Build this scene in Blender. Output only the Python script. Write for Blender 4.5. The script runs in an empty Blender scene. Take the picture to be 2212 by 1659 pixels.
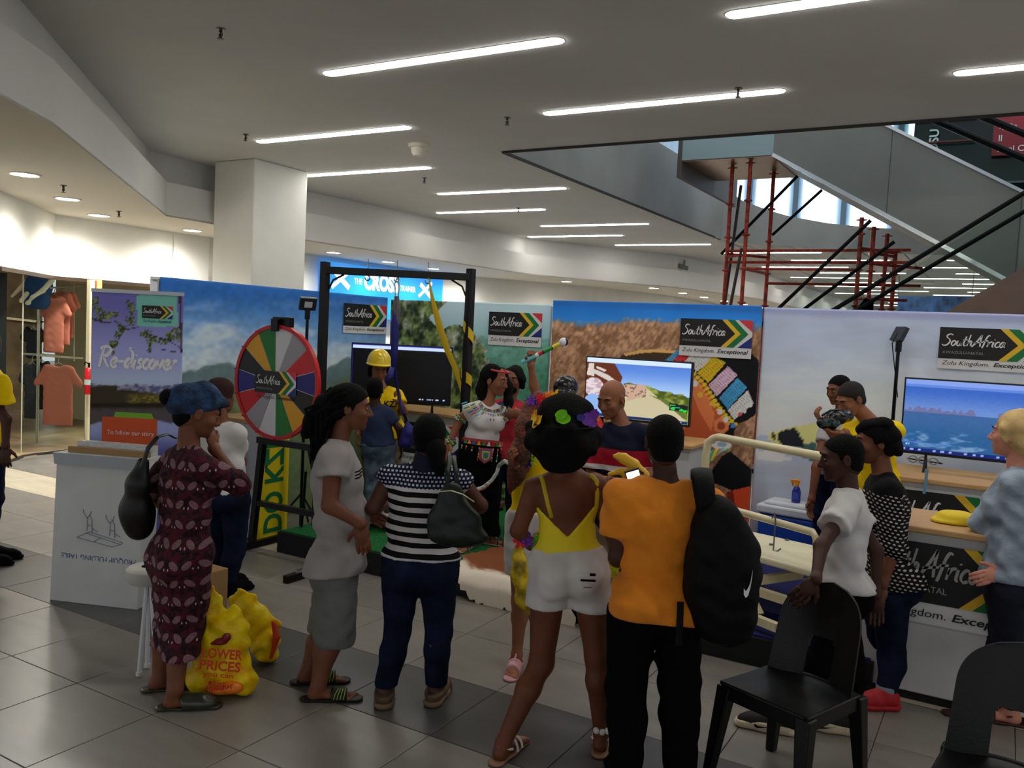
import bpy, bmesh, math, random
import numpy as np
from mathutils import Vector, Matrix
R_ = math.radians
SC = bpy.context.scene
COL = SC.collection
random.seed(7); np.random.seed(7)

# ---------------------------------------------------------------- camera
CAMF, YAW, PIT, ROL, CH = 1830.0, R_(30.2), R_(3.6), R_(-2.8), 1.92
def _cam():
    cy, sy = math.cos(YAW), math.sin(YAW)
    fwd = np.array([-sy*math.cos(PIT), cy*math.cos(PIT), -math.sin(PIT)])
    right = np.array([cy, sy, 0.0]); down = np.cross(fwd, right)
    c, s = math.cos(ROL), math.sin(ROL)
    return np.array([c*right+s*down, -s*right+c*down, fwd])
CM = _cam()
cd = bpy.data.cameras.new('camera'); cam = bpy.data.objects.new('camera', cd); COL.objects.link(cam)
cd.sensor_width = 36.0; cd.lens = 36.0*CAMF/2212.0; cd.clip_end = 200
mw = Matrix.Identity(4)
for i in range(3):
    mw[i][0] = CM[0][i]; mw[i][1] = -CM[1][i]; mw[i][2] = -CM[2][i]
mw[2][3] = CH
cam.matrix_world = mw
SC.camera = cam
# ---------------------------------------------------------------- world, light, exposure
SC.view_settings.view_transform = 'Standard'; SC.view_settings.look = 'None'
SC.view_settings.gamma = 1.0; SC.view_settings.use_curve_mapping = False
SC.view_settings.exposure = 1.6
SC.cycles.use_denoising = True
SC.cycles.max_bounces = 6; SC.cycles.sample_clamp_indirect = 4.0
w = bpy.data.worlds.new('mall_light'); SC.world = w; w.use_nodes = True
w.node_tree.nodes['Background'].inputs[0].default_value = (0.93, 0.96, 1.0, 1)
w.node_tree.nodes['Background'].inputs[1].default_value = 0.22
def area(name, loc, sx, sy, power, color=(1, 1, 1), rot=(0, 0, 0)):
    l = bpy.data.lights.new(name, 'AREA'); l.shape = 'RECTANGLE'; l.size = sx; l.size_y = sy
    l.energy = power; l.color = color
    o = bpy.data.objects.new(name, l); COL.objects.link(o); o.location = loc; o.rotation_euler = rot
    return o
# daylight falling through the glazed roof of the upper floor into the void
area('skylight_lamp', (-1.0, 14.0, 10.5), 8, 8, 160, (0.78, 0.9, 1.0))
# warm shop lighting behind the shop window
area('shop_lamp', (-12.6, 7.6, 3.0), 2.0, 2.6, 42, (1.0, 0.82, 0.55))

# ---------------------------------------------------------------- pixel <-> world helpers (used to read off positions)
def ray(x, y): return CM.T @ np.array([(x-1106)/CAMF, (y-829.5)/CAMF, 1.0])
def atd(x, y, d): return ray(x, y)*d + np.array([0, 0, CH])
def atz(x, y, z=0.0):
    v = ray(x, y); return v*((z-CH)/v[2]) + np.array([0, 0, CH])
def aty(x, y, Y): v = ray(x, y); return v*(Y/v[1]) + np.array([0, 0, CH])
def atx(x, y, X): v = ray(x, y); return v*(X/v[0]) + np.array([0, 0, CH])
def proj(P):
    P = np.asarray(P, float) - np.array([0, 0, CH]); c = P @ CM.T
    return c[..., 0]/c[..., 2]*CAMF+1106, c[..., 1]/c[..., 2]*CAMF+829.5
def depth_at(p): return float((np.asarray(p)-np.array([0, 0, CH])) @ CM[2])

# ---------------------------------------------------------------- materials
def lin(c):
    r = []
    for v in c[:3]:
        v = v/255.0; r.append(v/12.92 if v <= .04045 else ((v+.055)/1.055)**2.4)
    return (r[0], r[1], r[2], 1.0)
_mc = {}
def M(name, rgb, rough=.6, metal=0., bump=None, var=None, emit=0., trans=0., spec=.4, alpha=1.0, sheen=0., coat=0.):
    if name in _mc: return _mc[name]
    m = bpy.data.materials.new(name); m.use_nodes = True; nt = m.node_tree; N = nt.nodes; L = nt.links
    b = N['Principled BSDF']
    b.inputs['Base Color'].default_value = lin(rgb); b.inputs['Roughness'].default_value = rough
    b.inputs['Metallic'].default_value = metal; b.inputs['Specular IOR Level'].default_value = spec
    if trans: b.inputs['Transmission Weight'].default_value = trans
    if sheen: b.inputs['Sheen Weight'].default_value = sheen
    if coat: b.inputs['Coat Weight'].default_value = coat
    b.inputs['Alpha'].default_value = alpha
    if emit:
        b.inputs['Emission Color'].default_value = lin(rgb); b.inputs['Emission Strength'].default_value = emit
    if bump or var:
        tc = N.new('ShaderNodeTexCoord')
    if bump:
        n = N.new('ShaderNodeTexNoise'); n.inputs['Scale'].default_value = bump[0]; n.inputs['Detail'].default_value = 5
        L.new(tc.outputs['Object'], n.inputs['Vector'])
        bp = N.new('ShaderNodeBump'); bp.inputs['Strength'].default_value = bump[1]; bp.inputs['Distance'].default_value = bump[2] if len(bump) > 2 else .01
        L.new(n.outputs[0], bp.inputs['Height']); L.new(bp.outputs[0], b.inputs['Normal'])
    if var:
        n2 = N.new('ShaderNodeTexNoise'); n2.inputs['Scale'].default_value = var[0]; n2.inputs['Detail'].default_value = 4
        L.new(tc.outputs['Object'], n2.inputs['Vector'])
        rp = N.new('ShaderNodeValToRGB'); rp.color_ramp.elements[0].position = .35; rp.color_ramp.elements[1].position = .65
        k = var[1]; rp.color_ramp.elements[0].color = lin([max(0, c*(1-k)) for c in rgb]); rp.color_ramp.elements[1].color = lin([min(255, c*(1+k)) for c in rgb])
        L.new(n2.outputs[0], rp.inputs[0]); L.new(rp.outputs[0], b.inputs['Base Color'])
    _mc[name] = m; return m
def vcol_mat(name, rough=.7, emit=0., bump=None):
    if name in _mc: return _mc[name]
    m = bpy.data.materials.new(name); m.use_nodes = True; N = m.node_tree.nodes; L = m.node_tree.links
    b = N['Principled BSDF']; a = N.new('ShaderNodeVertexColor'); a.layer_name = 'Col'
    b.inputs['Roughness'].default_value = rough; b.inputs['Specular IOR Level'].default_value = .25
    L.new(a.outputs[0], b.inputs['Base Color'])
    if emit:
        b.inputs['Base Color'].default_value = (0, 0, 0, 1)
        L.remove(b.inputs['Base Color'].links[0])
        b.inputs['Base Color'].default_value = (0.01, 0.01, 0.01, 1)
        L.new(a.outputs[0], b.inputs['Emission Color']); b.inputs['Emission Strength'].default_value = emit
        b.inputs['Roughness'].default_value = .3
    if bump:
        tc = N.new('ShaderNodeTexCoord'); n = N.new('ShaderNodeTexNoise'); n.inputs['Scale'].default_value = bump[0]
        mp = N.new('ShaderNodeMapping'); mp.inputs['Scale'].default_value = bump[3]
        L.new(tc.outputs['Object'], mp.inputs[0]); L.new(mp.outputs[0], n.inputs['Vector'])
        bp = N.new('ShaderNodeBump'); bp.inputs['Strength'].default_value = bump[1]; bp.inputs['Distance'].default_value = bump[2]
        L.new(n.outputs[0], bp.inputs['Height']); L.new(bp.outputs[0], b.inputs['Normal'])
    _mc[name] = m; return m
def ramp_mat(name, build, rough=.75, sheen=0., bump=None):
    """material whose base colour is built by build(N, L, objcoord_socket) -> colour socket"""
    if name in _mc: return _mc[name]
    m = bpy.data.materials.new(name); m.use_nodes = True; N = m.node_tree.nodes; L = m.node_tree.links
    b = N['Principled BSDF']; b.inputs['Roughness'].default_value = rough; b.inputs['Specular IOR Level'].default_value = .2
    tc = N.new('ShaderNodeTexCoord')
    L.new(build(N, L, tc.outputs['Object']), b.inputs['Base Color'])
    if bump:
        n = N.new('ShaderNodeTexNoise'); n.inputs['Scale'].default_value = bump[0]; n.inputs['Detail'].default_value = 4
        L.new(tc.outputs['Object'], n.inputs['Vector'])
        bp = N.new('ShaderNodeBump'); bp.inputs['Strength'].default_value = bump[1]; bp.inputs['Distance'].default_value = .01
        L.new(n.outputs[0], bp.inputs['Height']); L.new(bp.outputs[0], b.inputs['Normal'])
    _mc[name] = m; return m
def cramp(N, L, fac, stops, const=False):
    r = N.new('ShaderNodeValToRGB'); r.color_ramp.interpolation = 'CONSTANT' if const else 'LINEAR'
    e = r.color_ramp.elements
    while len(e) < len(stops): e.new(1.0)
    for i, (p, c) in enumerate(stops): e[i].position = p; e[i].color = lin(c)
    L.new(fac, r.inputs[0]); return r.outputs[0]
def mth(N, L, op, a, b=None):
    n = N.new('ShaderNodeMath'); n.operation = op
    for i, v in enumerate((a, b)):
        if v is None: continue
        if isinstance(v, (int, float)): n.inputs[i].default_value = v
        else: L.new(v, n.inputs[i])
    return n.outputs[0]

# ---------------------------------------------------------------- objects
def tag(o, label=None, cat=None, group=None, kind=None):
    if label: o['label'] = label
    if cat: o['category'] = cat
    if group: o['group'] = group
    if kind: o['kind'] = kind
    return o
def empty(name, loc, label=None, cat=None, group=None, kind=None):
    o = bpy.data.objects.new(name, None); COL.objects.link(o); o.location = [float(v) for v in loc]; o.empty_display_size = .1
    return tag(o, label, cat, group, kind)
def worldloc(o):
    v = Vector(o.location)
    while o.parent: o = o.parent; v += Vector(o.location)
    return np.array(v)
def copy_tree(o, parent=None, loc=None, rz=None):
    c = o.copy(); COL.objects.link(c); c.parent = parent
    if loc is not None: c.location = [float(v) for v in loc]
    if rz is not None: c.rotation_euler = (0, 0, rz)
    for ch in o.children: copy_tree(ch, c)
    return c
def unit(v): v = np.asarray(v, float); return v/(np.linalg.norm(v)+1e-12)
def frame_of(d, hint=(0, 0, 1)):
    d = unit(d); h = np.asarray(hint, float)
    if abs(d @ h) > .98: h = np.array([1., 0, 0])
    a = unit(np.cross(h, d)); b = np.cross(d, a); return a, b, d
class MB:
    def __init__(s): s.v = []; s.f = []; s.m = []; s.mi = 0
    def add(s, vs, fs):
        n = len(s.v); s.v += [tuple(map(float, p)) for p in vs]; s.f += [tuple(i+n for i in f) for f in fs]; s.m += [s.mi]*len(fs); return s
    def box(s, lo, hi):
        x0, y0, z0 = lo; x1, y1, z1 = hi
        return s.hexa([(x0, y0, z0), (x1, y0, z0), (x1, y1, z0), (x0, y1, z0)], [(x0, y0, z1), (x1, y0, z1), (x1, y1, z1), (x0, y1, z1)])
    def hexa(s, b, t):
        n = len(b); fs = [tuple(range(n))[::-1], tuple(range(n, 2*n))] + [(i, (i+1) % n, n+(i+1) % n, n+i) for i in range(n)]
        return s.add(list(b)+list(t), fs)
    def obox(s, c, ax, ay, az, hx, hy, hz):
        c = np.asarray(c, float); ax, ay, az = unit(ax)*hx, unit(ay)*hy, unit(az)*hz
        b = [c-ax-ay-az, c+ax-ay-az, c+ax+ay-az, c-ax+ay-az]; t = [p+2*az for p in b]
        return s.hexa(b, t)
    def bar(s, a, b, w, h=None, up=(0, 0, 1)):
        a = np.asarray(a, float); b = np.asarray(b, float); h = h or w
        x, y, d = frame_of(b-a, up)
        return s.obox((a+b)/2, x, y, d, w/2, h/2, np.linalg.norm(b-a)/2)
    def tube(s, pts, r, seg=10, cap=True, flat=1.0, up=(0, 0, 1)):
        pts = [np.asarray(p, float) for p in pts]; n = len(pts)
        if not hasattr(r, '__len__'): r = [r]*n
        vs = []; pa = None
        for i, p in enumerate(pts):
            t = unit(pts[min(i+1, n-1)]-pts[max(i-1, 0)])
            if pa is None: a, b, _ = frame_of(t, up)
            else:
                a = unit(pa-t*(pa @ t)); b = np.cross(t, a)
            pa = a
            for k in range(seg):
                an = 2*math.pi*k/seg; vs.append(p+a*math.cos(an)*r[i]+b*math.sin(an)*r[i]*flat)
        fs = [(i*seg+k, i*seg+(k+1) % seg, (i+1)*seg+(k+1) % seg, (i+1)*seg+k) for i in range(n-1) for k in range(seg)]
        if cap: fs += [tuple(range(seg))[::-1], tuple(range((n-1)*seg, n*seg))]
        return s.add(vs, fs)
    def lathe(s, c, prof, seg=20, ax=(0, 0, 1)):
        c = np.asarray(c, float); a, b, d = frame_of(ax)
        vs = []; n = len(prof)
        for r, z in prof:
            for k in range(seg):
                an = 2*math.pi*k/seg; vs.append(c+a*math.cos(an)*r+b*math.sin(an)*r+d*z)
        fs = [(i*seg+k, i*seg+(k+1) % seg, (i+1)*seg+(k+1) % seg, (i+1)*seg+k) for i in range(n-1) for k in range(seg)]
        if prof[0][0] < .005: fs.append(tuple(range(seg))[::-1])
        if prof[-1][0] < .005: fs.append(tuple(range((n-1)*seg, n*seg)))
        return s.add(vs, fs)
    def ball(s, c, r, seg=12, rings=8):
        rr = r if hasattr(r, '__len__') else (r, r, r); vs = []; c = np.asarray(c, float)
        for i in range(rings+1):
            th = math.pi*i/rings
            for k in range(seg):
                an = 2*math.pi*k/seg
                vs.append(c+np.array([rr[0]*math.sin(th)*math.cos(an), rr[1]*math.sin(th)*math.sin(an), rr[2]*math.cos(th)]))
        fs = [(i*seg+k, (i+1)*seg+k, (i+1)*seg+(k+1) % seg, i*seg+(k+1) % seg) for i in range(rings) for k in range(seg)]
        return s.add(vs, fs)
    def poly(s, pts, off):
        off = np.asarray(off, float); pts = [np.asarray(p, float) for p in pts]
        return s.hexa(pts, [p+off for p in pts])
    def quad(s, pts): return s.add(pts, [tuple(range(len(pts)))])
    def build(s, name, mats, parent=None, smooth=False, label=None, cat=None, group=None, kind=None, origin=None, bevel=0):
        if not isinstance(mats, (list, tuple)): mats = [mats]
        org = worldloc(parent) if parent else (np.asarray(origin, float) if origin is not None else np.zeros(3))
        me = bpy.data.meshes.new(name)
        vs = np.array(s.v)-org
        me.from_pydata(vs.tolist(), [], s.f)
        for m in mats: me.materials.append(m)
        if len(mats) > 1: me.polygons.foreach_set('material_index', s.m)
        bm = bmesh.new(); bm.from_mesh(me); bmesh.ops.remove_doubles(bm, verts=bm.verts, dist=1e-5) if smooth else None
        bmesh.ops.recalc_face_normals(bm, faces=bm.faces)
        bm.to_mesh(me); bm.free()
        if smooth: me.polygons.foreach_set('use_smooth', [True]*len(me.polygons))
        if smooth == 'auto': me.set_sharp_from_angle(angle=R_(40))
        me.update()
        o = bpy.data.objects.new(name, me); COL.objects.link(o)
        if parent: o.parent = parent
        elif origin is not None: o.location = [float(v) for v in origin]
        if bevel:
            b = o.modifiers.new('bevel', 'BEVEL'); b.width = bevel; b.segments = 2; b.limit_method = 'ANGLE'
        return tag(o, label, cat, group, kind)
def rawmesh(name, V, Fq, mat, parent=None, origin=None, smooth=True, col=None, label=None, cat=None, group=None, kind=None):
    org = worldloc(parent) if parent else (np.asarray(origin, float) if origin is not None else np.zeros(3))
    V = np.asarray(V, float)-org; Fq = np.asarray(Fq, np.int32)
    me = bpy.data.meshes.new(name); n = Fq.shape[1]
    me.vertices.add(len(V)); me.vertices.foreach_set('co', V.ravel().astype(np.float32))
    me.loops.add(Fq.size); me.loops.foreach_set('vertex_index', Fq.ravel())
    me.polygons.add(len(Fq)); me.polygons.foreach_set('loop_start', np.arange(0, Fq.size, n, dtype=np.int32))
    me.polygons.foreach_set('use_smooth', np.full(len(Fq), bool(smooth)))
    me.update(calc_edges=True)
    if mat: me.materials.append(mat)
    if col is not None:
        a = me.color_attributes.new('Col', 'FLOAT_COLOR', 'POINT')
        c = np.ones((len(V), 4), np.float32); c[:, :3] = col; a.data.foreach_set('color', c.ravel())
    o = bpy.data.objects.new(name, me); COL.objects.link(o)
    if parent: o.parent = parent
    elif origin is not None: o.location = [float(v) for v in origin]
    return tag(o, label, cat, group, kind)

# ---------------------------------------------------------------- lettering
_tc = {}
def text_geo(txt, bold=0.0, shear=0.0, spacing=1.0):
    k = (txt, bold, shear, spacing)
    if k in _tc: return _tc[k]
    cu = bpy.data.curves.new('t', 'FONT'); cu.body = txt; cu.size = 1; cu.offset = bold; cu.shear = shear; cu.space_character = spacing
    cu.resolution_u = 3
    o = bpy.data.objects.new('t', cu); COL.objects.link(o); bpy.context.view_layer.update()
    dg = bpy.context.evaluated_depsgraph_get(); me = bpy.data.meshes.new_from_object(o.evaluated_get(dg))
    V = np.array([v.co[:] for v in me.vertices]); Fs = [tuple(p.vertices) for p in me.polygons]
    bpy.data.objects.remove(o); bpy.data.curves.remove(cu); bpy.data.meshes.remove(me)
    mn = V[:, :2].min(0); mx = V[:, :2].max(0); V[:, :2] -= mn
    _tc[k] = (V, Fs, mx-mn); return _tc[k]
def put_text(mb, txt, org, ux, uz, height=None, width=None, bold=0.0, shear=0.0, spacing=1.0):
    """text with its lower-left corner at org; ux/uz unit directions of writing"""
    V, Fs, (w_, h_) = text_geo(txt, bold, shear, spacing)
    sy = (height/h_) if height else width/w_; sx = (width/w_) if width else sy
    org = np.asarray(org, float); ux = np.asarray(ux, float); uz = np.asarray(uz, float)
    P = org+V[:, :1]*sx*ux+V[:, 1:2]*sy*uz
    mb.add(P.tolist(), Fs); return w_*sx
GL = {
 'S': (.62, [[(.62, .92), (.42, 1.02), (.2, .92), (.2, .72), (.42, .55), (.5, .35), (.36, .08), (.12, -.02), (-.06, .1)]]),
 'o': (.42, [[(.26, .46), (.08, .36), (.04, .14), (.16, .0), (.3, .1), (.34, .32), (.24, .46)]]),
 'u': (.44, [[(.05, .45), (.03, .15), (.12, .01), (.25, .08), (.34, .45)], [(.34, .45), (.32, .1), (.42, .02)]]),
 't': (.34, [[(.18, .85), (.1, .3), (.13, .05), (.28, .04)], [(-.02, .52), (.32, .56)]]),
 'h': (.46, [[(.12, 1.0), (.04, .0)], [(.05, .2), (.2, .44), (.32, .4), (.3, .1), (.42, .02)]]),
 'A': (.72, [[(-.05, -.05), (.2, .35), (.5, 1.05)], [(.5, 1.05), (.5, .5), (.56, .0)], [(.05, .3), (.7, .42)]]),
 'f': (.34, [[(.42, .95), (.28, 1.0), (.16, .75), (.08, .2), (.02, -.12)], [(-.02, .48), (.34, .54)]]),
 'r': (.34, [[(.06, .45), (.03, .0)], [(.05, .2), (.16, .42), (.34, .46)]]),
 'i': (.2, [[(.08, .44), (.06, .05), (.16, .02)], [(.12, .62), (.13, .68)]]),
 'c': (.36, [[(.34, .42), (.2, .46), (.06, .3), (.06, .1), (.18, .0), (.34, .06)]]),
 'a': (.46, [[(.34, .4), (.2, .46), (.05, .28), (.06, .06), (.2, .03), (.34, .4)], [(.36, .44), (.33, .1), (.46, .02)]]),
 'R': (.66, [[(.16, .95), (.06, -.02)], [(-.04, .9), (.3, 1.04), (.56, .88), (.4, .6), (.14, .5)], [(.24, .5), (.4, .2), (.6, -.02)]]),
 'e': (.38, [[(.06, .22), (.26, .28), (.32, .42), (.2, .48), (.06, .3), (.07, .08), (.2, .0), (.36, .1)]]),
 '-': (.4, [[(.04, .3), (.34, .32)]]),
 'd': (.46, [[(.34, .38), (.2, .46), (.05, .28), (.07, .06), (.2, .03), (.33, .25)], [(.26, 1.0), (.1, .95)], [(.1, .95), (.34, .8), (.4, .45), (.32, .02)]]),
 's': (.34, [[(.32, .44), (.16, .44), (.12, .3), (.26, .18), (.22, .03), (.02, .0)]]),
 'v': (.4, [[(.02, .45), (.12, .02)], [(.12, .02), (.24, .2), (.38, .5)]]),
 'L': (.5, [[(.2, 1.), (.08, .05)], [(.08, .05), (.45, .08)]]), 'w': (.6, [[(.02, .45), (.1, .02), (.28, .4), (.36, .02), (.56, .5)]]),
 'y': (.42, [[(.04, .45), (.1, .12), (.24, .08), (.36, .45)], [(.36, .45), (.24, -.2), (.0, -.3)]]),
 'l': (.2, [[(.12, 1.0), (.05, .05), (.16, .02)]]), ' ': (.25, []), 'K': (.6, [[(.1, 1.), (.04, 0)], [(.5, .95), (.1, .4), (.55, 0)]]),
}
def put_script(mb, txt, org, ux, uz, height, width=None, pen=.075, slant=.18):
    tot = sum(GL[c][0] for c in txt)*1.0; sx = height if not width else width/tot; sy = height
    org = np.asarray(org, float); ux = np.asarray(ux, float); uz = np.asarray(uz, float); x0 = 0
    for ch in txt:
        wd, st = GL[ch]
        for s_ in st:
            # smooth polyline
            P = np.array(s_, float)
            if len(P) > 2:
                Q = []
                for i in range(len(P)-1):
                    p0, p1, p2, p3 = P[max(i-1, 0)], P[i], P[i+1], P[min(i+2, len(P)-1)]
                    for t in (0, .33, .66):
                        Q.append(.5*((2*p1)+(-p0+p2)*t+(2*p0-5*p1+4*p2-p3)*t*t+(-p0+3*p1-3*p2+p3)*t**3))
                Q.append(P[-1]); P = np.array(Q)
            V = []; n = len(P)
            for i in range(n):
                t = P[min(i+1, n-1)]-P[max(i-1, 0)]; t = t/(np.linalg.norm(t)+1e-9); nn = np.array([-t[1], t[0]])
                wv = pen*(.55+.6*abs(nn @ np.array([.8, -.6])))*(.8 if i in (0, n-1) else 1.0)
                for sg in (-1, 1):
                    q = P[i]+nn*wv*sg*.7
                    V.append(org+ux*((x0+q[0]+slant*q[1])*sx)+uz*(q[1]*sy))
            mb.add(V, [(2*i, 2*i+2, 2*i+3, 2*i+1) for i in range(n-1)])
        x0 += wd

# ---------------------------------------------------------------- implicit modelling (rounded bodies and cloth)
class SDF:
    def __init__(s, h=.01): s.h = h; s.p = []; s.cuts = []; s.wr = 0.; s.fn = None; s.seed = 0.; s.fold = 0.
    def cap(s, a, b, ra, rb=None, k=.03, n=None, fl=1.0, clip=None):
        s.p.append(('c', np.asarray(a, float), np.asarray(b, float), ra, ra if rb is None else rb, k, None if n is None else unit(n), fl, clip)); return s
    def ell(s, c, r, ax=None, k=.03, sub=False):
        s.p.append(('e', np.asarray(c, float), np.asarray(r, float), np.eye(3) if ax is None else np.array([unit(a) for a in ax]), k, sub)); return s
    def chain(s, pts, rs, k=.02, **kw):
        for i in range(len(pts)-1): s.cap(pts[i], pts[i+1], rs[i], rs[i+1], k=k, **kw)
        return s
    def cut(s, p, n): s.cuts.append((np.asarray(p, float), unit(n))); return s     # keep side n
    def mesh(s):
        h = s.h; lo = np.full(3, 1e9); hi = -lo
        for q in s.p:
            if q[0] == 'c':
                r = max(q[3], q[4]); a = np.minimum(q[1], q[2])-r; b = np.maximum(q[1], q[2])+r
            else:
                if q[5]: continue
                r = np.abs(q[3].T) @ q[2]; a = q[1]-r; b = q[1]+r
            lo = np.minimum(lo, a); hi = np.maximum(hi, b)
        lo = lo-4*h; dim = np.ceil((hi-lo)/h).astype(int)+5
        Fd = np.full(dim, 1.0, np.float32)
        for q in s.p:
            if q[0] == 'c':
                k = q[5]; r = max(q[3], q[4])+k+2*h; a = np.minimum(q[1], q[2])-r; b = np.maximum(q[1], q[2])+r
            else:
                k = q[4]; r = np.abs(q[3].T) @ q[2]+k+2*h; a = q[1]-r; b = q[1]+r
            i0 = np.maximum(((a-lo)/h).astype(int), 0); i1 = np.minimum(((b-lo)/h).astype(int)+2, dim)
            if (i1 <= i0).any(): continue
            X = (lo[0]+h*np.arange(i0[0], i1[0]))[:, None, None]; Y = (lo[1]+h*np.arange(i0[1], i1[1]))[None, :, None]; Z = (lo[2]+h*np.arange(i0[2], i1[2]))[None, None, :]
            if q[0] == 'c':
                _, A, B, ra, rb, k, n, fl, clip = q; ba = B-A; L2 = ba @ ba+1e-12
                px, py, pz = X-A[0], Y-A[1], Z-A[2]
                t = np.clip((px*ba[0]+py*ba[1]+pz*ba[2])/L2, 0, 1)
                dx, dy, dz = px-t*ba[0], py-t*ba[1], pz-t*ba[2]
                d2 = dx*dx+dy*dy+dz*dz
                if n is not None:
                    dn = dx*n[0]+dy*n[1]+dz*n[2]; d2 = d2+dn*dn*(1/fl**2-1)
                d = np.sqrt(d2)-(ra+(rb-ra)*t)
                if n is not None: d = d*min(1, fl*1.3)
                if clip is not None:
                    for cp, cn in clip: d = np.maximum(d, -((X-cp[0])*cn[0]+(Y-cp[1])*cn[1]+(Z-cp[2])*cn[2]))
            else:
                _, C, rr, ax, k, sub = q
                px, py, pz = X-C[0], Y-C[1], Z-C[2]
                k0 = 0; k1 = 0
                for j in range(3):
                    u = px*ax[j][0]+py*ax[j][1]+pz*ax[j][2]; k0 = k0+(u/rr[j])**2; k1 = k1+(u/rr[j]**2)**2
                k0 = np.sqrt(k0); k1 = np.sqrt(k1)+1e-9; d = k0*(k0-1)/k1
            sl = (slice(i0[0], i1[0]), slice(i0[1], i1[1]), slice(i0[2], i1[2])); f = Fd[sl]
            if q[0] == 'e' and q[5]:
                d = -d; hh = np.clip(.5-.5*(d-f)/k, 0, 1); Fd[sl] = d+(f-d)*hh+k*hh*(1-hh); continue
            hh = np.clip(.5+.5*(d-f)/k, 0, 1)
            Fd[sl] = d+(f-d)*hh-k*hh*(1-hh)
        gx = (lo[0]+h*np.arange(dim[0]))[:, None, None]; gy = (lo[1]+h*np.arange(dim[1]))[None, :, None]; gz = (lo[2]+h*np.arange(dim[2]))[None, None, :]
        if s.wr:
            q = s.seed; F1 = 1.0
            Fd = Fd+s.wr*(np.sin(gx*23+gz*31+q+1.5*np.sin(gy*17+gz*9))*np.sin(gy*27-gz*22+2*q+np.sin(gx*19))+.6*np.sin(gz*62+gx*25-gy*20+q)*np.sin(gx*31+gy*26+q))
        if s.fold:
            q = s.seed*1.7; Fd = Fd+s.fold*np.sin(gz*64+4*np.sin(gx*7+q)+4*np.sin(gy*8-q)+3*np.sin(gx*13+gy*11))*(.55+.45*np.sin(gx*6+gz*5+q))
        for p, n in s.cuts:
            Fd = np.maximum(Fd, -((gx-p[0])*n[0]+(gy-p[1])*n[1]+(gz-p[2])*n[2]))
        if s.fn is not None: Fd = np.maximum(Fd, s.fn(gx, gy, gz))
        Fd[0] = Fd[-1] = 1; Fd[:, 0] = Fd[:, -1] = 1; Fd[:, :, 0] = Fd[:, :, -1] = 1
        return nets(Fd, lo, h)
def nets(Fd, lo, h):
    I = Fd < 0
    c = np.zeros(tuple(n-1 for n in Fd.shape), np.int8); offs = [(i, j, k) for i in (0, 1) for j in (0, 1) for k in (0, 1)]
    for i, j, k in offs: c += I[i:I.shape[0]-1+i, j:I.shape[1]-1+j, k:I.shape[2]-1+k]
    mix = (c > 0) & (c < 8); cells = np.argwhere(mix); idx = np.full(c.shape, -1, np.int32); idx[mix] = np.arange(len(cells))
    vals = np.stack([Fd[cells[:, 0]+i, cells[:, 1]+j, cells[:, 2]+k] for i, j, k in offs], 1)
    O = np.array(offs, float); acc = np.zeros((len(cells), 3)); cnt = np.zeros(len(cells))
    for a in range(8):
        for b in range(a+1, 8):
            if np.abs(O[a]-O[b]).sum() != 1: continue
            va, vb = vals[:, a], vals[:, b]; m = (va < 0) != (vb < 0)
            t = np.where(m, va/(va-vb+1e-12), 0)[:, None]
            acc += np.where(m[:, None], O[a]+t*(O[b]-O[a]), 0); cnt += m
    V = lo+h*(cells+acc/np.maximum(cnt, 1)[:, None])
    Q = []
    for ax in range(3):
        A = I[tuple(slice(0, -1) if d == ax else slice(None) for d in range(3))]; B = I[tuple(slice(1, None) if d == ax else slice(None) for d in range(3))]
        E = np.argwhere(A != B); fl = A[tuple(E.T)]
        u, v = [(1, 2), (2, 0), (0, 1)][ax]
        ok = (E[:, u] > 0) & (E[:, v] > 0) & (E[:, u] < c.shape[u]) & (E[:, v] < c.shape[v]); E = E[ok]; fl = fl[ok]
        def at(du, dv):
            e = E.copy(); e[:, u] += du; e[:, v] += dv; return idx[tuple(e.T)]
        q = np.stack([at(-1, -1), at(0, -1), at(0, 0), at(-1, 0)], 1)
        q[~fl] = q[~fl][:, ::-1]; Q.append(q)
    return V, np.concatenate(Q)
def sdf_obj(s, name, mat, parent=None, **kw):
    V, Q = s.mesh(); return rawmesh(name, V, Q, mat, parent, **kw)
# ================================================================ THE MALL
WHITE = M('white_paint', (222, 221, 214), .85, var=(1.5, .02))
CEIL = M('ceiling_paint', (204, 203, 199), .9, var=(.7, .02))
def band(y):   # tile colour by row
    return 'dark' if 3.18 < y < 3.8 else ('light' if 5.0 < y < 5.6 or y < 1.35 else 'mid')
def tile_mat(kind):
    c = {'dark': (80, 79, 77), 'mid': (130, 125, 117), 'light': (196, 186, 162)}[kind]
    def b(N, L, o):
        n = N.new('ShaderNodeTexNoise'); n.inputs['Scale'].default_value = 3.0; n.inputs['Detail'].default_value = 8
        mp = N.new('ShaderNodeMapping'); mp.inputs['Scale'].default_value = (.6, 2.2, 1); L.new(o, mp.inputs[0])
        oi = N.new('ShaderNodeObjectInfo'); ad = N.new('ShaderNodeVectorMath'); ad.operation = 'ADD'
        L.new(mp.outputs[0], ad.inputs[0]); L.new(oi.outputs['Location'], ad.inputs[1]); L.new(ad.outputs[0], n.inputs['Vector'])
        return cramp(N, L, n.outputs[0], [(.3, [v*.93 for v in c]), (.7, [v*1.06 for v in c])])
    m = ramp_mat('porcelain_'+kind, b, .32); m.node_tree.nodes['Principled BSDF'].inputs['Specular IOR Level'].default_value = .45
    return m
GROUT = M('grout', (70, 66, 60), .9)
fl = MB().box((-30, -6, -.06), (10, 50, -.006)).build('floor', GROUT, kind='structure')
TX0, TY0, TP, TQ = -2.815, 2.588, .5975, .6105
tmesh = {}
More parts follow.
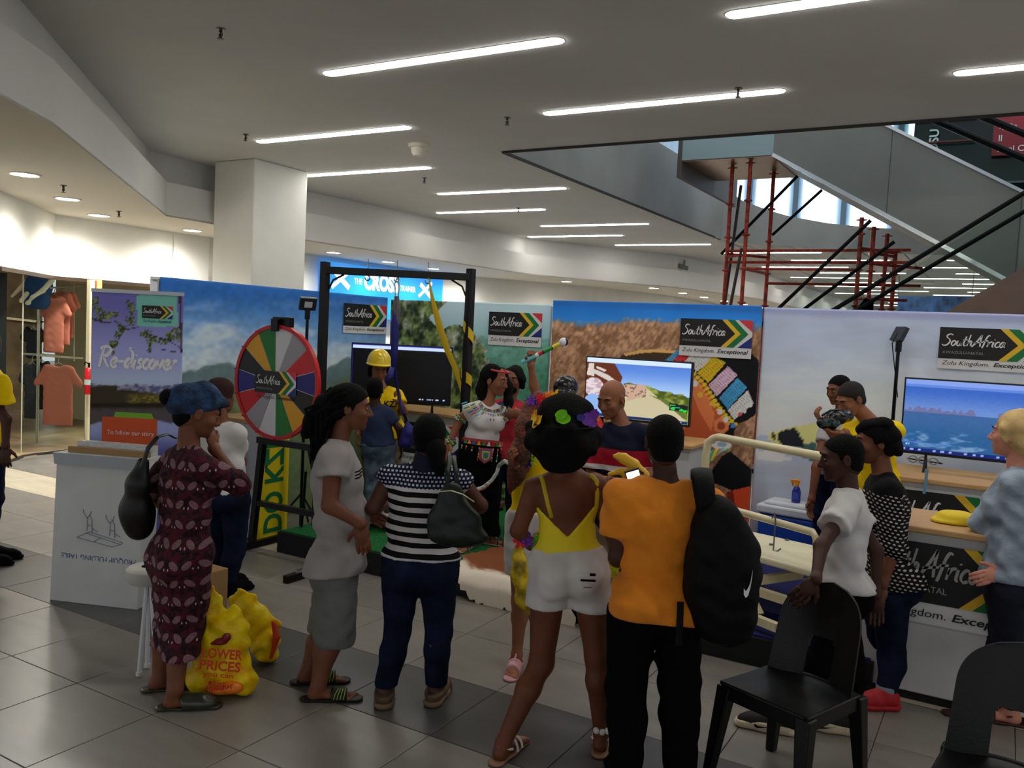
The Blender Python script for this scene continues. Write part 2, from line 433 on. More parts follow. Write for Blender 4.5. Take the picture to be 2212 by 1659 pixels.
def tile_at(i, j, parent=fl):
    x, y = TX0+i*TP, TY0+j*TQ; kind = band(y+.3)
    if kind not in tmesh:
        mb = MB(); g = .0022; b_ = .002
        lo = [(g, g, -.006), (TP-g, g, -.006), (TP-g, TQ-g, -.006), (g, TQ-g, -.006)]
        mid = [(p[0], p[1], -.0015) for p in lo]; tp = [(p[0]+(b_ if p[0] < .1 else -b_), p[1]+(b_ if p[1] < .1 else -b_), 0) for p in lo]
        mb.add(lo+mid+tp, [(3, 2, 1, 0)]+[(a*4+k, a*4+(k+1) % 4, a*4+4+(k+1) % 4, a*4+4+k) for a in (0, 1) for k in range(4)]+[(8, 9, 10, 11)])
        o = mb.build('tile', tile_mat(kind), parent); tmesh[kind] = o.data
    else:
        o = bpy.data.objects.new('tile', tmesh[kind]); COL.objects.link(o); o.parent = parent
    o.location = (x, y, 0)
nt = 0
done = set()
for j in range(-3, 8):
    for i in range(-22, 9):
        x, y = TX0+i*TP, TY0+j*TQ
        P = np.array([[x, y, 0], [x+TP, y, 0], [x, y+TQ, 0], [x+TP, y+TQ, 0]]); px, py = proj(P)
        dd = (P-np.array([0, 0, CH])) @ CM[2]
        if dd.min() < .5 or px.max() < -40 or px.min() > 2260 or py.min() > 1720 or nt >= 296: continue
        if j >= 4 and x > -5.2: continue
        if x < -11.0: continue
        tile_at(i, j); nt += 1; done.add((i, j))
# tiles beyond, out of reach of counting: one joined part
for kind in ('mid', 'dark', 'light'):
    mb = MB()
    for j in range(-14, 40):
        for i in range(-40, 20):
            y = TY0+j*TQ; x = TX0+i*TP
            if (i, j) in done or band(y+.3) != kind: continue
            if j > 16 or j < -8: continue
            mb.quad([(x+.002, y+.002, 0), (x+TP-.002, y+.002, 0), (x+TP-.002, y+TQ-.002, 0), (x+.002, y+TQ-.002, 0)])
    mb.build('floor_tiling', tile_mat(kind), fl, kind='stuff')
MB().box((-30, 12.5, -.005), (10, 50, .0)).build('floor_far', tile_mat('mid'), fl)

# ceiling with the escalator void
OX0, OX1, OY0, OY1 = -5.25, 6.0, 8.55, 17.9
cb = MB()
CZ = 4.0
P_up = [(-2.6, -1.2), (-5.97, 3.36), (-9.7, 7.13), (-9.8, 8.2), (-9.95, 10.1), (-9.5, 16.7), (-7.4, 20.5), (-6.6, 24.5), (-6.4, 50)]
def strip(z0, z1, xs, ys):
    cb.box((xs[0], ys[0], z0), (xs[1], ys[1], z1))
# ceiling sheet left of / around the void, following the bulkhead
def cquad(pts, z=CZ, t=.25): cb.hexa([(x, y, z) for x, y in pts], [(x, y, z+t) for x, y in pts])
prev = P_up[0]
cquad([(-5.29, 2.42), (-5.29, 3.36), P_up[1]])
for a, b in zip(P_up[1:-1], P_up[2:]):
    cquad([(OX0-.04, a[1]), (OX0-.04, b[1]), b, a])
cb.box((OX0-.04, -6, CZ), (10, OY0, CZ+1.15)); cb.box((OX1, OY0, CZ), (10, 30, CZ+1.15))
FE = [(OX0, 16.4), (-5.22, 17.2), (-5.0, 17.75), (-4.56, 18.1), (-4.18, 18.4), (-3.5, 19.0), (-2.9, 19.5), (-2.1, 20.1), (6.0, 23.0)]
FT = [1.15, 1.02, .85, .7, .6, .52, .5, .5, .5]
for a, b in zip(FE[:-1], FE[1:]): cb.hexa([(a[0]-.02, a[1]+.02, CZ), (b[0]-.0, b[1]+.02, CZ), (b[0], 50, CZ), (a[0]-.02, 50, CZ)], [(a[0]-.02, a[1]+.02, CZ+.45), (b[0], b[1]+.02, CZ+.45), (b[0], 50, CZ+.45), (a[0]-.02, 50, CZ+.45)])
ceil = cb.build('ceiling', CEIL, kind='structure')
# fascia of the void, rounded far corner
fa = MB(); pth = [(OX0, OY0)]+FE
for a, b, ta, tb in zip(pth[:-1], pth[1:], [1.15]+FT[:-1], FT):
    fa.quad([(a[0], a[1], CZ-.02), (b[0], b[1], CZ-.02), (b[0], b[1], CZ+tb), (a[0], a[1], CZ+ta)])
    fa.quad([(a[0], a[1], CZ+ta), (b[0], b[1], CZ+tb), (b[0]-.2, b[1]+.2, CZ+tb), (a[0]-.2, a[1]+.2, CZ+ta)])
    n_ = unit([b[1]-a[1], -(b[0]-a[0])])
fa.build('trim_1', M('void_fascia_paint', (138, 137, 130), .6, var=(.8, .05)), kind='structure')
tr = MB(); tr.bar((OX0, OY0, CZ-.01), (OX1, OY0, CZ-.01), .03); tr.bar((OX0, OY0, CZ-.01), (OX0, 17.2, CZ-.01), .03)
tr.build('trim_2', M('shadow_gap', (52, 50, 46), .8), kind='structure')

# bulkhead and soffit along the shops
def offs(path, d):
    out = []
    for i, p in enumerate(path):
        a = np.array(path[max(i-1, 0)], float); b = np.array(path[min(i+1, len(path)-1)], float); t = unit(b-a)
        out.append((p[0]+t[1]*d, p[1]-t[0]*d))
    return out
def wallstrip(mb, path, z0, z1, t=0.0):
    for a, b in zip(path[:-1], path[1:]): mb.quad([(a[0], a[1], z0), (b[0], b[1], z0), (b[0], b[1], z1), (a[0], a[1], z1)])
low = offs(P_up, .22)
W_ = [(-6.2, -1.2), (-6.6, 2.0), (-9.69, 5.26), (-11.2, 6.8), (-11.25, 9.4), (-11.6, 11.9), (-11.8, 13.4), (-11.7, 16.5), (-9.6, 20.5), (-8.8, 24.5), (-8.6, 50)]
bk = MB(); wallstrip(bk, P_up, 3.6, CZ); wallstrip(bk, low, 3.18, 3.62)
for a, b, c_, d_ in zip(low[:-1], low[1:], P_up[1:], P_up[:-1]): bk.quad([(a[0], a[1], 3.62), (b[0], b[1], 3.62), (c_[0]-.02, c_[1], 3.62), (d_[0]-.02, d_[1], 3.62)])
bk.build('trim_3', CEIL, kind='structure')
sf = MB()
lw = [low[0], low[1], low[2], low[3], low[4], low[5], low[6], low[7], low[8]]
Wp = [W_[0], W_[2], W_[3], W_[4], W_[5], W_[7], W_[8], W_[9], W_[10]]
for a, b, c_, d_ in zip(lw[:-1], lw[1:], Wp[1:], Wp[:-1]):
    sf.hexa([(a[0], a[1], 3.18), (b[0], b[1], 3.18), (c_[0]-.3, c_[1], 3.18), (d_[0]-.3, d_[1], 3.18)], [(a[0], a[1], 3.2), (b[0], b[1], 3.2), (c_[0]-.3, c_[1], 3.2), (d_[0]-.3, d_[1], 3.2)])
sf.build('ceiling_soffit', M('soffit_paint', (216, 209, 194), .9), kind='structure')
HZ = 2.33
wl = MB(); wallstrip(wl, W_[:6], HZ, 3.2); wallstrip(wl, W_[5:], 0, 3.2)
wallstrip(wl, [(-11.22, 8.7), (-11.25, 9.4), (-11.6, 11.9)], 0, 3.2)
wl.build('wall_left', WHITE, kind='structure')
MB().box((-30, 49, 0), (10, 49.3, 4)).build('wall_back', WHITE, kind='structure')

# column
clm = MB().box((-9.42, 7.93, 0), (-8.66, 8.9, 4.0)).build('column', WHITE, kind='structure', bevel=.015)

# ---------------------------------------------------------------- ceiling lights
LAMP = M('lamp_diffuser', (255, 251, 244), .5, emit=8.0); TRIM = M('lamp_trim', (225, 224, 220), .5)
def linear_light(x0, y, label, L_=2.24, z=CZ):
    r = empty('ceiling_light', (x0, y, z), label, 'light', 'linear ceiling lights')
    def cap_pts(x0_, x1_, hw, zz):
        p = [(x1_-hw+hw*math.cos(a), y+hw*math.sin(a), zz) for a in np.linspace(-math.pi/2, math.pi/2, 7)]
        return p+[(x0_+hw+hw*math.cos(a), y+hw*math.sin(a), zz) for a in np.linspace(math.pi/2, 1.5*math.pi, 7)]
    mb = MB(); a = cap_pts(x0-.012, x0+L_+.012, .067, z-.004); mb.hexa(a, [(p[0], p[1], z+.0) for p in a]); mb.build('trim_ring', TRIM, r)
    mb = MB(); a = cap_pts(x0, x0+L_, .055, z-.012); mb.hexa(a, [(p[0], p[1], z-.003) for p in a]); mb.build('diffuser', LAMP, r)
    return r
near = [(-5.13, 5.44, 'long ceiling light, upper one above the prize wheel and column'), (-1.71, 5.44, 'ceiling light cut by the top edge of the frame'),
 (-3.98, 7.2, 'long ceiling light just in front of the escalator void'), (-.5, 7.2, 'ceiling light cut by the right edge above the void'), (-7.82, 7.2, 'ceiling light above the white column, in front of the smoke detector'),
 (-8.93, 9.1, 'ceiling light touching the top corner of the white column'), (-7.88, 10.95, 'ceiling light left of the void corner, nearest of the far group'), (-9.18, 12.75, 'ceiling light second in the far group left of the void'),
 (-8.1, 14.75, 'ceiling light third in the far group left of the void'), (-9.29, 16.35, 'ceiling light fourth in the far group, nearest the curved bulkhead'), (-7.97, 18.1, 'ceiling light farthest of the group left of the scaffold')]
for x, y, l in near: linear_light(x, y, l)
ORD = ['first', 'second', 'third', 'fourth', 'fifth', 'sixth', 'seventh', 'eighth', 'ninth', 'tenth', 'eleventh', 'twelfth', 'thirteenth', 'fourteenth', 'fifteenth', 'sixteenth']
for n_, y in enumerate([19.9, 21.7, 23.6, 25.4, 27.2, 29.1, 31., 33., 35., 37., 39., 41.5, 44., 46.5]):
    for k in range(5):
        x = -6.0+(1.2 if n_ % 2 else 0)+k*3.45
        if x > 6 or (y > 30 and k > 3) or (x+2.3 > OX0 and y < np.interp(x+2.3, [f[0] for f in FE], [f[1] for f in FE])+.3): continue
        linear_light(x, y, 'distant ceiling light, %s row past the void, %s from the left' % (ORD[n_], ORD[k]))
linear_light(.3, 3.6, 'ceiling light beyond the top of the frame')
linear_light(-3.2, 3.6, 'ceiling light beyond the top left of the frame')
DL = M('downlight_lens', (255, 246, 226), .5, emit=14.0)
def downlight(x, y, label, power=34):
    r = empty('downlight', (x, y, 3.18), label, 'downlight', 'round downlights in the shopfront soffit')
    MB().lathe((x, y, 3.168), [(.122, 0), (.148, 0), (.148, .011), (.122, .011)], 24).build('trim_ring', TRIM, r, smooth='auto')
    MB().lathe((x, y, 3.172), [(.001, 0), (.124, 0), (.124, .006), (.001, .006)], 24).build('lens', DL, r)
    l = bpy.data.lights.new('downlight_beam', 'SPOT'); l.energy = power; l.spot_size = R_(165); l.spot_blend = 1.0; l.shadow_soft_size = .09; l.color = (1, .975, .92)
    o = bpy.data.objects.new('downlight_beam', l); COL.objects.link(o); o.parent = r; o.location = (0, 0, -.03)
for i, (x, y) in enumerate([(-8.19, 4.67), (-9.41, 5.86), (-10.51, 6.98), (-10.6, 8.54), (-10.69, 11.7), (-10.87, 13.5), (-10.88, 15.06), (-10.9, 16.5), (-9.39, 18.53), (-7.9, 20.5), (-7.81, 22.45), (-7.81, 24.37), (-7.8, 26.4), (-7.75, 28.5), (-7.7, 30.8)]):
    downlight(x, y, ['large round downlight nearest the left edge', 'second downlight from the left edge', 'third downlight from the left edge', 'downlight just left of the white column', 'downlight just right of the white column',
      'downlight above the middle of the bungee frame beam', 'downlight above the right half of the bungee frame beam', 'small downlight behind the right post of the bungee frame', 'downlight on the bend of the far soffit'][i] if i < 9 else 'small distant downlight in the far soffit, %s beyond the bend' % ORD[i-9], 76 if i < 4 else 60 if i < 8 else 36)
# sprinklers and smoke detector
def sprinkler(x, y, z, label):
    r = empty('sprinkler', (x, y, z), label, 'sprinkler')
    MB().lathe((x, y, z-.008), [(.001, 0), (.035, 0), (.03, .008), (.001, .008)], 14).build('escutcheon', M('dull_chrome', (120, 115, 105), .4, .8), r)
    m = MB().lathe((x, y, z-.075), [(.001, 0), (.024, 0), (.024, .004), (.004, .006), (.012, .03), (.004, .045), (.012, .05), (.012, .07), (.001, .07)], 10)
    m.tube([(x-.015, y, z-.03), (x-.02, y, z-.05), (x, y, z-.07)], .003, 5); m.tube([(x+.015, y, z-.03), (x+.02, y, z-.05), (x, y, z-.07)], .003, 5)
    m.build('nozzle', M('dark_brass', (70, 62, 50), .4, .7), r)
for px_, py_, z, l in [(477, 62, 4, 'ceiling sprinkler alone in the upper left of the ceiling'), (531, 290, 4, 'ceiling sprinkler left of the light above the column'), (1096, 254, 4, 'ceiling sprinkler above the corner of the void'),
   (917, 384, 4, 'ceiling sprinkler below the end of the light beside the column'), (1595, 190, 4, 'ceiling sprinkler against the light before the void'), (137, 400, 3.18, 'soffit sprinkler between the two left downlights'), (257, 456, 3.18, 'soffit sprinkler right of the third downlight'), (1120, 449, 4, 'ceiling sprinkler above a light of the far group')]:
    p = atz(px_, py_, z); sprinkler(p[0], p[1], z, l)
p = atz(904, 312, 4.0)
r = empty('smoke_detector', p, 'round white smoke detector on the ceiling right of the column', 'detector')
MB().lathe((p[0], p[1], 3.87), [(.001, 0), (.055, 0), (.075, .03), (.085, .09), (.001, .09)], 20).build('housing', M('cream_plastic', (226, 220, 204), .5), r, smooth='auto')
MB().lathe((p[0], p[1], 3.96), [(.001, 0), (.11, 0), (.12, .04), (.001, .04)], 20).build('base', M('cream_plastic', (226, 220, 204), .5), r, smooth='auto')

# ---------------------------------------------------------------- upper floor seen through the void
LB = M('upper_wall_paint', (196, 212, 222), .8, var=(1.0, .05))
MB().box((-9.0, 6, 5.15), (-8.8, 26, 10)).build('wall_upper_left', LB, kind='structure')
MB().box((-9, 25.8, 4.4), (8, 26, 11)).build('wall_upper_back', LB, kind='structure')
MB().box((-9, 5, 10.8), (-3.2, 26, 11)).box((2.0, 5, 10.8), (8, 26, 11)).box((-3.2, 19, 10.8), (2, 26, 11)).build('ceiling_upper', LB, kind='structure')
GLOW = M('daylight_glazing', (214, 234, 255), .3, emit=1.0)
wr = empty('window_1', (-3, 25.7, 5.2), kind='structure')
for i in range(9):
    x = -8.2+i*1.35
    MB().box((x, 25.72, 5.0), (x+.95, 25.78, 8.6)).build('pane', GLOW, wr)
    MB().box((x-.25, 25.66, 5.2), (x-.1, 25.78, 9)).build('window_frame', M('blue_grey_frame', (120, 140, 152), .5), wr)
MB().box((-8.78, 8.6, 5.2), (-8.72, 14.5, 8.5)).build('window_2', M('bright_wall_glass', (170, 200, 235), .3, emit=.45), kind='structure')
# shop fronts on the upper floor at the right
sr = empty('upper_shopfront', (3, 17.4, 5.15), 'dark upper-floor shopfront behind the escalator balustrade, with signs', 'shopfront')
MB().box((-.6, 24.6, 5.15), (6, 24.8, 11)).box((-1.9, 18.4, 5.15), (6, 18.6, 9)).build('glass_panel', M('dark_glass', (28, 34, 36), .15), sr)
sg = aty(2148, 258, 18.3); sg2 = aty(2240, 322, 18.3)
MB().box((sg[0], 18.25, 5.6), (sg[0]+2.2, 18.32, sg[2]+.3)).build('sign_board', M('sign_maroon', (128, 22, 34), .5), sr)
mb = MB()
for i, t in enumerate(['', 'ry De', 'll', 'Reel C']):
    if t: put_text(mb, t, (sg[0]+.1, 18.24, sg[2]-.02-i*.2), (1, 0, 0), (0, 0, 1), height=.11)
mb.build('lettering', M('sign_letter_white', (215, 215, 215), .6), sr)
p = aty(2008, 330, 18.3); mb = MB(); put_text(mb, 'OSU', (p[0]+.14, 18.3, p[2]), (0, 0, 1), (-1, 0, 0), height=.17, bold=.02)
mb.build('vertical_lettering', M('sign_letter_white', (215, 215, 215), .6), sr, label='white vertical letters')
for zz in (5.9, 6.35, 6.8):
    MB().box((-1.9, 18.22, zz), (sg[0]-.3, 18.3, zz+.03)).build('rail', M('rail_maroon', (110, 40, 40), .5), sr)

# ---------------------------------------------------------------- escalators
STEEL = M('brushed_steel', (150, 154, 152), .38, .85, var=(.6, .06))
STEEL2 = M('brushed_steel_cladding', (122, 124, 118), .48, .55, var=(.5, .08))
GLASS = M('clear_glass', (225, 238, 234), .03, trans=1.0); GLASS.node_tree.nodes['Principled BSDF'].inputs['IOR'].default_value = 1.03
RUB = M('black_rubber', (9, 9, 9), .6, spec=.15)
ea = empty('escalator', (-3.1, 13.2, 4.6), 'steel-clad escalator descending across the void from upper landing to the right', 'escalator')
T30 = math.tan(R_(30)); y0, y1 = 12.4, 14.1
xs0, xe = -3.1, 4.6; ze = 4.6-(xe-xs0)*T30
MB().hexa([(xs0, y0, 4.6), (xe, y0, ze), (xe, y1, ze), (xs0, y1, 4.6)], [(xs0, y0, 5.74), (xe, y0, ze+1.14), (xe, y1, ze+1.14), (xs0, y1, 5.74)]).build('truss_cladding', STEEL2, ea)
MB().box((-4.45, y0, 4.6), (xs0, y1, 5.7)).build('landing_box', M('landing_cladding', (150, 170, 172), .35, .5), ea)
MB().box((-4.44, y0+.02, 4.585), (xs0-.02, y1-.02, 4.598)).build('landing_soffit', M('bronze_sheet', (150, 122, 98), .3, .7), ea, label='brownish reflecting soffit under the landing')
MB().box((-4.52, 12.4, 4.35), (-4.45, 15.4, 5.6)).build('bridge_beam', M('grey_beam', (88, 82, 76), .6), ea)
mb = MB(); mb.bar((xs0, y0-.01, 4.6), (xe, y0-.01, ze), .05); mb.bar((xs0, y0-.01, 5.75), (xe, y0-.01, ze+1.15), .04)
mb.build('edge_trim', M('polished_trim', (205, 212, 214), .2, .95), ea, label='bright polished edge trims')
for k in range(1, 5):
    x = xs0+k*1.55; z = 4.6-(x-xs0)*T30
    MB().box((x, y0-.004, z), (x+.008, y0, z+1.12)).build('panel_joint', M('joint_dark', (70, 72, 70), .6), ea)
for yy in (y0+.1, y1-.1):
    MB().hexa([(xs0-.6, yy, 5.75), (xe, yy, ze+1.15), (xe, yy+.012, ze+1.15), (xs0-.6, yy+.012, 5.75)], [(xs0-.6, yy, 6.6), (xe, yy, ze+2.0), (xe, yy+.012, ze+2.0), (xs0-.6, yy+.012, 6.6)]).build('glass_balustrade', GLASS, ea)
    MB().tube([(xs0-.6, yy, 6.66), (xe, yy, ze+2.06)], .045, 8).build('handrail', RUB, ea)
# second escalator rising to the right, nearer
eb = empty('escalator', (-2, 10.5, 0), 'escalator rising to the right edge with black handrails and brown side panel', 'escalator')
a = aty(2046, 672, 10.3); b = aty(2212, 577, 10.3); d_ = (b-a)/(b[0]-a[0]); a = a-d_*1.2; b = b+d_*2.6
MB().hexa([(a[0], 10.3, a[2]-1.5), (b[0], 10.3, b[2]-1.1), (b[0], 11.5, b[2]-1.1), (a[0], 11.5, a[2]-1.5)], [(a[0], 10.3, a[2]), (b[0], 10.3, b[2]), (b[0], 11.5, b[2]), (a[0], 11.5, a[2])]).build('side_panel', M('brown_cladding', (112, 92, 80), .6, var=(1.5, .08)), eb)
for (p1, p2), yy in ((((1808, 665), (2212, 417)), 10.35), (((1860, 664), (2212, 457)), 11.4)):
    q1 = aty(*p1, yy); q2 = aty(*p2, yy); dd = q2-q1
    MB().tube([q1-dd*.3, q2+dd*.5], .026, 8).build('handrail', RUB, eb)
a1 = aty(1808, 680, 10.37); b1 = aty(2212, 425, 10.37)
MB().hexa([a1+[0, 0, -1.], b1+[0, 0, -.95], b1+[0, .012, -.95], a1+[0, .012, -1.]], [a1, b1, b1+[0, .012, 0], a1+[0, .012, 0]]).build('glass_balustrade', GLASS, eb)
# third escalator, farther: two handrails seen through the scaffold
ec = empty('escalator', (-3, 12, 0), 'far escalator handrails rising behind the scaffold, rest hidden by banners', 'escalator')
for (p1, p2), yy in ((((1683, 665), (1881, 476)), 11.6), (((1738, 667), (1932, 522)), 12.2)):
    MB().tube([aty(*p1, yy)-(aty(*p2, yy)-aty(*p1, yy))*.5, aty(*p2, yy)], .024, 8).build('handrail', RUB, ec)
q1 = aty(1683, 680, 11.62); q2 = aty(1881, 488, 11.62)
MB().hexa([q1+[0, 0, -1.2], q2+[0, 0, -.9], q2+[0, .01, -.9], q1+[0, .01, -1.2]], [q1, q2, q2+[0, .01, 0], q1+[0, .01, 0]]).build('glass_balustrade', GLASS, ec)
MB().hexa([q1+[0, 0, -1.7], q2+[0, 0, -1.3], q2+[0, .8, -1.3], q1+[0, .8, -1.7]], [q1+[0, 0, -1.21], q2+[0, 0, -.91], q2+[0, .8, -.91], q1+[0, .8, -1.21]]).bar((q1[0], 12., 0), (q1[0], 12., q1[2]-1.4), .3).build('truss', M('grey_beam', (88, 82, 76), .6), ec)
MB().hexa([q1+[0, 0, -1.7], q2+[0, 0, -1.3], q2+[0, .8, -1.3], q1+[0, .8, -1.7]], [q1+[0, 0, -1.21], q2+[0, 0, -.91], q2+[0, .8, -.91], q1+[0, .8, -1.21]]).bar((q1[0], 12., 0), (q1[0], 12., q1[2]-1.4), .3).build('truss', M('grey_beam', (88, 82, 76), .6), ec)
ed = empty('brace_pole', (-4, 13.5, 3), 'long black diagonal pole crossing behind the red scaffold, upper one', 'pole')
MB().tube([aty(1558, 549, 13.2), aty(1723, 380, 13.2)], .024, 8).build('pole', RUB, ed)
ed = empty('brace_pole', (-4, 13.5, 3), 'shorter black diagonal pole right of the upper one, behind the scaffold', 'pole')
MB().tube([aty(1668, 508, 13.4), aty(1776, 410, 13.4)], .022, 8).build('pole', RUB, ed)

# ---------------------------------------------------------------- red scaffold
RED = M('scaffold_red', (150, 52, 34), .55, .2, var=(14, .25))
sc = empty('scaffold', (-3.5, 13, 0), 'red steel tube scaffold propping the escalator landing and truss', 'scaffold')
std = []
for px_, py_, Y in [(1583, 352, 12.9), (1622, 345, 12.6), (1672, 368, 13.5), (1862, 470, 12.7), (1888, 490, 12.9), (1917, 505, 13.6), (1935, 540, 13.4)]:
    t = aty(px_, py_, Y); x, y = t[0], t[1]; zt = min(t[2], 4.58)
    s_ = MB().tube([(x, y, 0), (x, y, zt)], .03, 8).build('standard', RED, sc, smooth='auto')
    std.append((x, y, zt))
    MB().lathe((x, y, zt-.04), [(.001, 0), (.075, 0), (.075, .012), (.001, .012)], 4).build('head_plate', RED, s_)
    m = MB()
    for z in np.arange(.5, zt-.2, .5): m.lathe((x, y, z), [(.03, -.02), (.062, -.008), (.062, .008), (.03, .02)], 8)
    m.build('ledger_ring', RED, s_)
for (i, j, z) in [(0, 4, 3.29), (0, 4, 3.12), (1, 3, 3.0), (2, 5, 2.85), (0, 2, 3.25), (1, 2, 3.0), (3, 5, 3.1), (4, 6, 3.25), (0, 1, 3.2), (3, 4, 2.6), (3, 6, 3.3)]:
    a, b = std[i], std[j]
    MB().tube([(a[0], a[1]-.04, z), (b[0]+(.5 if j in (4, 5) else 0), b[1]-.04, z)], .022, 6).build('ledger', RED, sc)
MB().tube([(std[0][0]-.05, std[0][1]+.1, 2.0), (std[0][0]+.12, std[0][1]+.1, 4.3)], .024, 6).build('brace', M('brace_dark', (45, 36, 34), .5), sc)
MB().tube([(std[1][0]-.25, std[1][1], 1.8), (std[1][0]-.05, std[1][1], 3.3)], .024, 6).build('brace', M('brace_dark', (45, 36, 34), .5), sc)

# small things on the far soffit
p = atz(1452, 570, 2.95)
d_ = unit(ray(1452, 570)); q = np.array([0, 0, CH])+ray(1452, 570)*21.5
r = empty('wall_speaker', q, 'small white box speaker on the far bulkhead', 'speaker')
MB().box(q-np.array([.14, .1, .14]), q+np.array([.14, .1, .14])).build('cabinet', M('cream_plastic', (226, 220, 204), .5), r, bevel=.01)
MB().box(q-np.array([.11, .115, .11]), q+np.array([.11, -.1, .11])).build('grille', M('grille_grey', (190, 188, 182), .7), r)
q = np.array([0, 0, CH])+ray(1478, 572)*21.5
r = empty('security_camera', q, 'small grey security camera beside the white box speaker', 'camera')
MB().tube([q+[0, 0, .12], q+[0, 0, -.02]], .03, 8).build('bracket', M('mid_grey', (110, 108, 104), .5), r)
MB().obox(q+[-.0, -.05, -.06], (1, .6, -.3), (-.6, 1, 0), (0, .3, 1), .12, .05, .05).build('camera_body', M('mid_grey', (110, 108, 104), .5), r)
q = np.array([0, 0, CH])+ray(1985, 604)*26
r = empty('hanging_sign', q, 'distant small white hanging sign with red marks under the far ceiling', 'sign')
MB().box(q-np.array([.45, .03, .14]), q+np.array([.45, .03, .14])).build('sign_panel', M('white_panel', (225, 222, 216), .6), r)
MB().lathe(q-np.array([.22, .04, 0]), [(.001, 0), (.08, 0), (.08, .01), (.001, .01)], 16, ax=(0, -1, 0)).lathe(q+np.array([.15, -.04, 0]), [(.001, 0), (.1, 0), (.1, .01), (.001, .01)], 16, ax=(0, -1, 0)).build('red_mark', M('sign_red', (196, 60, 60), .6), r)
MB().tube([q+[-.4, 0, .14], [q[0]-.4, q[1], 4.0]], .008, 5).tube([q+[.4, 0, .14], [q[0]+.4, q[1], 4.0]], .008, 5).build('hanger', M('mid_grey', (110, 108, 104), .5), r)
q = np.array([0, 0, CH])+ray(1940, 640)*24; q2 = np.array([0, 0, CH])+ray(2100, 640)*22
r = empty('shop_banner', q, 'long dark blue shop banner far behind the grey beach banner', 'banner')
MB().poly([q, q2, q2+[0, 0, -.75], q+[0, 0, -.75]], (0, .05, 0)).build('fabric', M('navy_banner', (52, 82, 128), .7, var=(2.5, .4)), r)
MB().tube([q, [q[0], q[1], 4.0]], .012, 5).tube([q2, [q2[0], q2[1], 4.0]], .012, 5).build('hanger', M('mid_grey', (110, 108, 104), .5), r)
# ================================================================ PRINTS
def vn(x, y, seed=0):
    xi = np.floor(x).astype(int); yi = np.floor(y).astype(int); xf = x-xi; yf = y-yi
    xf = xf*xf*(3-2*xf); yf = yf*yf*(3-2*yf)
    def hsh(a, b):
        v = np.sin(a*127.1+b*311.7+seed*74.7)*43758.5453; return v-np.floor(v)
    return (hsh(xi, yi)*(1-xf)+hsh(xi+1, yi)*xf)*(1-yf)+(hsh(xi, yi+1)*(1-xf)+hsh(xi+1, yi+1)*xf)*yf
def fbm(x, y, seed=0, o=4):
    r = 0; a = .5
    for i in range(o): r = r+a*vn(x*2**i, y*2**i, seed+i*3); a *= .5
    return r/(1-.5**o)
def inpoly(x, y, poly):
    r = np.zeros(x.shape, bool); n = len(poly)
    for i in range(n):
        x1, y1 = poly[i]; x2, y2 = poly[(i+1) % n]
        if y1 == y2: continue
        c = ((y1 > y) != (y2 > y)) & (x < (x2-x1)*(y-y1)/(y2-y1)+x1); r ^= c
    return r
def ss(a, b, x): t = np.clip((x-a)/(b-a), 0, 1); return t*t*(3-2*t)
def mixc(c, d, m):
    m = np.asarray(m, float)[..., None]; return c*(1-m)+np.asarray(d, float)*m
def tolin(c, g=1.0):
    v = np.clip(c*g/255, 0, 1); return np.where(v <= .04045, v/12.92, ((v+.055)/1.055)**2.4)
PG = 1.42
def print_grid(name, O, ux, uz, W, Hh, step, paint, mat, parent, ripple=0., gain=PG, thick=.004, **kw):
    nx = max(2, int(W/step)+1); nz = max(2, int(Hh/step)+1)
    u, v = np.meshgrid(np.linspace(0, W, nx), np.linspace(0, Hh, nz), indexing='ij'); u = u.ravel(); v = v.ravel()
    ux = unit(ux); uz = unit(uz); n = np.cross(ux, uz)
    P = np.asarray(O, float)+u[:, None]*ux+v[:, None]*uz
    px, py = proj(P); c = tolin(paint(px, py, u, v), gain)
    if ripple: P = P+n*(ripple*(np.sin(u*9+2*np.sin(v*3))*.5+np.sin(u*23+v*7)*.25+np.sin(v*17+u*4)*.2))[:, None]
    I = np.arange(nx*nz).reshape(nx, nz)
    Q = np.stack([I[:-1, :-1], I[1:, :-1], I[1:, 1:], I[:-1, 1:]], -1).reshape(-1, 4)
    P2 = P-n*thick; bd = np.concatenate([I[:, 0], I[-1, 1:], I[::-1, -1][1:], I[0, ::-1][1:-1]]); m = len(P)
    Qb = np.stack([bd, np.roll(bd, -1), np.roll(bd, -1)+m, bd+m], 1)[:, ::-1]
    return rawmesh(name, np.concatenate([P, P2]), np.concatenate([Q, Q[:, ::-1]+m, Qb]), mat, parent, col=np.concatenate([c, c]), **kw)
FAB = vcol_mat('printed_fabric', .75, bump=(3.0, .35, .01, (4, 4, .7)))

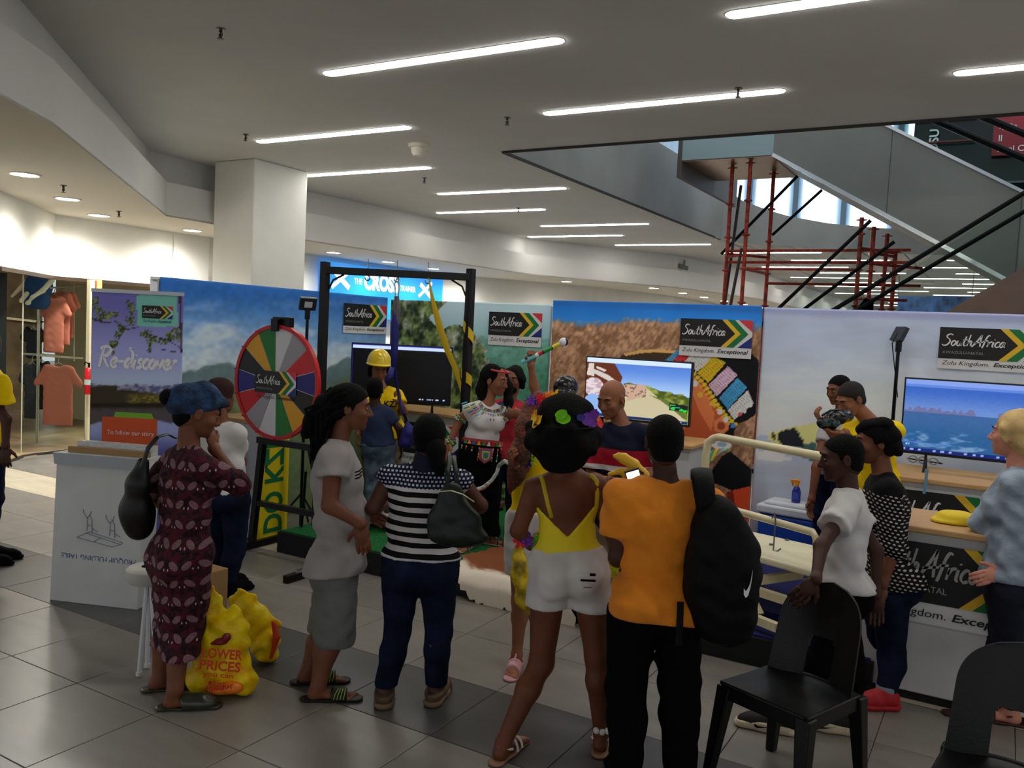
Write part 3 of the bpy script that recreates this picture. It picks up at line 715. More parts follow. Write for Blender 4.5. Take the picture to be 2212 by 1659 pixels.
def sky_paint(px, py, u, v):
    t = ss(600, 840, py+(px-600)*-.06)
    c = mixc(mixc(np.zeros((len(px), 3))+[36, 84, 146], [92, 128, 168], ss(0, .5, t)), [158, 170, 178], ss(.4, 1, t))
    c = mixc(c, [168, 178, 192], .75*ss(.46, .68, fbm(px/90+1, py/38, 5))*ss(640, 690, py)*(1-.4*ss(780, 830, py)))
    c = mixc(c, [42, 92, 156], .8*(1-ss(4, 22, py-(597+(px-363)*.095))))
    hill = 812-26*vn(px/50, px*0, 3)-10*vn(px/17, px*0, 4)-24*ss(700, 760, px)
    c = mixc(c, [84, 104, 108], ss(-3, 3, py-hill)); c = mixc(c, [88, 102, 68], ss(hill+28, hill+60, py)*.9)
    return c*(.94+.12*vn(px/9, py/9, 8))[:, None]
def green_paint(px, py, u, v):
    c = mixc(np.zeros((len(px), 3))+[150, 172, 182], [122, 158, 160], ss(660, 740, py))
    te = mixc(mixc(np.zeros((len(px), 3))+[98, 142, 132], [62, 112, 92], ss(730, 830, py)), [70, 98, 44], ss(860, 960, py))
    te = te*(.8+.4*fbm(px/10, py/8, 12))[:, None]
    c = mixc(c, te, ss(-2, 2, py-(722+.05*(px-1060)+5*vn(px/30, px*0, 2))))
    rock = fbm(px/13, py/16, 21); k = ss(.25, .8, rock)
    rk = mixc(mixc(np.zeros((len(px), 3))+[26, 38, 26], [104, 122, 70], k), [148, 150, 142], .75*ss(.45, .72, fbm(px/12, py/26, 33, 5))); rk = rk*(.62+.76*fbm(px/4.5, py/5, 77, 3))[:, None]
    e1 = 952+26*np.sin(py/19)+14*vn(py/14, py*0, 6)
    m = (px < e1)&(py < 745)
    m |= (px > 940+8*np.sin(py/9))&(px < 1024+22*np.sin((py-700)/60)+12*vn(py/12, py*0, 7))&(py > 702+.012*(px-985)**2)
    m |= (py > 742)&(px < 1035+16*vn(py/20, py*0, 9)); c = mixc(c, rk, m)
    bush = fbm(px/7, py/7, 41); c = mixc(c, mixc(np.zeros((len(px), 3))+[30, 52, 26], [104, 132, 70], ss(.35, .7, bush)), ss(915, 950, py+14*vn(px/16, px*0, 3)))
    return c
def _c(pts): return [(1240+x/3.318, 660+y/3.318) for x, y in pts]
def lady_paint(px, py, u, v):
    n = len(px); c = mixc(np.zeros((n, 3))+[30, 98, 172], [62, 134, 196], ss(655, 740, py))
    c = mixc(c, [34, 84, 150], .7*(1-ss(3, 13, py-(652+(px-1195)*.035))))
    g = fbm(px/6+py/14, py/9, 51); g2 = fbm(px/30, py/26, 52, 5)
    edge = 722-34*g2+np.where(px > 1470, 8, 0)-16*g
    gr = mixc(np.zeros((n, 3))+[104, 76, 56], [168, 132, 104], ss(.3, .75, .55*g+.45*g2))
    c = mixc(c, gr, ss(-8, 8, py-edge))
    cx, cy = (px-1240)*3.318, (py-660)*3.318
    def P(pts, col, soft=None):
        nonlocal c; c = mixc(c, col, inpoly(cx, cy, pts))
    def E(x, y, rx, ry, col):
        nonlocal c; c = mixc(c, col, ((cx-x)/rx)**2+((cy-y)/ry)**2 < 1)
    P([(350, 345), (480, 318), (620, 312), (720, 325), (700, 400), (480, 420), (300, 400)], [58, 44, 32])
    P([(350, 345), (480, 318), (620, 312), (740, 326), (735, 342), (600, 334), (480, 342), (370, 362)], [188, 142, 84])
    P([(700, 370), (760, 330), (1255, 330), (1320, 385), (1342, 480), (1335, 720), (1290, 790), (1235, 825), (1170, 850), (1150, 900), (1125, 1010), (1000, 1000), (840, 540)], [18, 18, 22])
    P([(850, 500), (950, 560), (1000, 690), (1080, 790), (1110, 890), (1060, 935), (985, 985), (955, 1090), (905, 1140), (800, 1160), (780, 900), (800, 860), (835, 700)], [158, 76, 44])
    P([(850, 500), (900, 560), (960, 660), (1010, 780), (985, 900), (900, 760), (850, 640)], [186, 104, 66])
    P([(800, 1110), (905, 1130), (930, 1060), (985, 985), (960, 960), (880, 1050)], [92, 38, 24])
    P([(560, 560), (610, 520), (640, 540), (600, 600)], [200, 200, 205])
    P([(1000, 830), (1050, 800), (1110, 830), (1112, 880), (1070, 920), (1010, 900)], [190, 106, 66]); E(1055, 862, 28, 30, [128, 56, 34])
    bands = [([(650, 395), (738, 318), (775, 322), (705, 400)], [66, 128, 168]), ([(710, 393), (765, 340), (835, 348), (792, 402)], [196, 52, 58]), ([(792, 402), (840, 345), (1003, 355), (925, 440), (868, 482), (858, 405)], [214, 208, 204]),
     ([(882, 484), (1000, 358), (1088, 412), (962, 555)], [216, 160, 38]), ([(964, 570), (1102, 435), (1172, 500), (1022, 652)], [206, 158, 180]), ([(1040, 662), (1172, 518), (1242, 588), (1102, 742)], [62, 136, 180]), ([(1100, 750), (1246, 606), (1284, 700), (1150, 818)], [214, 212, 214])]
    s1 = (cx+cy)*.7071; s2 = (cx-cy)*.7071
    for pts, col in bands:
        m = inpoly(cx, cy, pts); c = mixc(c, [26, 20, 20], inpoly(cx, cy, [(x+3, y+9) for x, y in pts]))
        c = mixc(c, col, m)
        c = mixc(c, [v*.62 for v in col], m&(np.sin(s2*.33) > .72)); c = mixc(c, [v*.8 for v in col], m&(np.sin(s1*.42) > .75))
    for i, t in enumerate(np.linspace(0, 1, 15)):
        pts = np.array([(860, 490), (930, 560), (985, 640), (1035, 720), (1090, 790), (1155, 850)]); k = t*5; a = min(int(k), 4); p = pts[a]*(1-(k-a))+pts[a+1]*(k-a)
        E(p[0], p[1], 17, 14, [214, 156, 44]); E(p[0]-22, p[1]+14, 10, 10, [200, 140, 40])
    for x, y, r_, col in [(865, 560, 24, [205, 205, 210]), (905, 640, 20, [208, 150, 44]), (992, 700, 20, [208, 150, 44]), (1045, 762, 20, [222, 170, 190]), (1088, 818, 20, [222, 190, 200]), (1140, 862, 18, [54, 110, 165]), (1190, 780, 14, [190, 60, 70]), (1225, 760, 12, [225, 220, 220]), (1262, 712, 16, [225, 225, 225])]: E(x, y, r_, r_, col)
    E(1060, 1000, 68, 34, [196, 204, 212]); E(1058, 996, 34, 18, [120, 138, 150]); E(1085, 1030, 30, 12, [70, 150, 90]); E(1000, 1000, 20, 14, [225, 225, 220])
    P([(895, 1170), (990, 1180), (1060, 1080), (1120, 1045), (1295, 1190), (1288, 1290), (1140, 1335), (1050, 1290), (880, 1240)], [16, 18, 20])
    for i, col in enumerate([[210, 214, 214], [76, 150, 110], [214, 180, 60], [214, 110, 50], [90, 160, 190], [220, 220, 215]]):
        x = 925+i*24; P([(x, 1165-i*22), (x+22, 1150-i*22), (x+60, 1040-i*4), (x+40, 1036-i*4)], col)
    P([(1090, 1336), (1288, 1288), (1282, 1660), (1150, 1660)], [180, 66, 36]); P([(1090, 1336), (1140, 1330), (1190, 1660), (1150, 1660)], [110, 36, 24])
    return c
def beach_paint(px, py, u, v):
    n = len(px); c = mixc(np.zeros((n, 3))+[142, 152, 172], [176, 182, 186], ss(690, 900, py)); c = mixc(c, [150, 156, 168], ss(960, 1020, py))
    c = mixc(c, [122, 122, 128], ss(1020, 1200, py)); c = c*(.96+.08*fbm(px/60, py/14, 60))[:, None]
    c = mixc(c, [120, 126, 158], .8*(1-ss(3, 15, py-(668+(px-1652)*.039))))
    tx, ty = (px-1520)*3.95, (py-780)*3.95
    def P(pts, col):
        nonlocal c; c = mixc(c, col, inpoly(tx, ty, pts))
    P([(455, 640), (520, 625), (620, 660), (960, 700), (960, 900), (740, 870), (455, 800)], [150, 158, 176])
    P([(455, 770), (600, 760), (780, 840), (620, 860), (455, 845)], [206, 210, 222])
    P([(545, 660), (570, 610), (700, 575), (850, 545), (960, 530), (1000, 600), (960, 700), (620, 712)], [196, 178, 116])
    P([(632, 655), (650, 600), (775, 572), (860, 680), (850, 745), (660, 715)], [32, 34, 40])
    P([(570, 615), (600, 595), (618, 640), (605, 670), (580, 660)], [70, 52, 26])
    P([(860, 700), (960, 700), (960, 870), (800, 800)], [60, 86, 84])
    return c

# ================================================================ LOGO (as printed on panels and boards)
BLK = M('print_black', (26, 25, 25), .5); GOLD = M('print_gold', (236, 190, 40), .5); GRN = M('print_green', (20, 120, 62), .5)
WHT = M('print_white', (226, 226, 226), .6); PRED = M('print_red', (222, 58, 66), .5); PBLU = M('print_blue', (30, 48, 128), .5)
GREYT = M('print_grey', (150, 150, 150), .6); PTXT = M('print_text_black', (34, 34, 36), .6)
LM = [BLK, GOLD, GRN, WHT, PRED, PBLU, GREYT, PTXT]
def logo(name, O, ux, uz, W, Hb, parent, tagh=None, white_back=True, e=.0022, notxt=False):
    """O lower-left of the black board; W x Hb board; tag line strip below of height tagh"""
    ux = unit(ux); uz = unit(uz); n = np.cross(ux, uz); mb = MB(); O = np.asarray(O, float)
    def P(u, v, l): return O+ux*u*W+uz*v*Hb+n*(e*l)
    def poly(mi, pts, l): mb.mi = mi; mb.quad([P(u, v, l) for u, v in pts])
    if tagh and white_back: mb.mi = 3; mb.quad([O-uz*tagh+n*e, O+ux*W-uz*tagh+n*e, O+ux*W+uz*0.0+n*e, O+n*e])
    r = W/Hb; a = .58; tip = a+.5/r*1.02
    poly(3, [(0, 0), (1, 0), (1, 1), (0, 1)], 1)
    poly(0, [(0, 0), (a, 0), (tip, .5), (a, 1), (0, 1)], 2)
    s = .075
    poly(1, [(a, 0), (a+s, 0), (tip+s, .5), (a+s, 1), (a, 1), (tip, .5)], 2)
    poly(2, [(a+s, 0), (a+2.35*s, 0), (min(1, tip+2.35*s), .5), (a+2.35*s, 1), (a+s, 1), (tip+s, .5)], 2)
    w0 = a+3.05*s
    poly(4, [(w0, 1), (1, 1), (1, .5+.5*(tip+3.05*s-1)/(tip-a)+.09)], 2); poly(5, [(w0, 0), (1, .5-.5*(tip+3.05*s-1)/(tip-a)-.09), (1, 0)], 2)
    if not notxt:
        mb.mi = 3; put_script(mb, 'SouthAfrica', P(.035, .42, 3.2), ux, uz, Hb*.36, W*.60, pen=.085)
        mb.mi = 6; put_text(mb, 'KWAZULU-NATAL', P(.045, .16, 3.2), ux, uz, height=Hb*.085, width=W*.40)
        if tagh:
            mb.mi = 7; O2 = O-uz*tagh*.72+n*e*2
            put_text(mb, 'Zulu Kingdom.', O2+ux*W*.04, ux, uz, height=tagh*.5, width=W*.46, shear=.25)
            put_text(mb, 'Exceptional', O2+ux*W*.54, ux, uz, height=tagh*.5, width=W*.42, bold=.02, shear=.25)
    return mb.build(name, LM, parent)

# ================================================================ BOOTH WALLS
YB, XS, ZT = 7.52, -6.02, 2.22
GF = M('aluminium', (170, 170, 172), .35, .9)
def wallbanner(nm, label, O, ux, W, Hh, paint, step):
    r = empty('banner', O, label, 'banner')
    print_grid('printed_fabric', O, ux, (0, 0, 1), W, Hh, step, paint, FAB, r, ripple=.006)
    u = unit(ux); n = np.cross(u, (0, 0, 1)); O = np.asarray(O, float); m = MB()
    for k in (0.01, .5, .99): m.tube([O+u*W*k-n*.05, O+u*W*k-n*.05+[0, 0, Hh-.02]], .015, 8)
    m.tube([O+u*.02-n*.05+[0, 0, Hh-.03], O+u*(W-.02)-n*.05+[0, 0, Hh-.03]], .015, 8)
    m.build('frame', GF, r); return r
b1 = wallbanner('b', 'tall blue sky and hills photo banner forming the booth left side', (XS, 4.55, 0), (0, 1, 0), YB-4.58, ZT, sky_paint, .018)
b2 = wallbanner('b', 'photo banner of green cliffs and forest in the booth corner', (XS+.03, YB, 0), (1, 0, 0), 2.02, ZT-.02, green_paint, .014)
b3 = wallbanner('b', 'blue sky banner with portrait of a woman in beaded headdress', (-3.92, YB-.05, 0), (1, 0, 0), 2.05, ZT+.02, lady_paint, .0085)
b4 = wallbanner('b', 'pale grey beach banner with a canoe print at the booth right', (-1.86, YB-.02, 0), (1, 0, 0), 3.4, ZT+.01, beach_paint, .018)
def wall_logo(b, axis, val, p0, p1, ytop, ybot, ytag):
    f = aty if axis == 'y' else atx
    A = f(p0, ytop, val); B = f(p1, ytop, val); C_ = f(p0, ybot, val); D = f(p0, ytag, val)
    W = np.linalg.norm((B-A)[:2]); u = (B-A)*[1, 1, 0]
    logo('printed_logo', C_, u, (0, 0, 1), W, A[2]-C_[2], b, tagh=C_[2]-D[2])
wall_logo(b1, 'x', XS+.012, 741, 834, 654, 703, 719); wall_logo(b2, 'y', YB-.012, 1055, 1170, 673, 723, 744)
wall_logo(b3, 'y', YB-.063, 1468, 1624, 687, 745, 767); wall_logo(b4, 'y', YB-.035, 2026, 2256, 706, 773, 795)

# ================================================================ ROLL-UP BANNER
dR = 6.45
a = atd(199, 631, dR); b = atd(397, 637, dR); a[2] = b[2] = (a[2]+b[2])/2; uxr = unit(b-a); WR = np.linalg.norm(b-a); HR = a[2]
def cs(x, y): return (x/3.95, 550+y/3.95)
TREE = [((790, 545), (870, 575), 12), ((870, 575), (1000, 575), 7), ((1000, 575), (1060, 640), 6), ((1060, 640), (1180, 620), 6), ((1060, 640), (980, 780), 5), ((1550, 800), (1450, 740), 5), ((1450, 740), (1270, 680), 5), ((1540, 840), (1380, 810), 4), ((1550, 640), (1500, 600), 10), ((1535, 350), (1550, 830), 10)]
BL = [(900, 520, 100, 60), (840, 470, 60, 40), (980, 510, 45, 40), (1120, 470, 45, 90), (1110, 560, 60, 60), (1040, 620, 50, 50), (1010, 680, 45, 50), (970, 760, 50, 60), (960, 830, 40, 30), (1250, 680, 70, 45), (1300, 730, 60, 60), (1280, 800, 30, 45), (1400, 740, 60, 40), (1460, 690, 60, 60), (1500, 650, 50, 40), (1530, 700, 40, 60), (820, 400, 40, 60), (1090, 400, 20, 30)]
def roll_paint(px, py, u, v):
    n = len(px); cx, cy = px*3.95, (py-550)*3.95
    c = mixc(np.zeros((n, 3))+[98, 96, 160], [138, 142, 188], ss(400, 900, cy)); c = mixc(c, [150, 164, 190], ss(880, 1090, cy))
    m = np.zeros(n)
    for x, y, rx, ry in BL: m = np.maximum(m, 1.25-np.sqrt(((cx-x)/rx)**2+((cy-y)/ry)**2))
    lf = fbm(cx/14, cy/14, 70); c = mixc(c, mixc(np.zeros((n, 3))+[48, 56, 44], [120, 132, 84], ss(.35, .7, fbm(cx/9, cy/9, 71))), (m > .3)&(lf*m > .27))
    for (x1, y1), (x2, y2), r_ in TREE:
        t = np.clip(((cx-x1)*(x2-x1)+(cy-y1)*(y2-y1))/((x2-x1)**2+(y2-y1)**2), 0, 1); c = mixc(c, [56, 46, 40], np.hypot(cx-x1-t*(x2-x1), cy-y1-t*(y2-y1)) < r_*.8)
    c = mixc(c, mixc(np.zeros((n, 3))+[80, 84, 120], [130, 130, 150], ss(.4, .6, fbm(cx/30, cy/20, 72))), ss(-4, 4, cy-(1120-30*vn(cx/60, cx*0, 5)+12*vn(cx/20, cx*0, 6))))
    c = mixc(c, [52, 46, 34], ss(-8, 8, cy-(1105+.00035*(cx-1000)**2*(cx > 1000)+np.where(cx > 1000, 40, 0)+14*vn(cx/50, cx*0, 8)+.5*np.maximum(0, 960-cx)*.2)))
    c = mixc(c, mixc(np.zeros((n, 3))+[76, 66, 30], [120, 112, 48], ss(.4, .7, fbm(cx/16, cy/10, 73))), ss(1170, 1215, cy)*(1-ss(1250, 1280, cy))*ss(1040, 1150, cx))
    c = mixc(c, [34, 30, 24], ss(1262, 1275, cy)*(1-ss(1295, 1310, cy))); c = mixc(c, [72, 66, 70], ss(1300, 1345, cy+16*vn(cx/40, cx*0, 9)))
    c = mixc(c, [128, 138, 180], ss(-8, 8, cy-(1395+.0003*(cx-1150)**2+18*vn(cx/50, cx*0, 4)))); c = mixc(c, [76, 78, 134], ss(1500, 1700, cy))
    c = mixc(c, [104, 164, 152], (cx > 1168)&(cx < 1515)&(cy < 616)&(cy > 345))
    return c
rr = empty('rollup_banner', [(a[0]+b[0])/2, (a[1]+b[1])/2, 0], 'roll-up banner reading Re-discover, with a lake, mountains and tree branches', 'banner')
O = np.array([a[0], a[1], .08]); nR = np.cross(uxr, (0, 0, 1))
print_grid('printed_fabric', O, uxr, (0, 0, 1), WR, HR-.08, .011, roll_paint, FAB, rr, gain=1.34)
MB().bar(O+[0, 0, HR-.07], O+uxr*WR+[0, 0, HR-.07], .028).build('top_rail', GF, rr)
MB().obox(O+uxr*WR/2-[0, 0, .035], uxr, nR, (0, 0, 1), WR/2+.02, .08, .045).build('base_cassette', GF, rr, bevel=.01)
def onR(px_, py_, l=.004):
    v = ray(px_, py_); t = ((O-[0, 0, CH]) @ nR)/(v @ nR); return v*t+[0, 0, CH]+nR*l
A = onR(*cs(1215, 540)); B = onR(*cs(1475, 545)); T = onR(*cs(1215, 432))
logo('printed_logo', A, uxr, (0, 0, 1), np.linalg.norm(B-A), T[2]-A[2], rr, tagh=.05, white_back=False)
mb = MB(); q = onR(*cs(838, 952)); q2 = onR(*cs(1500, 966)); put_script(mb, 'Re-discover', q, uxr, (0, 0, 1), .15, np.linalg.norm(q2-q), pen=.13)
mb.build('lettering', M('lettering_pale', (244, 244, 248), .6), rr, label='white script lettering')
q = onR(*cs(870, 1600)); q2 = onR(*cs(1290, 1495)); q3 = onR(*cs(955, 1480)); q4 = onR(*cs(1255, 1480))
MB().poly([q, q+uxr*.42, q+uxr*.42+[0, 0, .2], q+[0, 0, .2]], nR*.001).build('orange_panel', M('print_orange', (214, 84, 34), .6), rr)
MB().poly([q+uxr*.09+[0, 0, .2], q+uxr*.4+[0, 0, .2], q+uxr*.38+[0, 0, .24], q+uxr*.1+[0, 0, .24]], nR*.001).build('green_tab', M('print_lime', (120, 182, 40), .6), rr)
mb = MB(); put_text(mb, 'To follow our story', q+uxr*.04+[0, 0, .055]+nR*.002, uxr, (0, 0, 1), height=.045, width=.36); mb.build('small_lettering', WHT, rr)

# ================================================================ TVs
BZ = M('tv_bezel', (16, 17, 22), .3)
def tv(label, pA, d_, ux, W, Hh, paint, emit):
    """pA: lower-left corner point"""
    ux = unit(ux); n = np.cross(ux, (0, 0, 1)); O = np.asarray(pA, float)
    r = empty('television', O+ux*W/2-[0, 0, .12], label, 'television')
    MB().poly([O, O+ux*W, O+ux*W+[0, 0, Hh], O+[0, 0, Hh]], -n*.045).build('bezel', BZ, r, bevel=.004)
    print_grid('screen', O+ux*.012+[0, 0, .02]+n*.003, ux, (0, 0, 1), W-.024, Hh-.032, .006, paint, vcol_mat('screen_glow', .25, emit=emit), r, gain=1., thick=.001)
    for s in (.18, .82):
        p = O+ux*W*s; MB().tube([p-n*.1-[0, 0, .112], p-[0, 0, .0]-n*.02, p+n*.12-[0, 0, .112]], .009, 6).build('foot', BZ, r)
    return r
def scr1(px, py, u, v):
    n = len(px); H_ = v.max(); W_ = u.max(); c = np.zeros((n, 3))+[2, 3, 6]
    c = mixc(c, [196, 214, 255], v > H_*.93); c = mixc(c, [30, 34, 160], (u < .006)|((v > H_*.985)))
    for k, r_ in ((.70, .012), (.73, .005), (.775, .004), (.79, .004), (.80, .006), (.815, .006), (.83, .005), (.87, .016), (.885, .012), (.945, .010)):
        c = mixc(c, [190, 205, 240], (abs(u-k*W_) < r_*.7)&(abs(v-.035) < .006))
    return c
def scr2(px, py, u, v):
    W_ = u.max(); H_ = v.max(); x = u/W_; y = 1-v/H_; n = len(px)
    c = mixc(np.zeros((n, 3))+[84, 130, 214], [176, 206, 240], ss(.1, .62, y))
    def P(p, col):
        nonlocal c; c = mixc(c, col, inpoly(x, y, p))
    g = fbm(x*16, y*14, 80)
    c = mixc(c, mixc(np.zeros((n, 3))+[70, 84, 24], [150, 158, 72], ss(.35, .7, g)), (y > .42+.3*np.maximum(0, x-.42)*.9-.08*g)&(x > .38))
    P([(.0, .08), (.28, .08), (.36, .3), (.3, .75), (0, .9)], [96, 44, 22]); P([(.02, .1), (.07, .1), (.08, .32), (.0, .3)], [214, 200, 190])
    P([(.05, .18), (.22, .28), (.34, .42), (.31, .44), (.16, .33), (.04, .24)], [205, 196, 190]); P([(.1, .14), (.2, .2), (.18, .23), (.1, .18)], [210, 200, 196])
    P([(.33, .44), (.56, .4), (.72, .6), (.98, .93), (.98, 1), (.4, 1)], [196, 186, 150]); P([(.38, .42), (.58, .4), (.6, .58), (.42, .7)], [196, 160, 140])
    c = mixc(c, [120, 92, 80], (x > .38)&(x < .6)&(y > .42)&(y < .62)&(fbm(x*40, y*34, 81) > .58))
    P([(.62, .56), (.74, .64), (.99, .92), (.99, .78), (.8, .62)], [96, 112, 44])
    c = mixc(c, mixc(np.zeros((n, 3))+[186, 160, 170], [222, 210, 214], ss(.4, .6, fbm(x*30, y*30, 82))), ((x-.08)/.1)**2+((y-.5)/.16)**2 < 1)
    c = mixc(c, [140, 176, 230], ((x-.08)/.11)**2+((y-.86)/.24)**2 < 1); c = mixc(c, [206, 226, 250], y < .075); c = mixc(c, [84, 120, 210], (y < .11)&(y > .075)&(x > .6))
    P([(.82, .66), (.99, .69), (.99, .8), (.82, .78)], [14, 26, 30])
    for xx, yy in ((.855, .755), (.935, .77), (.965, .775)): c = mixc(c, [40, 214, 60], ((x-xx)/.022)**2+((y-yy)/.018)**2 < 1)
    P([(.83, .69), (.88, .69), (.88, .705), (.83, .705)], [80, 200, 90]); P([(.83, .72), (.94, .735), (.94, .745), (.83, .73)], [60, 190, 140])
    P([(0, .95), (1, .95), (1, 1), (0, 1)], [24, 44, 96]); P([(.9, .96), (.94, .96), (.94, .985), (.9, .985)], [180, 210, 250])
    return c
def scr3(px, py, u, v):
    W_ = u.max(); H_ = v.max(); x = u/W_; y = 1-v/H_; n = len(px)
    c = mixc(np.zeros((n, 3))+[52, 96, 186], [102, 136, 202], ss(.1, .44, y)); c = mixc(c, mixc(np.zeros((n, 3))+[54, 96, 150], [36, 88, 140], ss(.5, .8, y)), y > .45)
    c = mixc(c, [106, 108, 154], (y > .43-.07*vn(x*50, x*0, 3)*(x < .48)-.06*vn(x*40, x*0, 5)*(x > .62))&(y < .45)&((x < .48)|(x > .62)))
    c = c*(.94+.12*fbm(x*60, y*90, 90))[:, None]; c = mixc(c, [140, 170, 205], .7*ss(.45, .75, fbm(x*14, y*20, 91))*(((x-.3)/.3)**2+((y-.82)/.14)**2 < 1))
    c = mixc(c, [128, 156, 226], (y < .065)); c = mixc(c, [92, 130, 214], (y > .065)&(y < .1)); c = mixc(c, [72, 120, 210], (y > .868)&(y < .882)&(x < .34)); c = mixc(c, [18, 34, 110], y > .945)
    for k in range(18): c = mixc(c, [150, 176, 226], (abs(x-.02-k*.052) < .010)&(abs(y-.972) < .012)&(k % 4 != 3))
    c = mixc(c, [170, 196, 236], ((abs(x-.035) < .004)|(abs(x-.05) < .004))&(abs(y-.9) < .016))
    return c
A = atd(755, 867, 8.35); B = atd(972, 885, 8.35); B[2] = A[2]
tv('television with black screen and white top bar behind the hard hat', A, 0, B-A, np.linalg.norm(B-A), .583, scr1, .36)
A = aty(1262, 905, 6.9); B = aty(1490, 924, 6.9); T = aty(1497, 783, 6.9); zb = B[2]
A = np.array([aty(1267, 769, 6.9)[0], 6.9, zb]); tv('middle television showing a sunny railway scene behind the bald man', A, 0, (1, 0, 0), T[0]-A[0], T[2]-zb, scr2, .37)
A = aty(1942, 977, 6.75); T = aty(1952, 814, 6.75); tv('right television showing blue sea and a distant coast', A, 0, (1, 0, 0), .98, T[2]-A[2], scr3, .36)
# ================================================================ PLATFORM
PZ = .18
BASE = M('black_skirting', (9, 9, 10), .7); TURF = M('green_turf', (22, 110, 52), .95, bump=(220, .8), var=(60, .25)); BCAR = M('blue_carpet', (24, 32, 92), .95, bump=(200, .6), var=(40, .15))
pl = empty('platform', (-2.5, 6.2, 0), 'low black-edged display platform under the booth, with green turf and blue carpet', 'platform')
yb = lambda x: 5.02
MB().box((-5.1, 5.03, 0), (-.52, 7.4, PZ-.01)).build('skirting', BASE, pl)
MB().box((-5.08, 5.05, PZ-.01), (-2.62, 7.38, PZ)).build('turf', TURF, pl)
MB().box((-2.6, 5.05, PZ-.01), (-.54, 7.38, PZ+.004)).build('blue_carpet', BCAR, pl)
# ramped blue steps below the bench
MB().box((-2.0, 5.35, PZ), (-.75, 6.6, PZ+.06)).build('blue_mat', BCAR, pl)
WD = ramp_mat('wood_top', lambda N, L, o: (lambda n: cramp(N, L, n.outputs[0], [(.3, (190, 148, 98)), (.7, (206, 166, 114))]))((lambda n, mp: (L.new(o, mp.inputs[0]), L.new(mp.outputs[0], n.inputs['Vector']), n)[2])(N.new('ShaderNodeTexNoise'), (lambda m: (setattr(m.inputs['Scale'], 'default_value', (2, 30, 30)), m)[1])(N.new('ShaderNodeMapping')))), .45)
DWD = M('brown_deck', (106, 66, 46), .6, var=(6, .12))
dk = empty('jump_deck', (-4.7, 6.3, PZ), 'low brown wooden deck under the bungee frame', 'deck')
for i in range(6): MB().box((-5.0+.0, 5.62+i*.24, PZ+.03), (-4.1, 5.62+i*.24+.232, PZ+.075)).build('plank', DWD, dk)
MB().box((-4.98, 5.64, PZ), (-4.12, 7.02, PZ+.03)).build('joist_frame', BASE, dk)
# cowhide rug
def hide():
    r = empty('cowhide_rug', (-2.9, 5.35, PZ), 'brown and white cowhide rug draped over the platform edge', 'rug')
    px = [(985, 1235), (1000, 1200), (1040, 1190), (1090, 1180), (1150, 1175), (1200, 1190), (1235, 1230), (1240, 1290), (1225, 1310), (1190, 1300), (1150, 1300), (1110, 1285), (1080, 1268), (1040, 1262), (1005, 1252)]
    P = [atz(x, y, PZ+.012)[:2] for x, y in px]; c = np.mean(P, 0); V = []; Fq = []; colr = []; rings = 14
    Q = []
    for i in range(len(P)):
        for t in np.linspace(0, 1, 6, endpoint=False): Q.append(P[i]*(1-t)+P[(i+1) % len(P)]*t)
    Q = np.array(Q); n = len(Q); Q += .018*np.sin(np.arange(n)*2.3)[:, None]*unit2(Q-c)
    for k in range(rings+1):
        t = k/rings
        for q in Q:
            p = c*(1-t)+q*t; z = PZ+.014+.006*math.sin(p[0]*19)*math.sin(p[1]*23)
            if p[1] < 5.03: z -= (5.03-p[1])*1.0
            V.append([p[0], max(p[1], 4.96), z])
    V = np.array(V); f = fbm(V[:, 0]*3.1+4, V[:, 1]*3.1, 95); u = fbm(V[:, 0]*30, V[:, 1]*30, 96)
    d = np.hypot((V[:, 0]+3.05)/.8, (V[:, 1]-5.55)/.42)
    col = mixc(np.zeros((len(V), 3))+[214, 202, 186], [128, 74, 42], ss(1.12, .85, d+.6*(f-.5)+.25*(u-.5)))
    Fq = [(k*n+i, k*n+(i+1) % n, (k+1)*n+(i+1) % n, (k+1)*n+i) for k in range(rings) for i in range(n)]
    rawmesh('hide', V, Fq, vcol_mat('cowhide', .9), r, col=tolin(col, 1.1))
def unit2(v): return v/(np.linalg.norm(v, axis=1, keepdims=True)+1e-9)
hide()

# ================================================================ COUNTERS
CW = M('counter_white', (206, 206, 206), .55, var=(2, .03), bump=(1.6, .25, .02))
def counter(label, x0, x1, y0, y1, h, logo_at=None, z0=.05, extra=None):
    r = empty('counter', ((x0+x1)/2, (y0+y1)/2, z0), label, 'counter')
    MB().box((x0, y0, z0), (x1, y1, h-.035)).build('fabric_front', CW, r, bevel=.008)
    MB().box((x0-.03, y0-.04, h-.035), (x1+.03, y1+.03, h)).build('wood_top', WD, r, bevel=.008)
    if logo_at:
        lx, lz, W, Hb, tg = logo_at
        logo('printed_logo', (lx, y0-.002, lz), (1, 0, 0), (0, 0, 1), W, Hb, r, tagh=tg)
    return r
lf = aty(1855, 1330, 5.06)
c1 = counter('near white reception counter with wood top and large tourism logo, right side', -.62, .78, 5.08, 5.6, .97, None, .045)
MB().box((-.61, 5.09, 0), (.77, 5.6, .045)).build('plinth', BASE, c1)
A = aty(1850, 1302, 5.07); T = aty(1962, 1172, 5.07)
logo('printed_logo', (-.615, 5.077, .555), (1, 0, 0), (0, 0, 1), .84, .325, c1, tagh=.115, notxt=True)
mb = MB()
put_script(mb, 'SouthAfrica', (-.60, 5.071, .70), (1, 0, 0), (0, 0, 1), .145, .56, pen=.09); mb.build('script_word', M('print_silver', (170, 170, 170), .6), c1); mb = MB()
put_text(mb, 'KWAZULU-NATAL', (-.565, 5.071, .615), (1, 0, 0), (0, 0, 1), height=.034, width=.375); mb.build('province_name', M('print_silver', (170, 170, 170), .6), c1); mb = MB()
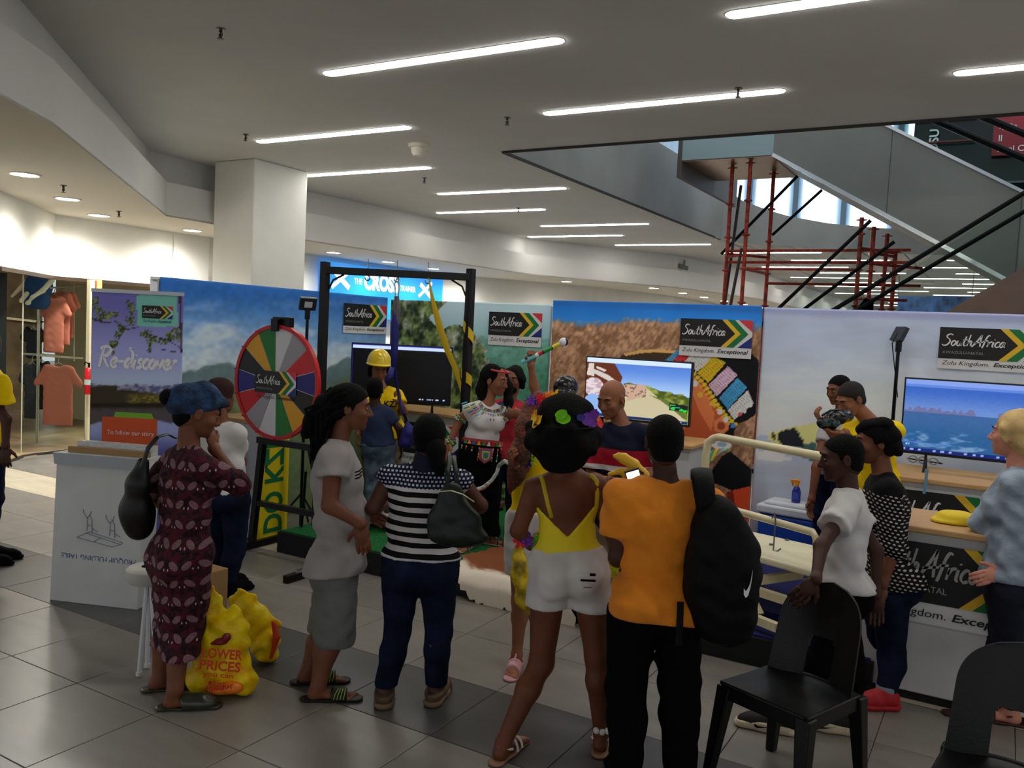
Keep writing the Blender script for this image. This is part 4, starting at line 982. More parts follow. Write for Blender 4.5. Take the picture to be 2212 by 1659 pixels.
put_text(mb, 'Zulu Kingdom.', (-.605, 5.071, .465), (1, 0, 0), (0, 0, 1), height=.055, width=.42, shear=.1); mb.build('tagline', PTXT, c1); mb = MB(); put_text(mb, 'Exceptional', (-.155, 5.071, .465), (1, 0, 0), (0, 0, 1), height=.055, width=.38, bold=.02, shear=.2)
mb.build('tagline', PTXT, c1)
c2 = counter('back counter under the right television with wood top and tourism logo', -.75, .5, 6.35, 7.0, 1.06, (-.73, .66, .84, .31, .1))
c3 = counter('counter under the middle television, hidden behind the bald man', -3.35, -2.15, 6.6, 7.15, 1.07, (-3.2, .6, .9, .3, .1))
p = atd(866, 890, 7.95)
# corner counter with the black-screen TV
c4 = counter('corner counter behind the boy, wood top and tourism logo', -5.6, -4.6, 6.95, 7.45, 1.06, (-5.5, .62, .92, .32, .1))
c5 = empty('counter', (-5.7, 5.3, 0), 'white counter behind the prize wheel with a yellow DO KZN side', 'counter')
MB().box((-6.0, 5.1, .03), (-5.395, 5.42, 1.02)).build('fabric_front', CW, c5, bevel=.008)
MB().box((-6.0, 5.07, 1.02), (-5.36, 5.46, 1.055)).build('wood_top', WD, c5, bevel=.006)
YEL = M('yellow_print', (232, 206, 20), .6, bump=(2.5, .4, .03))
MB().box((-5.40, 5.085, .03), (-5.385, 5.42, 1.0)).build('yellow_side', YEL, c5, label='bright yellow side panel')
mb = MB(); put_text(mb, 'DO KZN', (-5.384+.0015, 5.5, .10), (0, 0, 1), (0, -1, 0), height=.20, width=.86, bold=.02)
V_ = np.array(mb.v); V_[:, 1] = 5.36-(V_[:, 1]-5.4)*-1.0-.0; mb.v = [tuple(v) for v in V_]
mb = MB(); put_text(mb, 'DO KZN', (-5.382, 5.42, .08), (0, 0, 1), (0, -1, 0), height=.22, width=.9, bold=.03)
mb.v = [(v[0], 5.14+(5.42-v[1]), v[2]) for v in mb.v]
mb.build('lettering', M('print_green2', (18, 116, 66), .6), c5, label='green DO KZN lettering')
logo('printed_logo', (-6.3+.33, 5.098, .66), (1, 0, 0), (0, 0, 1), .41, .26, c5, tagh=.08)

# yellow helmet-like hat on the near counter
HH = M('hardhat_yellow', (240, 206, 30), .22, spec=.6, coat=.3)
def hard_hat(name, label, c, sz=1.0, parent=None, f=(0, -1), cat='helmet'):
    c = np.asarray(c, float); r = parent or empty(name, c, label, cat)
    fx, fy = unit(f); V = []; seg = 28; rings = 10
    for i in range(rings+1):
        th = math.pi/2*i/rings
        for k in range(seg):
            a = 2*math.pi*k/seg; ridge = 1+.05*max(0, math.cos(a*1))*0+.03*(abs(math.cos(a)) < .16)
            rr_ = math.sin(th); x, y, z = .105*rr_*math.cos(a)*ridge, .128*rr_*math.sin(a), .125*math.cos(th)
            V.append(c+sz*np.array([x*fy+y*fx, -x*fx+y*fy, z]))
    m = MB(); m.add(V, [(i*seg+k, (i+1)*seg+k, (i+1)*seg+(k+1) % seg, i*seg+(k+1) % seg) for i in range(rings) for k in range(seg)])
    m.build('shell' if parent is None else 'hard_hat', HH, r, smooth=True)
    m = MB(); V = []
    for k in range(seg):
        a = 2*math.pi*k/seg; fr = max(0, math.sin(a))
        for s_, z in ((1, .0), (1.08+.28*fr**2, -.012*fr-.004), (1.08+.28*fr**2, -.02*fr-.008), (1, -.01)):
            x, y = .106*math.cos(a)*s_, .129*math.sin(a)*s_; V.append(c+sz*np.array([x*fy+y*fx, -x*fx+y*fy, z]))
    m.add(V, [(k*4+j, k*4+(j+1) % 4, ((k+1) % seg)*4+(j+1) % 4, ((k+1) % seg)*4+j) for k in range(seg) for j in range(4)])
    m.build('brim', HH, r, smooth=True); return r
q = atz(2066, 1130, .97); s_ = SDF(.006)
s_.ell(q+[0, 0, .03], (.105, .085, .042), k=.02).ell(q+[.02, .04, .012], (.13, .10, .018), k=.02).ell(q+[-.03, -.02, .012], (.10, .08, .016), k=.02); s_.wr = .003; s_.cut(q+[0, 0, .002], (0, 0, 1))
r = empty('folded_shirt', q, 'folded bright yellow shirt lying on the near counter', 'shirt'); sdf_obj(s_, 'cloth', M('yellow_cloth', (240, 208, 40), .7, bump=(40, .2)), r)
# goggles on the back counter
for k, (gx, gy) in enumerate([(1982, 1000), (2004, 1003)]):
    q = atz(gx, gy+4, 1.07)+[0, 0, .02]; r = empty('goggles', q, ['clear protective goggles on the back counter, left pair', 'clear protective goggles on the back counter, right pair'][k], 'goggles')
    m = MB()
    for sg in (-1, 1):
        m.tube([q+[sg*.035+.03*math.cos(a), 0, .02+.024*math.sin(a)] for a in np.linspace(0, 2*math.pi, 14)], .006, 6)
    m.build('frame', M('silver_plastic', (190, 194, 200), .3, .3), r, smooth='auto')
    MB().tube([q+[-.06, 0, .02], q+[-.08, .09, .01], q+[.02, .13, 0], q+[.09, .08, .0], q+[.06, 0, .02]], .005, 5).build('strap', M('dark_cable', (24, 24, 26), .6), r)
r = empty('lanyard', atz(1995, 1012, 1.06), 'pale blue lanyard hanging over the edge of the back counter', 'lanyard')
q = aty(2000, 1012, 6.30); MB().poly([q, q+[.018, 0, 0], q+[.012, -.005, -.17], q+[-.008, -.005, -.17]], (0, -.004, 0)).build('strap', M('pale_blue', (96, 150, 176), .6), r)

# ================================================================ PRIZE WHEEL
WC = aty(596, 826, 4.88); WR_ = .452
wh = empty('prize_wheel', (WC[0], 4.95, 0), 'round prize wheel with coloured segments on a black steel stand', 'wheel')
cols = {'w': (214, 214, 216), 'a': (158, 156, 162), 'r': (206, 20, 32), 'b': (18, 20, 120), 'k': (14, 13, 13), 'y': (228, 164, 22), 'g': (16, 122, 40)}
seq = 'warbkyg'*2; n_ = np.array([0, -1, 0.]); 
tilt = R_(0)
def wp(a, r_, d=0): return np.array([WC[0]+r_*math.sin(a), WC[1]-d, WC[2]+r_*math.cos(a)])
MB().lathe(WC+[0, .0, 0], [(.001, -.02), (WR_, -.02), (WR_, .0), (.001, .0)], 64, ax=(0, -1, 0)).build('backing_disc', M('white_panel', (225, 222, 216), .6), wh)
ofs = -.04
for i, ch in enumerate(seq):
    a0 = ofs+2*math.pi*i/14; a1 = ofs+2*math.pi*(i+1)/14; pts = [wp(a0, .02, .001)]+[wp(a, WR_-.014, .001) for a in np.linspace(a0+.006, a1-.006, 8)]
    MB().poly(pts, (0, -.003, 0)).build('segment', M('wheel_'+ch, cols[ch], .4), wh)
m = MB(); ring = []
for k in range(72):
    a = 2*math.pi*k/72
    for rr_, d in ((WR_-.022, .012), (WR_+.008, .012), (WR_+.008, -.024), (WR_-.022, -.02)): ring.append(wp(a, rr_, d))
m.add(ring, [(k*4+j, k*4+(j+1) % 4, ((k+1) % 72)*4+(j+1) % 4, ((k+1) % 72)*4+j) for k in range(72) for j in range(4)])
m.build('rim', M('wheel_rim_red', (196, 28, 34), .35), wh, smooth='auto')
m = MB(); [m.tube([wp(ofs+2*math.pi*k/14, WR_-.0, .016), wp(ofs+2*math.pi*k/14, WR_-.0, .03)], .006, 6) for k in range(14)]
m.build('peg', M('wheel_rim_red', (196, 28, 34), .35), wh)
A = aty(550, 846, 4.868); B = aty(638, 851, 4.868); T = aty(551, 798, 4.868)
logo('printed_logo', A*[1, 0, 1]+[0, 4.872, 0], (1, 0, 0), (0, 0, 1), B[0]-A[0], T[2]-A[2], wh, tagh=.07, white_back=False)
SB = M('stand_black', (16, 15, 15), .35, .4)
xl, xr = WC[0]-.36, WC[0]+.36; zf = 1.02
L0 = np.array([-5.33, 4.97, .06]); R0 = np.array([-4.42, 4.97, .06]); LT = aty(568, 951, 4.95); RT = aty(652, 966, 4.95); RT[2] = LT[2]
m = MB(); m.bar(L0, LT, .05).bar(R0, RT+[.1, 0, 0], .05).bar(LT+[-.05, 0, 0], RT+[.13, 0, 0], .05).build('stand_frame', SB, wh)
m = MB(); zc = .36; pL = L0+(LT-L0)*(zc/LT[2]); pR = R0+(RT+[.1, 0, 0]-R0)*(zc/RT[2]); m.bar(pL, pR, .045).build('crossbar', SB, wh)
for x in (-5.33, -4.42):
    MB().bar((x, 4.45, .03), (x, 5.42, .03), .05, .055).build('foot', SB, wh, bevel=.004)
MB().obox((-4.42, 4.62, .065), (1, 0, 0), (0, 1, 0), (0, 0, 1), .02, .05, .008).build('foot_label', M('chrome_label', (200, 190, 190), .2, .9), wh)
MB().bar((WC[0], 4.96, 1.0), (WC[0], 4.96, WC[2]+WR_+.06), .05, .03).build('mast', SB, wh)
MB().tube([(-5.1, 5.3, .06), (-4.78, 5.0, .72)], .012, 8).build('stay', SB, wh)
t = wp(0, WR_); m = MB(); m.obox(t+[.03, .03, .03], (1, 0, 0), (0, 1, 0), (0, 0, 1), .09, .03, .04).build('pointer_bracket', SB, wh, bevel=.006)
MB().obox(t+[.0, -.03, .005], (1, 0, 0), (0, 1, 0), (0, 0, 1), .035, .012, .05).build('pointer', SB, wh, bevel=.004)

# ================================================================ BUNGEE FRAME
dF = 7.1
bf = empty('gantry', atz(850, 1110, PZ), 'tall black square-tube frame holding the bungee harness and tape', 'frame')
tl = atd(703, 566, dF); tr_ = atd(1018, 580, dF); tr_[2] = tl[2] = (tl[2]+tr_[2])/2
FB = M('frame_black', (12, 12, 13), .5)
for q in (tl, tr_):
    MB().bar((q[0], q[1], .18 if q is not tl else .0), q, .062, up=(1, 0, 0)).build('post', FB, bf, bevel=.004)
MB().bar(tl-[0, 0, .07], tr_-[0, 0, .07], .06).build('beam', FB, bf, bevel=.004)
ud = unit(tr_-tl)
for q, sg in ((tl, 1), (tr_, -1)):
    MB().tube([q+ud*sg*.03-[0, 0, .24], q+ud*sg*.07-[0, 0, .15], q+ud*sg*.16-[0, 0, .1]], .009, 6).build('corner_brace', FB, bf)
ST = M('steel_hook', (150, 150, 150), .25, .9)
for px_ in (795, 858, 925):
    t = (px_-703)/(1018-703); q = tl+(tr_-tl)*t-[0, 0, .1]
    MB().tube([q+[0, 0, .14], q+[0, 0, .0]], .005, 6).tube([q+ud*.02*math.sin(a)-[0, 0, .02-.02*math.cos(a)] for a in np.linspace(0, 5, 9)], .006, 6).build('eye_hook', ST, bf)
def P7(x, y, d=7.05): return atd(x, y, d)
hs = empty('bungee_harness', P7(858, 640), 'dark blue bungee straps and harness hanging from the frame', 'harness')
NB = M('navy_strap', (30, 30, 110), .7, bump=(60, .3)); DKB = M('strap_dark', (26, 26, 34), .6)
MB().tube([P7(858, 600), P7(862, 612), P7(861, 640), P7(854, 640), P7(853, 612), P7(858, 600)], .006, 6).build('carabiner', ST, hs)
MB().tube([P7(857, 640), P7(857, 668), P7(856, 700)], [.02, .032, .026], 8).build('chain_bundle', M('strap_grey', (92, 92, 98), .5, .4), hs)
MB().tube([P7(857, 655), P7(853, 700), P7(852, 760), P7(850, 800)], [.02, .034, .03, .022], 10).build('cord_cover', NB, hs, smooth=True)
MB().tube([P7(852, 660), P7(847, 720)], [.012, .014], 6).build('cord', DKB, hs)
MB().tube([P7(852, 790), P7(856, 830, 7.2), P7(862, 852, 7.25), P7(866, 875), P7(876, 905), P7(880, 918)], [.016, .014, .012, .010, .010, .012], 8, flat=.5).build('strap', NB, hs, smooth=True)
MB().tube([P7(849, 790), P7(842, 812, 6.98), P7(832, 826, 6.98)], [.02, .03, .012], 8, flat=.5).build('strap', NB, hs, smooth=True)
MB().tube([P7(873, 893), P7(880, 915)], .012, 8).build('buckle', RUB, hs)
s_ = SDF(.009); s_.chain([P7(880, 915), P7(884, 935), P7(876, 955), P7(866, 962)], [.02, .06, .05, .02], k=.03); s_.wr = .004; sdf_obj(s_, 'seat_sling', NB, hs)
HZT = ramp_mat('hazard_tape', lambda N, L, o: (lambda sp: cramp(N, L, mth(N, L, 'FRACT', mth(N, L, 'MULTIPLY', sp.outputs[2], 1.6)), [(0, (224, 186, 20)), (.62, (18, 17, 16))], True))((lambda s: (L.new(o, s.inputs[0]), s)[1])(N.new('ShaderNodeSeparateXYZ'))), .5)
YT = M('tape_yellow', (226, 188, 20), .5)
tp = empty('barrier_tape', P7(960, 700), 'yellow barrier tape hanging slack from the beam', 'tape')
MB().tube([P7(926, 600), P7(934, 645), P7(948, 700), P7(966, 755), P7(985, 800), P7(998, 848)], [.004, .02, .034, .03, .026, .012], 6, flat=.12, up=(0, -1, 0)).build('tape', YT, tp, smooth='auto')
tp2 = empty('barrier_tape', P7(1010, 740), 'black and yellow tape wound around the right post', 'tape')
def wrap(x0, y0, x1, y1, nm):
    a_ = P7(x0, y0); b_ = P7(x1, y1); m = MB(); w_ = .045; cq = [tr_[0], tr_[1]]
    V = []; 
    for t in np.linspace(0, 1, 9):
        an = math.pi*(1.15-t*1.3)+0; base = np.array([tr_[0], tr_[1], 0]); u_ = ud; v_ = unit(np.cross((0, 0, 1), ud))
        p_ = base+u_*.047*math.cos(an)-v_*.047*math.sin(an); z = a_[2]*(1-t)+b_[2]*t
        V += [p_+[0, 0, z+.04], p_+[0, 0, z-.05]]
    m.add(V, [(2*i, 2*i+1, 2*i+3, 2*i+2) for i in range(8)]); m.build(nm, YT, tp2)
wrap(1010, 690, 1022, 740, 'tape_turn'); wrap(1002, 798, 1012, 830, 'tape_turn')
q = np.array([tr_[0], tr_[1], 0])
MB().tube([P7(1014, 600, 7.0), P7(1012, 660, 7.0), P7(1006, 745, 7.02), P7(1000, 850, 7.0), P7(997, 930, 7.0)], [.006, .012, .03, .034, .03], 6, flat=.2).build('tape_tail', RUB, tp2, smooth='auto')

# ================================================================ FLOOD LIGHTS ON STANDS
def flood(label, px_, pyl, pyb, d, yaw):
    q = atd(px_, pyl, d); b_ = atd(px_-6, pyb, d+.0); r = empty('flood_light', (q[0], q[1], 0), label, 'floodlight')
    MB().tube([(q[0], q[1], 0), (q[0], q[1], q[2]-.1)], .014, 8).build('stand_pole', SB, r)
    MB().tube([(q[0], q[1], q[2]-.14), (q[0], q[1], q[2]-.04)], .024, 8).build('clamp', SB, r)
    fx = np.array([math.cos(yaw), math.sin(yaw), -.45]); ax, ay, az = frame_of(fx)
    MB().obox(q, ax, ay, az, .075, .06, .02).build('housing', M('flood_grey', (56, 58, 64), .4, .5), r, bevel=.005)
    MB().obox(q+az*.022, ax, ay, az, .035, .028, .003).build('lamp_glass', M('flood_glass', (200, 205, 210), .2), r)
    MB().tube([q-az*.02, q-az*.06-[0, 0, .1], [q[0]+.02, q[1]+.02, q[2]-.5]], .004, 5).build('cable', RUB, r)
    m = MB()
    for a in (0, 2.1, 4.2): m.tube([(q[0], q[1], .35), (q[0]+.3*math.cos(a), q[1]+.3*math.sin(a), .02)], .01, 6)
    m.build('tripod_leg', SB, r)
flood('flood light on a thin pole behind the prize wheel', 665, 656, 900, 7.6, 2.6+math.pi)
flood('flood light on a thin pole left of the right television', 1943, 722, 950, 6.7, .6)

# ================================================================ BENCH FRAME, COOLER, SPRAY
CR = M('cream_enamel', (226, 214, 172), .35, coat=.2, var=(5, .03))
bn = empty('bed_frame', (-1.1, 5.4, PZ), 'cream enamelled metal bed frame with rounded rail and folding legs', 'bed')
def tl_(pts, r_, nm, seg=10): 
    return MB().tube(pts, r_, seg).build(nm, CR, bn, smooth='auto')
A0 = atd(1522, 1030, 5.65); A1 = atd(1524, 985, 5.65); A2 = atd(1530, 955, 5.65); A3 = atd(1552, 944, 5.6); A4 = atd(1765, 984, 5.0); A4 = A3+(A4-A3)*1.22
tl_([A0, A1, A2, (A2+A3)/2+[0, 0, .008], A3, A4], .026, 'rail')
B0 = atd(1560, 1094, 5.62); B1 = atd(1590, 1103, 5.55); B2 = atd(1756, 1150, 5.05); B3 = atd(1764, 1165, 5.02); B4 = atd(1764, 1260, 5.0)
tl_([B0, B1, B2, B3, B4], .023, 'rail')
tl_([A0, A0-[0, 0, .7]], .026, 'post')
c_ = [atd(1560, 1132, 5.95), atd(1640, 1145, 5.75), atd(1768, 1182, 5.35), atd(1768, 1235, 5.0), atd(1600, 1186, 5.45), atd(1540, 1165, 5.7)]
zt = .6
c_ = [atz(1590, 1140, .6), atz(1770, 1180, .6), atz(1775, 1238, .6), atz(1600, 1190, .6), atz(1540, 1168, .6), atz(1535, 1132, .6)]
MB().poly(c_, (0, 0, -.045)).build('mattress_board', M('cream_board', (232, 224, 190), .4), bn, bevel=.012)
for q in (atz(1666, 1176, .605), atz(1700, 1166, .605)): MB().lathe(q, [(.001, 0), (.016, 0), (.014, .004), (.001, .004)], 12).build('screw_cap', M('dull_chrome', (120, 115, 105), .4, .8), bn)
q = atd(1678, 1122, 5.28)
MB().tube([q+[-.03, 0, .0], q+[-.01, -.02, .035], q+[.0, -.035, 0], q+[0, -.035, -.19], q+[.025, -.035, -.19], q+[.045, -.035, -.17]], .005, 6).build('wire_hook', ST, bn)
for (p1, d1), (p2, d2) in [(((1560, 1265), 5.3), ((1733, 1240), 5.25)), (((1590, 1262), 5.35), ((1740, 1310), 5.05)), (((1590, 1320), 5.25), ((1680, 1356), 5.0)), (((1560, 1160), 5.6), ((1640, 1330), 5.2))]:
    MB().bar(atd(*p1, d1), atd(*p2, d2), .045, .05).build('folding_leg', CR, bn)
for q in (c_[4], c_[2]): MB().bar((q[0], q[1], .24), (q[0], q[1], .57), .04).build('leg', CR, bn)
q0 = atz(1642, 1202, PZ+.004)
co = empty('cooler_box', q0, 'blue cooler box with white lid on the platform behind the bed frame', 'cooler')
ca = atz(1640, 1185, PZ); cq = atz(1742, 1205, PZ); uc = unit((cq-ca)*[1, 1, 0]); vc = np.cross((0, 0, 1), uc); Lc = .52
cc = (ca+cq)/2+vc*.16; cc[2] = 0
MB().obox(cc+[0, 0, PZ+.155], uc, vc, (0, 0, 1), .235, .15, .15).build('body', M('cooler_blue', (20, 72, 176), .4), co, bevel=.02)
MB().obox(cc+[0, 0, PZ+.345], uc, vc, (0, 0, 1), .25, .165, .036).build('lid', M('cooler_white', (214, 218, 226), .45), co, bevel=.016)
MB().obox(cc+[0, 0, PZ+.395], uc, vc, (0, 0, 1), .20, .125, .016).build('lid_top', M('cooler_white', (214, 218, 226), .45), co, bevel=.014)
MB().obox(cc+uc*.252+[0, 0, PZ+.30], uc, vc, (0, 0, 1), .012, .05, .05).build('handle', M('cooler_blue', (20, 72, 176), .4), co, bevel=.006)
q = cc+[0, 0, PZ+.412]+uc*.03
sp = empty('spray_bottle', q, 'blue sunscreen spray bottle with orange trigger on the cooler lid', 'bottle')
MB().lathe(q, [(.001, 0), (.034, 0), (.037, .01), (.037, .09), (.026, .125), (.016, .14), (.001, .14)], 20).build('bottle', M('bottle_blue', (28, 40, 150), .3, coat=.3), sp, smooth='auto')
MB().lathe(q+[0, 0, .138], [(.001, 0), (.018, 0), (.018, .03), (.001, .03)], 14).obox(q+[-.012, 0, .178], (1, 0, 0), (0, 1, 0), (0, 0, 1), .038, .014, .014).obox(q+[-.035, 0, .155], (1, 0, .3), (0, 1, 0), (-.3, 0, 1), .006, .008, .022).build('trigger', M('trigger_orange', (240, 150, 20), .4), sp, bevel=.003)
MB().obox(q+[0, -.036, .06], (1, 0, 0), (0, 1, 0), (0, 0, 1), .022, .002, .028).build('label', M('label_blue', (70, 90, 190), .4), sp)

# ================================================================ BLACK PLASTIC CHAIRS
CP = M('black_plastic', (9, 10, 11), .36, spec=.3, bump=(90, .08))
def chair(label, P0, yaw):
    """P0: floor point under the seat centre; yaw: direction the chair faces (rad, world)"""
    r = empty('plastic_chair', P0, label, 'chair', 'black plastic chairs'); r.rotation_euler = (0, 0, yaw)
    def S(mb, nm, **k): 
        o = mb.build(nm, CP, None, **k); o.parent = r; return o
    # local: +x forward, y lateral
    V = []; nx, ny = 10, 10
    for i in range(nx+1):
        for j in range(ny+1):
            x = -.20+.42*i/nx; y = (-.21+.42*j/ny)*(1-.06*(1-i/nx)); e = max(abs(2*i/nx-1), abs(2*j/ny-1))
            V.append((x, y, .44-.012*(1-e**4)+.008*(i/nx)-.0*(e > .99)))
    m = MB(); n = len(V); Q = [(i*(ny+1)+j, (i+1)*(ny+1)+j, (i+1)*(ny+1)+j+1, i*(ny+1)+j+1) for i in range(nx) for j in range(ny)]
    bot = [(a, b, c-.012) for a, b, c in V]
    rim = [i*(ny+1) for i in range(nx+1)]+[nx*(ny+1)+j for j in range(1, ny+1)]+[i*(ny+1)+ny for i in range(nx-1, -1, -1)]+[j for j in range(ny-1, 0, -1)]
    m.add(V+bot, Q+[tuple(k+n for k in q[::-1]) for q in Q]+[(rim[k], rim[(k+1) % len(rim)], rim[(k+1) % len(rim)]+n, rim[k]+n) for k in range(len(rim))])
    S(m, 'seat', smooth='auto')
    m = MB()
    m.hexa([(.20, -.19, .375), (.22, -.19, .375), (.22, .19, .375), (.20, .19, .375)], [(.20, -.20, .44), (.225, -.20, .442), (.225, .20, .442), (.20, .20, .44)])
    for sg in (-1, 1):
        y0, y1 = sorted((sg*.195, sg*.212)); m.hexa([(-.19, y0, .375), (.215, y0, .375), (.215, y1, .375), (-.19, y1, .375)], [(-.19, y0, .44), (.215, y0, .442), (.215, y1, .442), (-.19, y1, .44)])
    S(m, 'apron', bevel=.004)
    for fx, sx in ((.205, 1), (-.19, -1)):
        for sg in (-1, 1):
            m = MB(); tx, ty = fx, sg*.19; bx, by = fx+sx*.045, sg*.225; a, b = .028, .034
            for (w1, w2) in ((b, a),):
                m.hexa([(bx-a*.75, by-a*.7, 0), (bx+a*.75, by-a*.7, 0), (bx+a*.75, by+a*.7, 0), (bx-a*.75, by+a*.7, 0)], [(tx-w1-.01*(sx > 0), ty-w1, .43), (tx+w1*.6, ty-w1, .43), (tx+w1*.6, ty+w1, .43), (tx-w1-.01, ty+w1, .43)])
            S(m, 'leg', bevel=.006)
    # back shell with grip hole near the seat
    nu, nv = 30, 26; V = []; keep = []
    for i in range(nu+1):
        for j in range(nv+1):
            u = -1+2*i/nu; v = j/nv
            hw = .205*(1-.10*v)*(1 if v < .62 else math.sqrt(max(0, 1-((v-.62)/.38)**2))*.62+.38*(1-((v-.62)/.38)**4))
            y = u*max(hw, .0); z = .41+.45*v; x = -.185-.09*v+.07*(u*hw/.205)**2
            V.append((x, y, z))
    def hole(i, j):
        u = -1+2*(i+.5)/nu; v = (j+.5)/nv; return .07 < v < .47 and abs(u) < .36 and (abs(u)/.36)**4+(max(0, v-.2)/.27)**4 < 1.05
    cells = [(i, j) for i in range(nu) for j in range(nv) if not hole(i, j)]
    Q = [(i*(nv+1)+j, (i+1)*(nv+1)+j, (i+1)*(nv+1)+j+1, i*(nv+1)+j+1) for i, j in cells]
    n = len(V); bot = [(a-.014, b, c) for a, b, c in V]; m = MB(); cs_ = set(cells); side = []
    for i, j in cells:
        q = (i*(nv+1)+j, (i+1)*(nv+1)+j, (i+1)*(nv+1)+j+1, i*(nv+1)+j+1)
        for (di, dj), (a, b) in (((0, -1), (q[0], q[1])), ((1, 0), (q[1], q[2])), ((0, 1), (q[2], q[3])), ((-1, 0), (q[3], q[0]))):
            if (i+di, j+dj) not in cs_: side.append((a, b, b+n, a+n))
    m.add(V+bot, Q+[tuple(k+n for k in q[::-1]) for q in Q]+side); S(m, 'backrest', smooth='auto')
    return r
chp = atz(1742, 1658, 0)
ch1 = chair('black plastic chair with the boy in the white T-shirt holding its back', (0, 0, 0), 0)
ch2 = copy_tree(ch1); ch2['label'] = 'black plastic chair at the lower right corner, cut by the frame'

# ================================================================ CARTON, STOOL, PAPER GOODS
CB = M('carton_white', (196, 198, 196), .7, var=(3, .03)); KR = M('carton_brown', (158, 124, 82), .8)
bx = empty('table_carton', (-5.05, 3.4, 0), 'tall white folding table carton standing upright at the left', 'carton')
c0 = atz(107, 1296, 0); c1_ = atz(296, 1318, 0); ub = unit(c1_-c0); nb = np.cross(ub, (0, 0, 1)); WB = np.linalg.norm(c1_-c0); HB = .98
lean = nb*-.05
def bp(u, v, l=0): return c0+ub*u*WB+np.array([0, 0, 1.])*v*HB+lean*v*1.0+nb*l
MB().hexa([bp(0, 0), bp(1.0, 0), bp(1.0, 0, -.16), bp(0, 0, -.16)], [bp(.0, 1), bp(1.02, 1.0), bp(1.02, 1, -.16), bp(.0, 1, -.16)]).build('carton_body', CB, bx, bevel=.004)
MB().hexa([bp(-.01, .92, .012), bp(1.03, .92, .012), bp(1.03, .92, .002), bp(-.01, .92, .002)], [bp(-.01, 1.0, .03), bp(1.03, 1.0, .03), bp(1.03, 1.0, .001), bp(-.01, 1.0, .001)]).build('top_flap', M('carton_grey', (170, 176, 182), .6), bx)
MB().hexa([bp(.1, 1, -.02), bp(1, 1, -.02), bp(1, 1, -.05), bp(.1, 1, -.05)], [bp(.1, 1.04, -.02), bp(1, 1.04, -.02), bp(1, 1.04, -.05), bp(.1, 1.04, -.05)]).build('inner_flap', KR, bx)
MB().hexa([bp(.14, 1.0, -.06), bp(1, 1.0, -.06), bp(1, 1.0, -.14), bp(.14, 1.0, -.14)], [bp(.16, 1.075, -.06), bp(1, 1.075, -.06), bp(1, 1.07, -.14), bp(.16, 1.07, -.14)]).build('plastic_wrap', M('shrink_wrap', (196, 198, 196), .15, bump=(20, .8, .02)), bx)
m = MB(); put_text(m, 'PROQUIP FOLDING TABLE', bp(.955, .335, .002), -ub, (0, 0, -1), height=.046, width=.54)
m.build('lettering', M('ink_blue', (66, 74, 140), .7), bx, label='upside-down blue lettering')
m = MB()
def ln(pts, r_=.0022): m.tube([bp(u, v, .002) for u, v in pts], r_, 4)
ln([(.28, .44), (.38, .475), (.78, .42), (.68, .40), (.28, .44)]); ln([(.38, .475), (.42, .485), (.80, .435), (.78, .42)]); ln([(.47, .42), (.55, .455)])
for x, y in ((.36, .49), (.62, .47)):
    ln([(x+.03, y), (x+.03, y+.09), (x+.06, y+.11), (x+.07, y+.135)]); ln([(x+.09, y-.01), (x+.08, y+.08), (x+.045, y+.11)]); ln([(x+.03, y+.04), (x+.09, y+.035)]); ln([(x+.03, y+.08), (x-.02, y+.12), (x-.02, y+.14)]); ln([(x+.09, y+.02), (x+.15, y+.0)])
m.build('line_drawing', M('ink_grey', (120, 124, 150), .7), bx, label='printed line drawing of a folding table')
stc = atz(318, 1440, 0); st_ = empty('folding_stool', stc, 'small white round-topped folding stool behind the woman in the patterned dress', 'stool')
WM = M('white_metal', (198, 200, 206), .35)
d0 = depth_at(stc)
tp_ = atd(322, 1240, d0+.05)
MB().lathe(tp_-[0, 0, .04], [(.04, 0), (.105, .0), (.12, .02), (.12, .07), (.10, .085), (.04, .085)], 26).build('seat_ring', M('stool_grey', (190, 188, 180), .5), st_, smooth='auto')
MB().lathe(tp_-[0, 0, .03], [(.001, 0), (.045, 0), (.045, .06), (.001, .06)], 18).build('seat_core', M('stool_dark', (60, 40, 34), .6), st_)
for (xa, ya, xb, yb_, dd) in [(311, 1258, 300, 1459, 0), (318, 1262, 318, 1441, .12), (330, 1262, 352, 1440, .2), (325, 1262, 338, 1462, -.1)]:
    b_ = atz(xb, yb_, .01); t_ = tp_-[0, 0, .04]+(b_-tp_)*[.25, .25, 0]
    l_ = MB().tube([t_, b_], .012, 8).build('leg', WM, st_); MB().tube([b_, b_+[0, 0, .02]], .016, 8).build('rubber_foot', M('foot_white', (210, 210, 205), .6), l_)
q = atz(340, 1380, 0)
br = empty('carton', q, 'brown wrapped carton behind the white stool', 'carton')
q = atz(326, 1400, 0)+[.05, .18, 0]
MB().box((q[0]-.1, q[1], 0), (q[0]+.14, q[1]+.2, .42)).build('carton_body', KR, br, bevel=.004)
MB().box((q[0]-.11, q[1]-.01, .02), (q[0]-.05, q[1]+.2, .44)).build('black_wrap', M('wrap_black', (40, 40, 36), .25, bump=(30, 1, .02)), br)

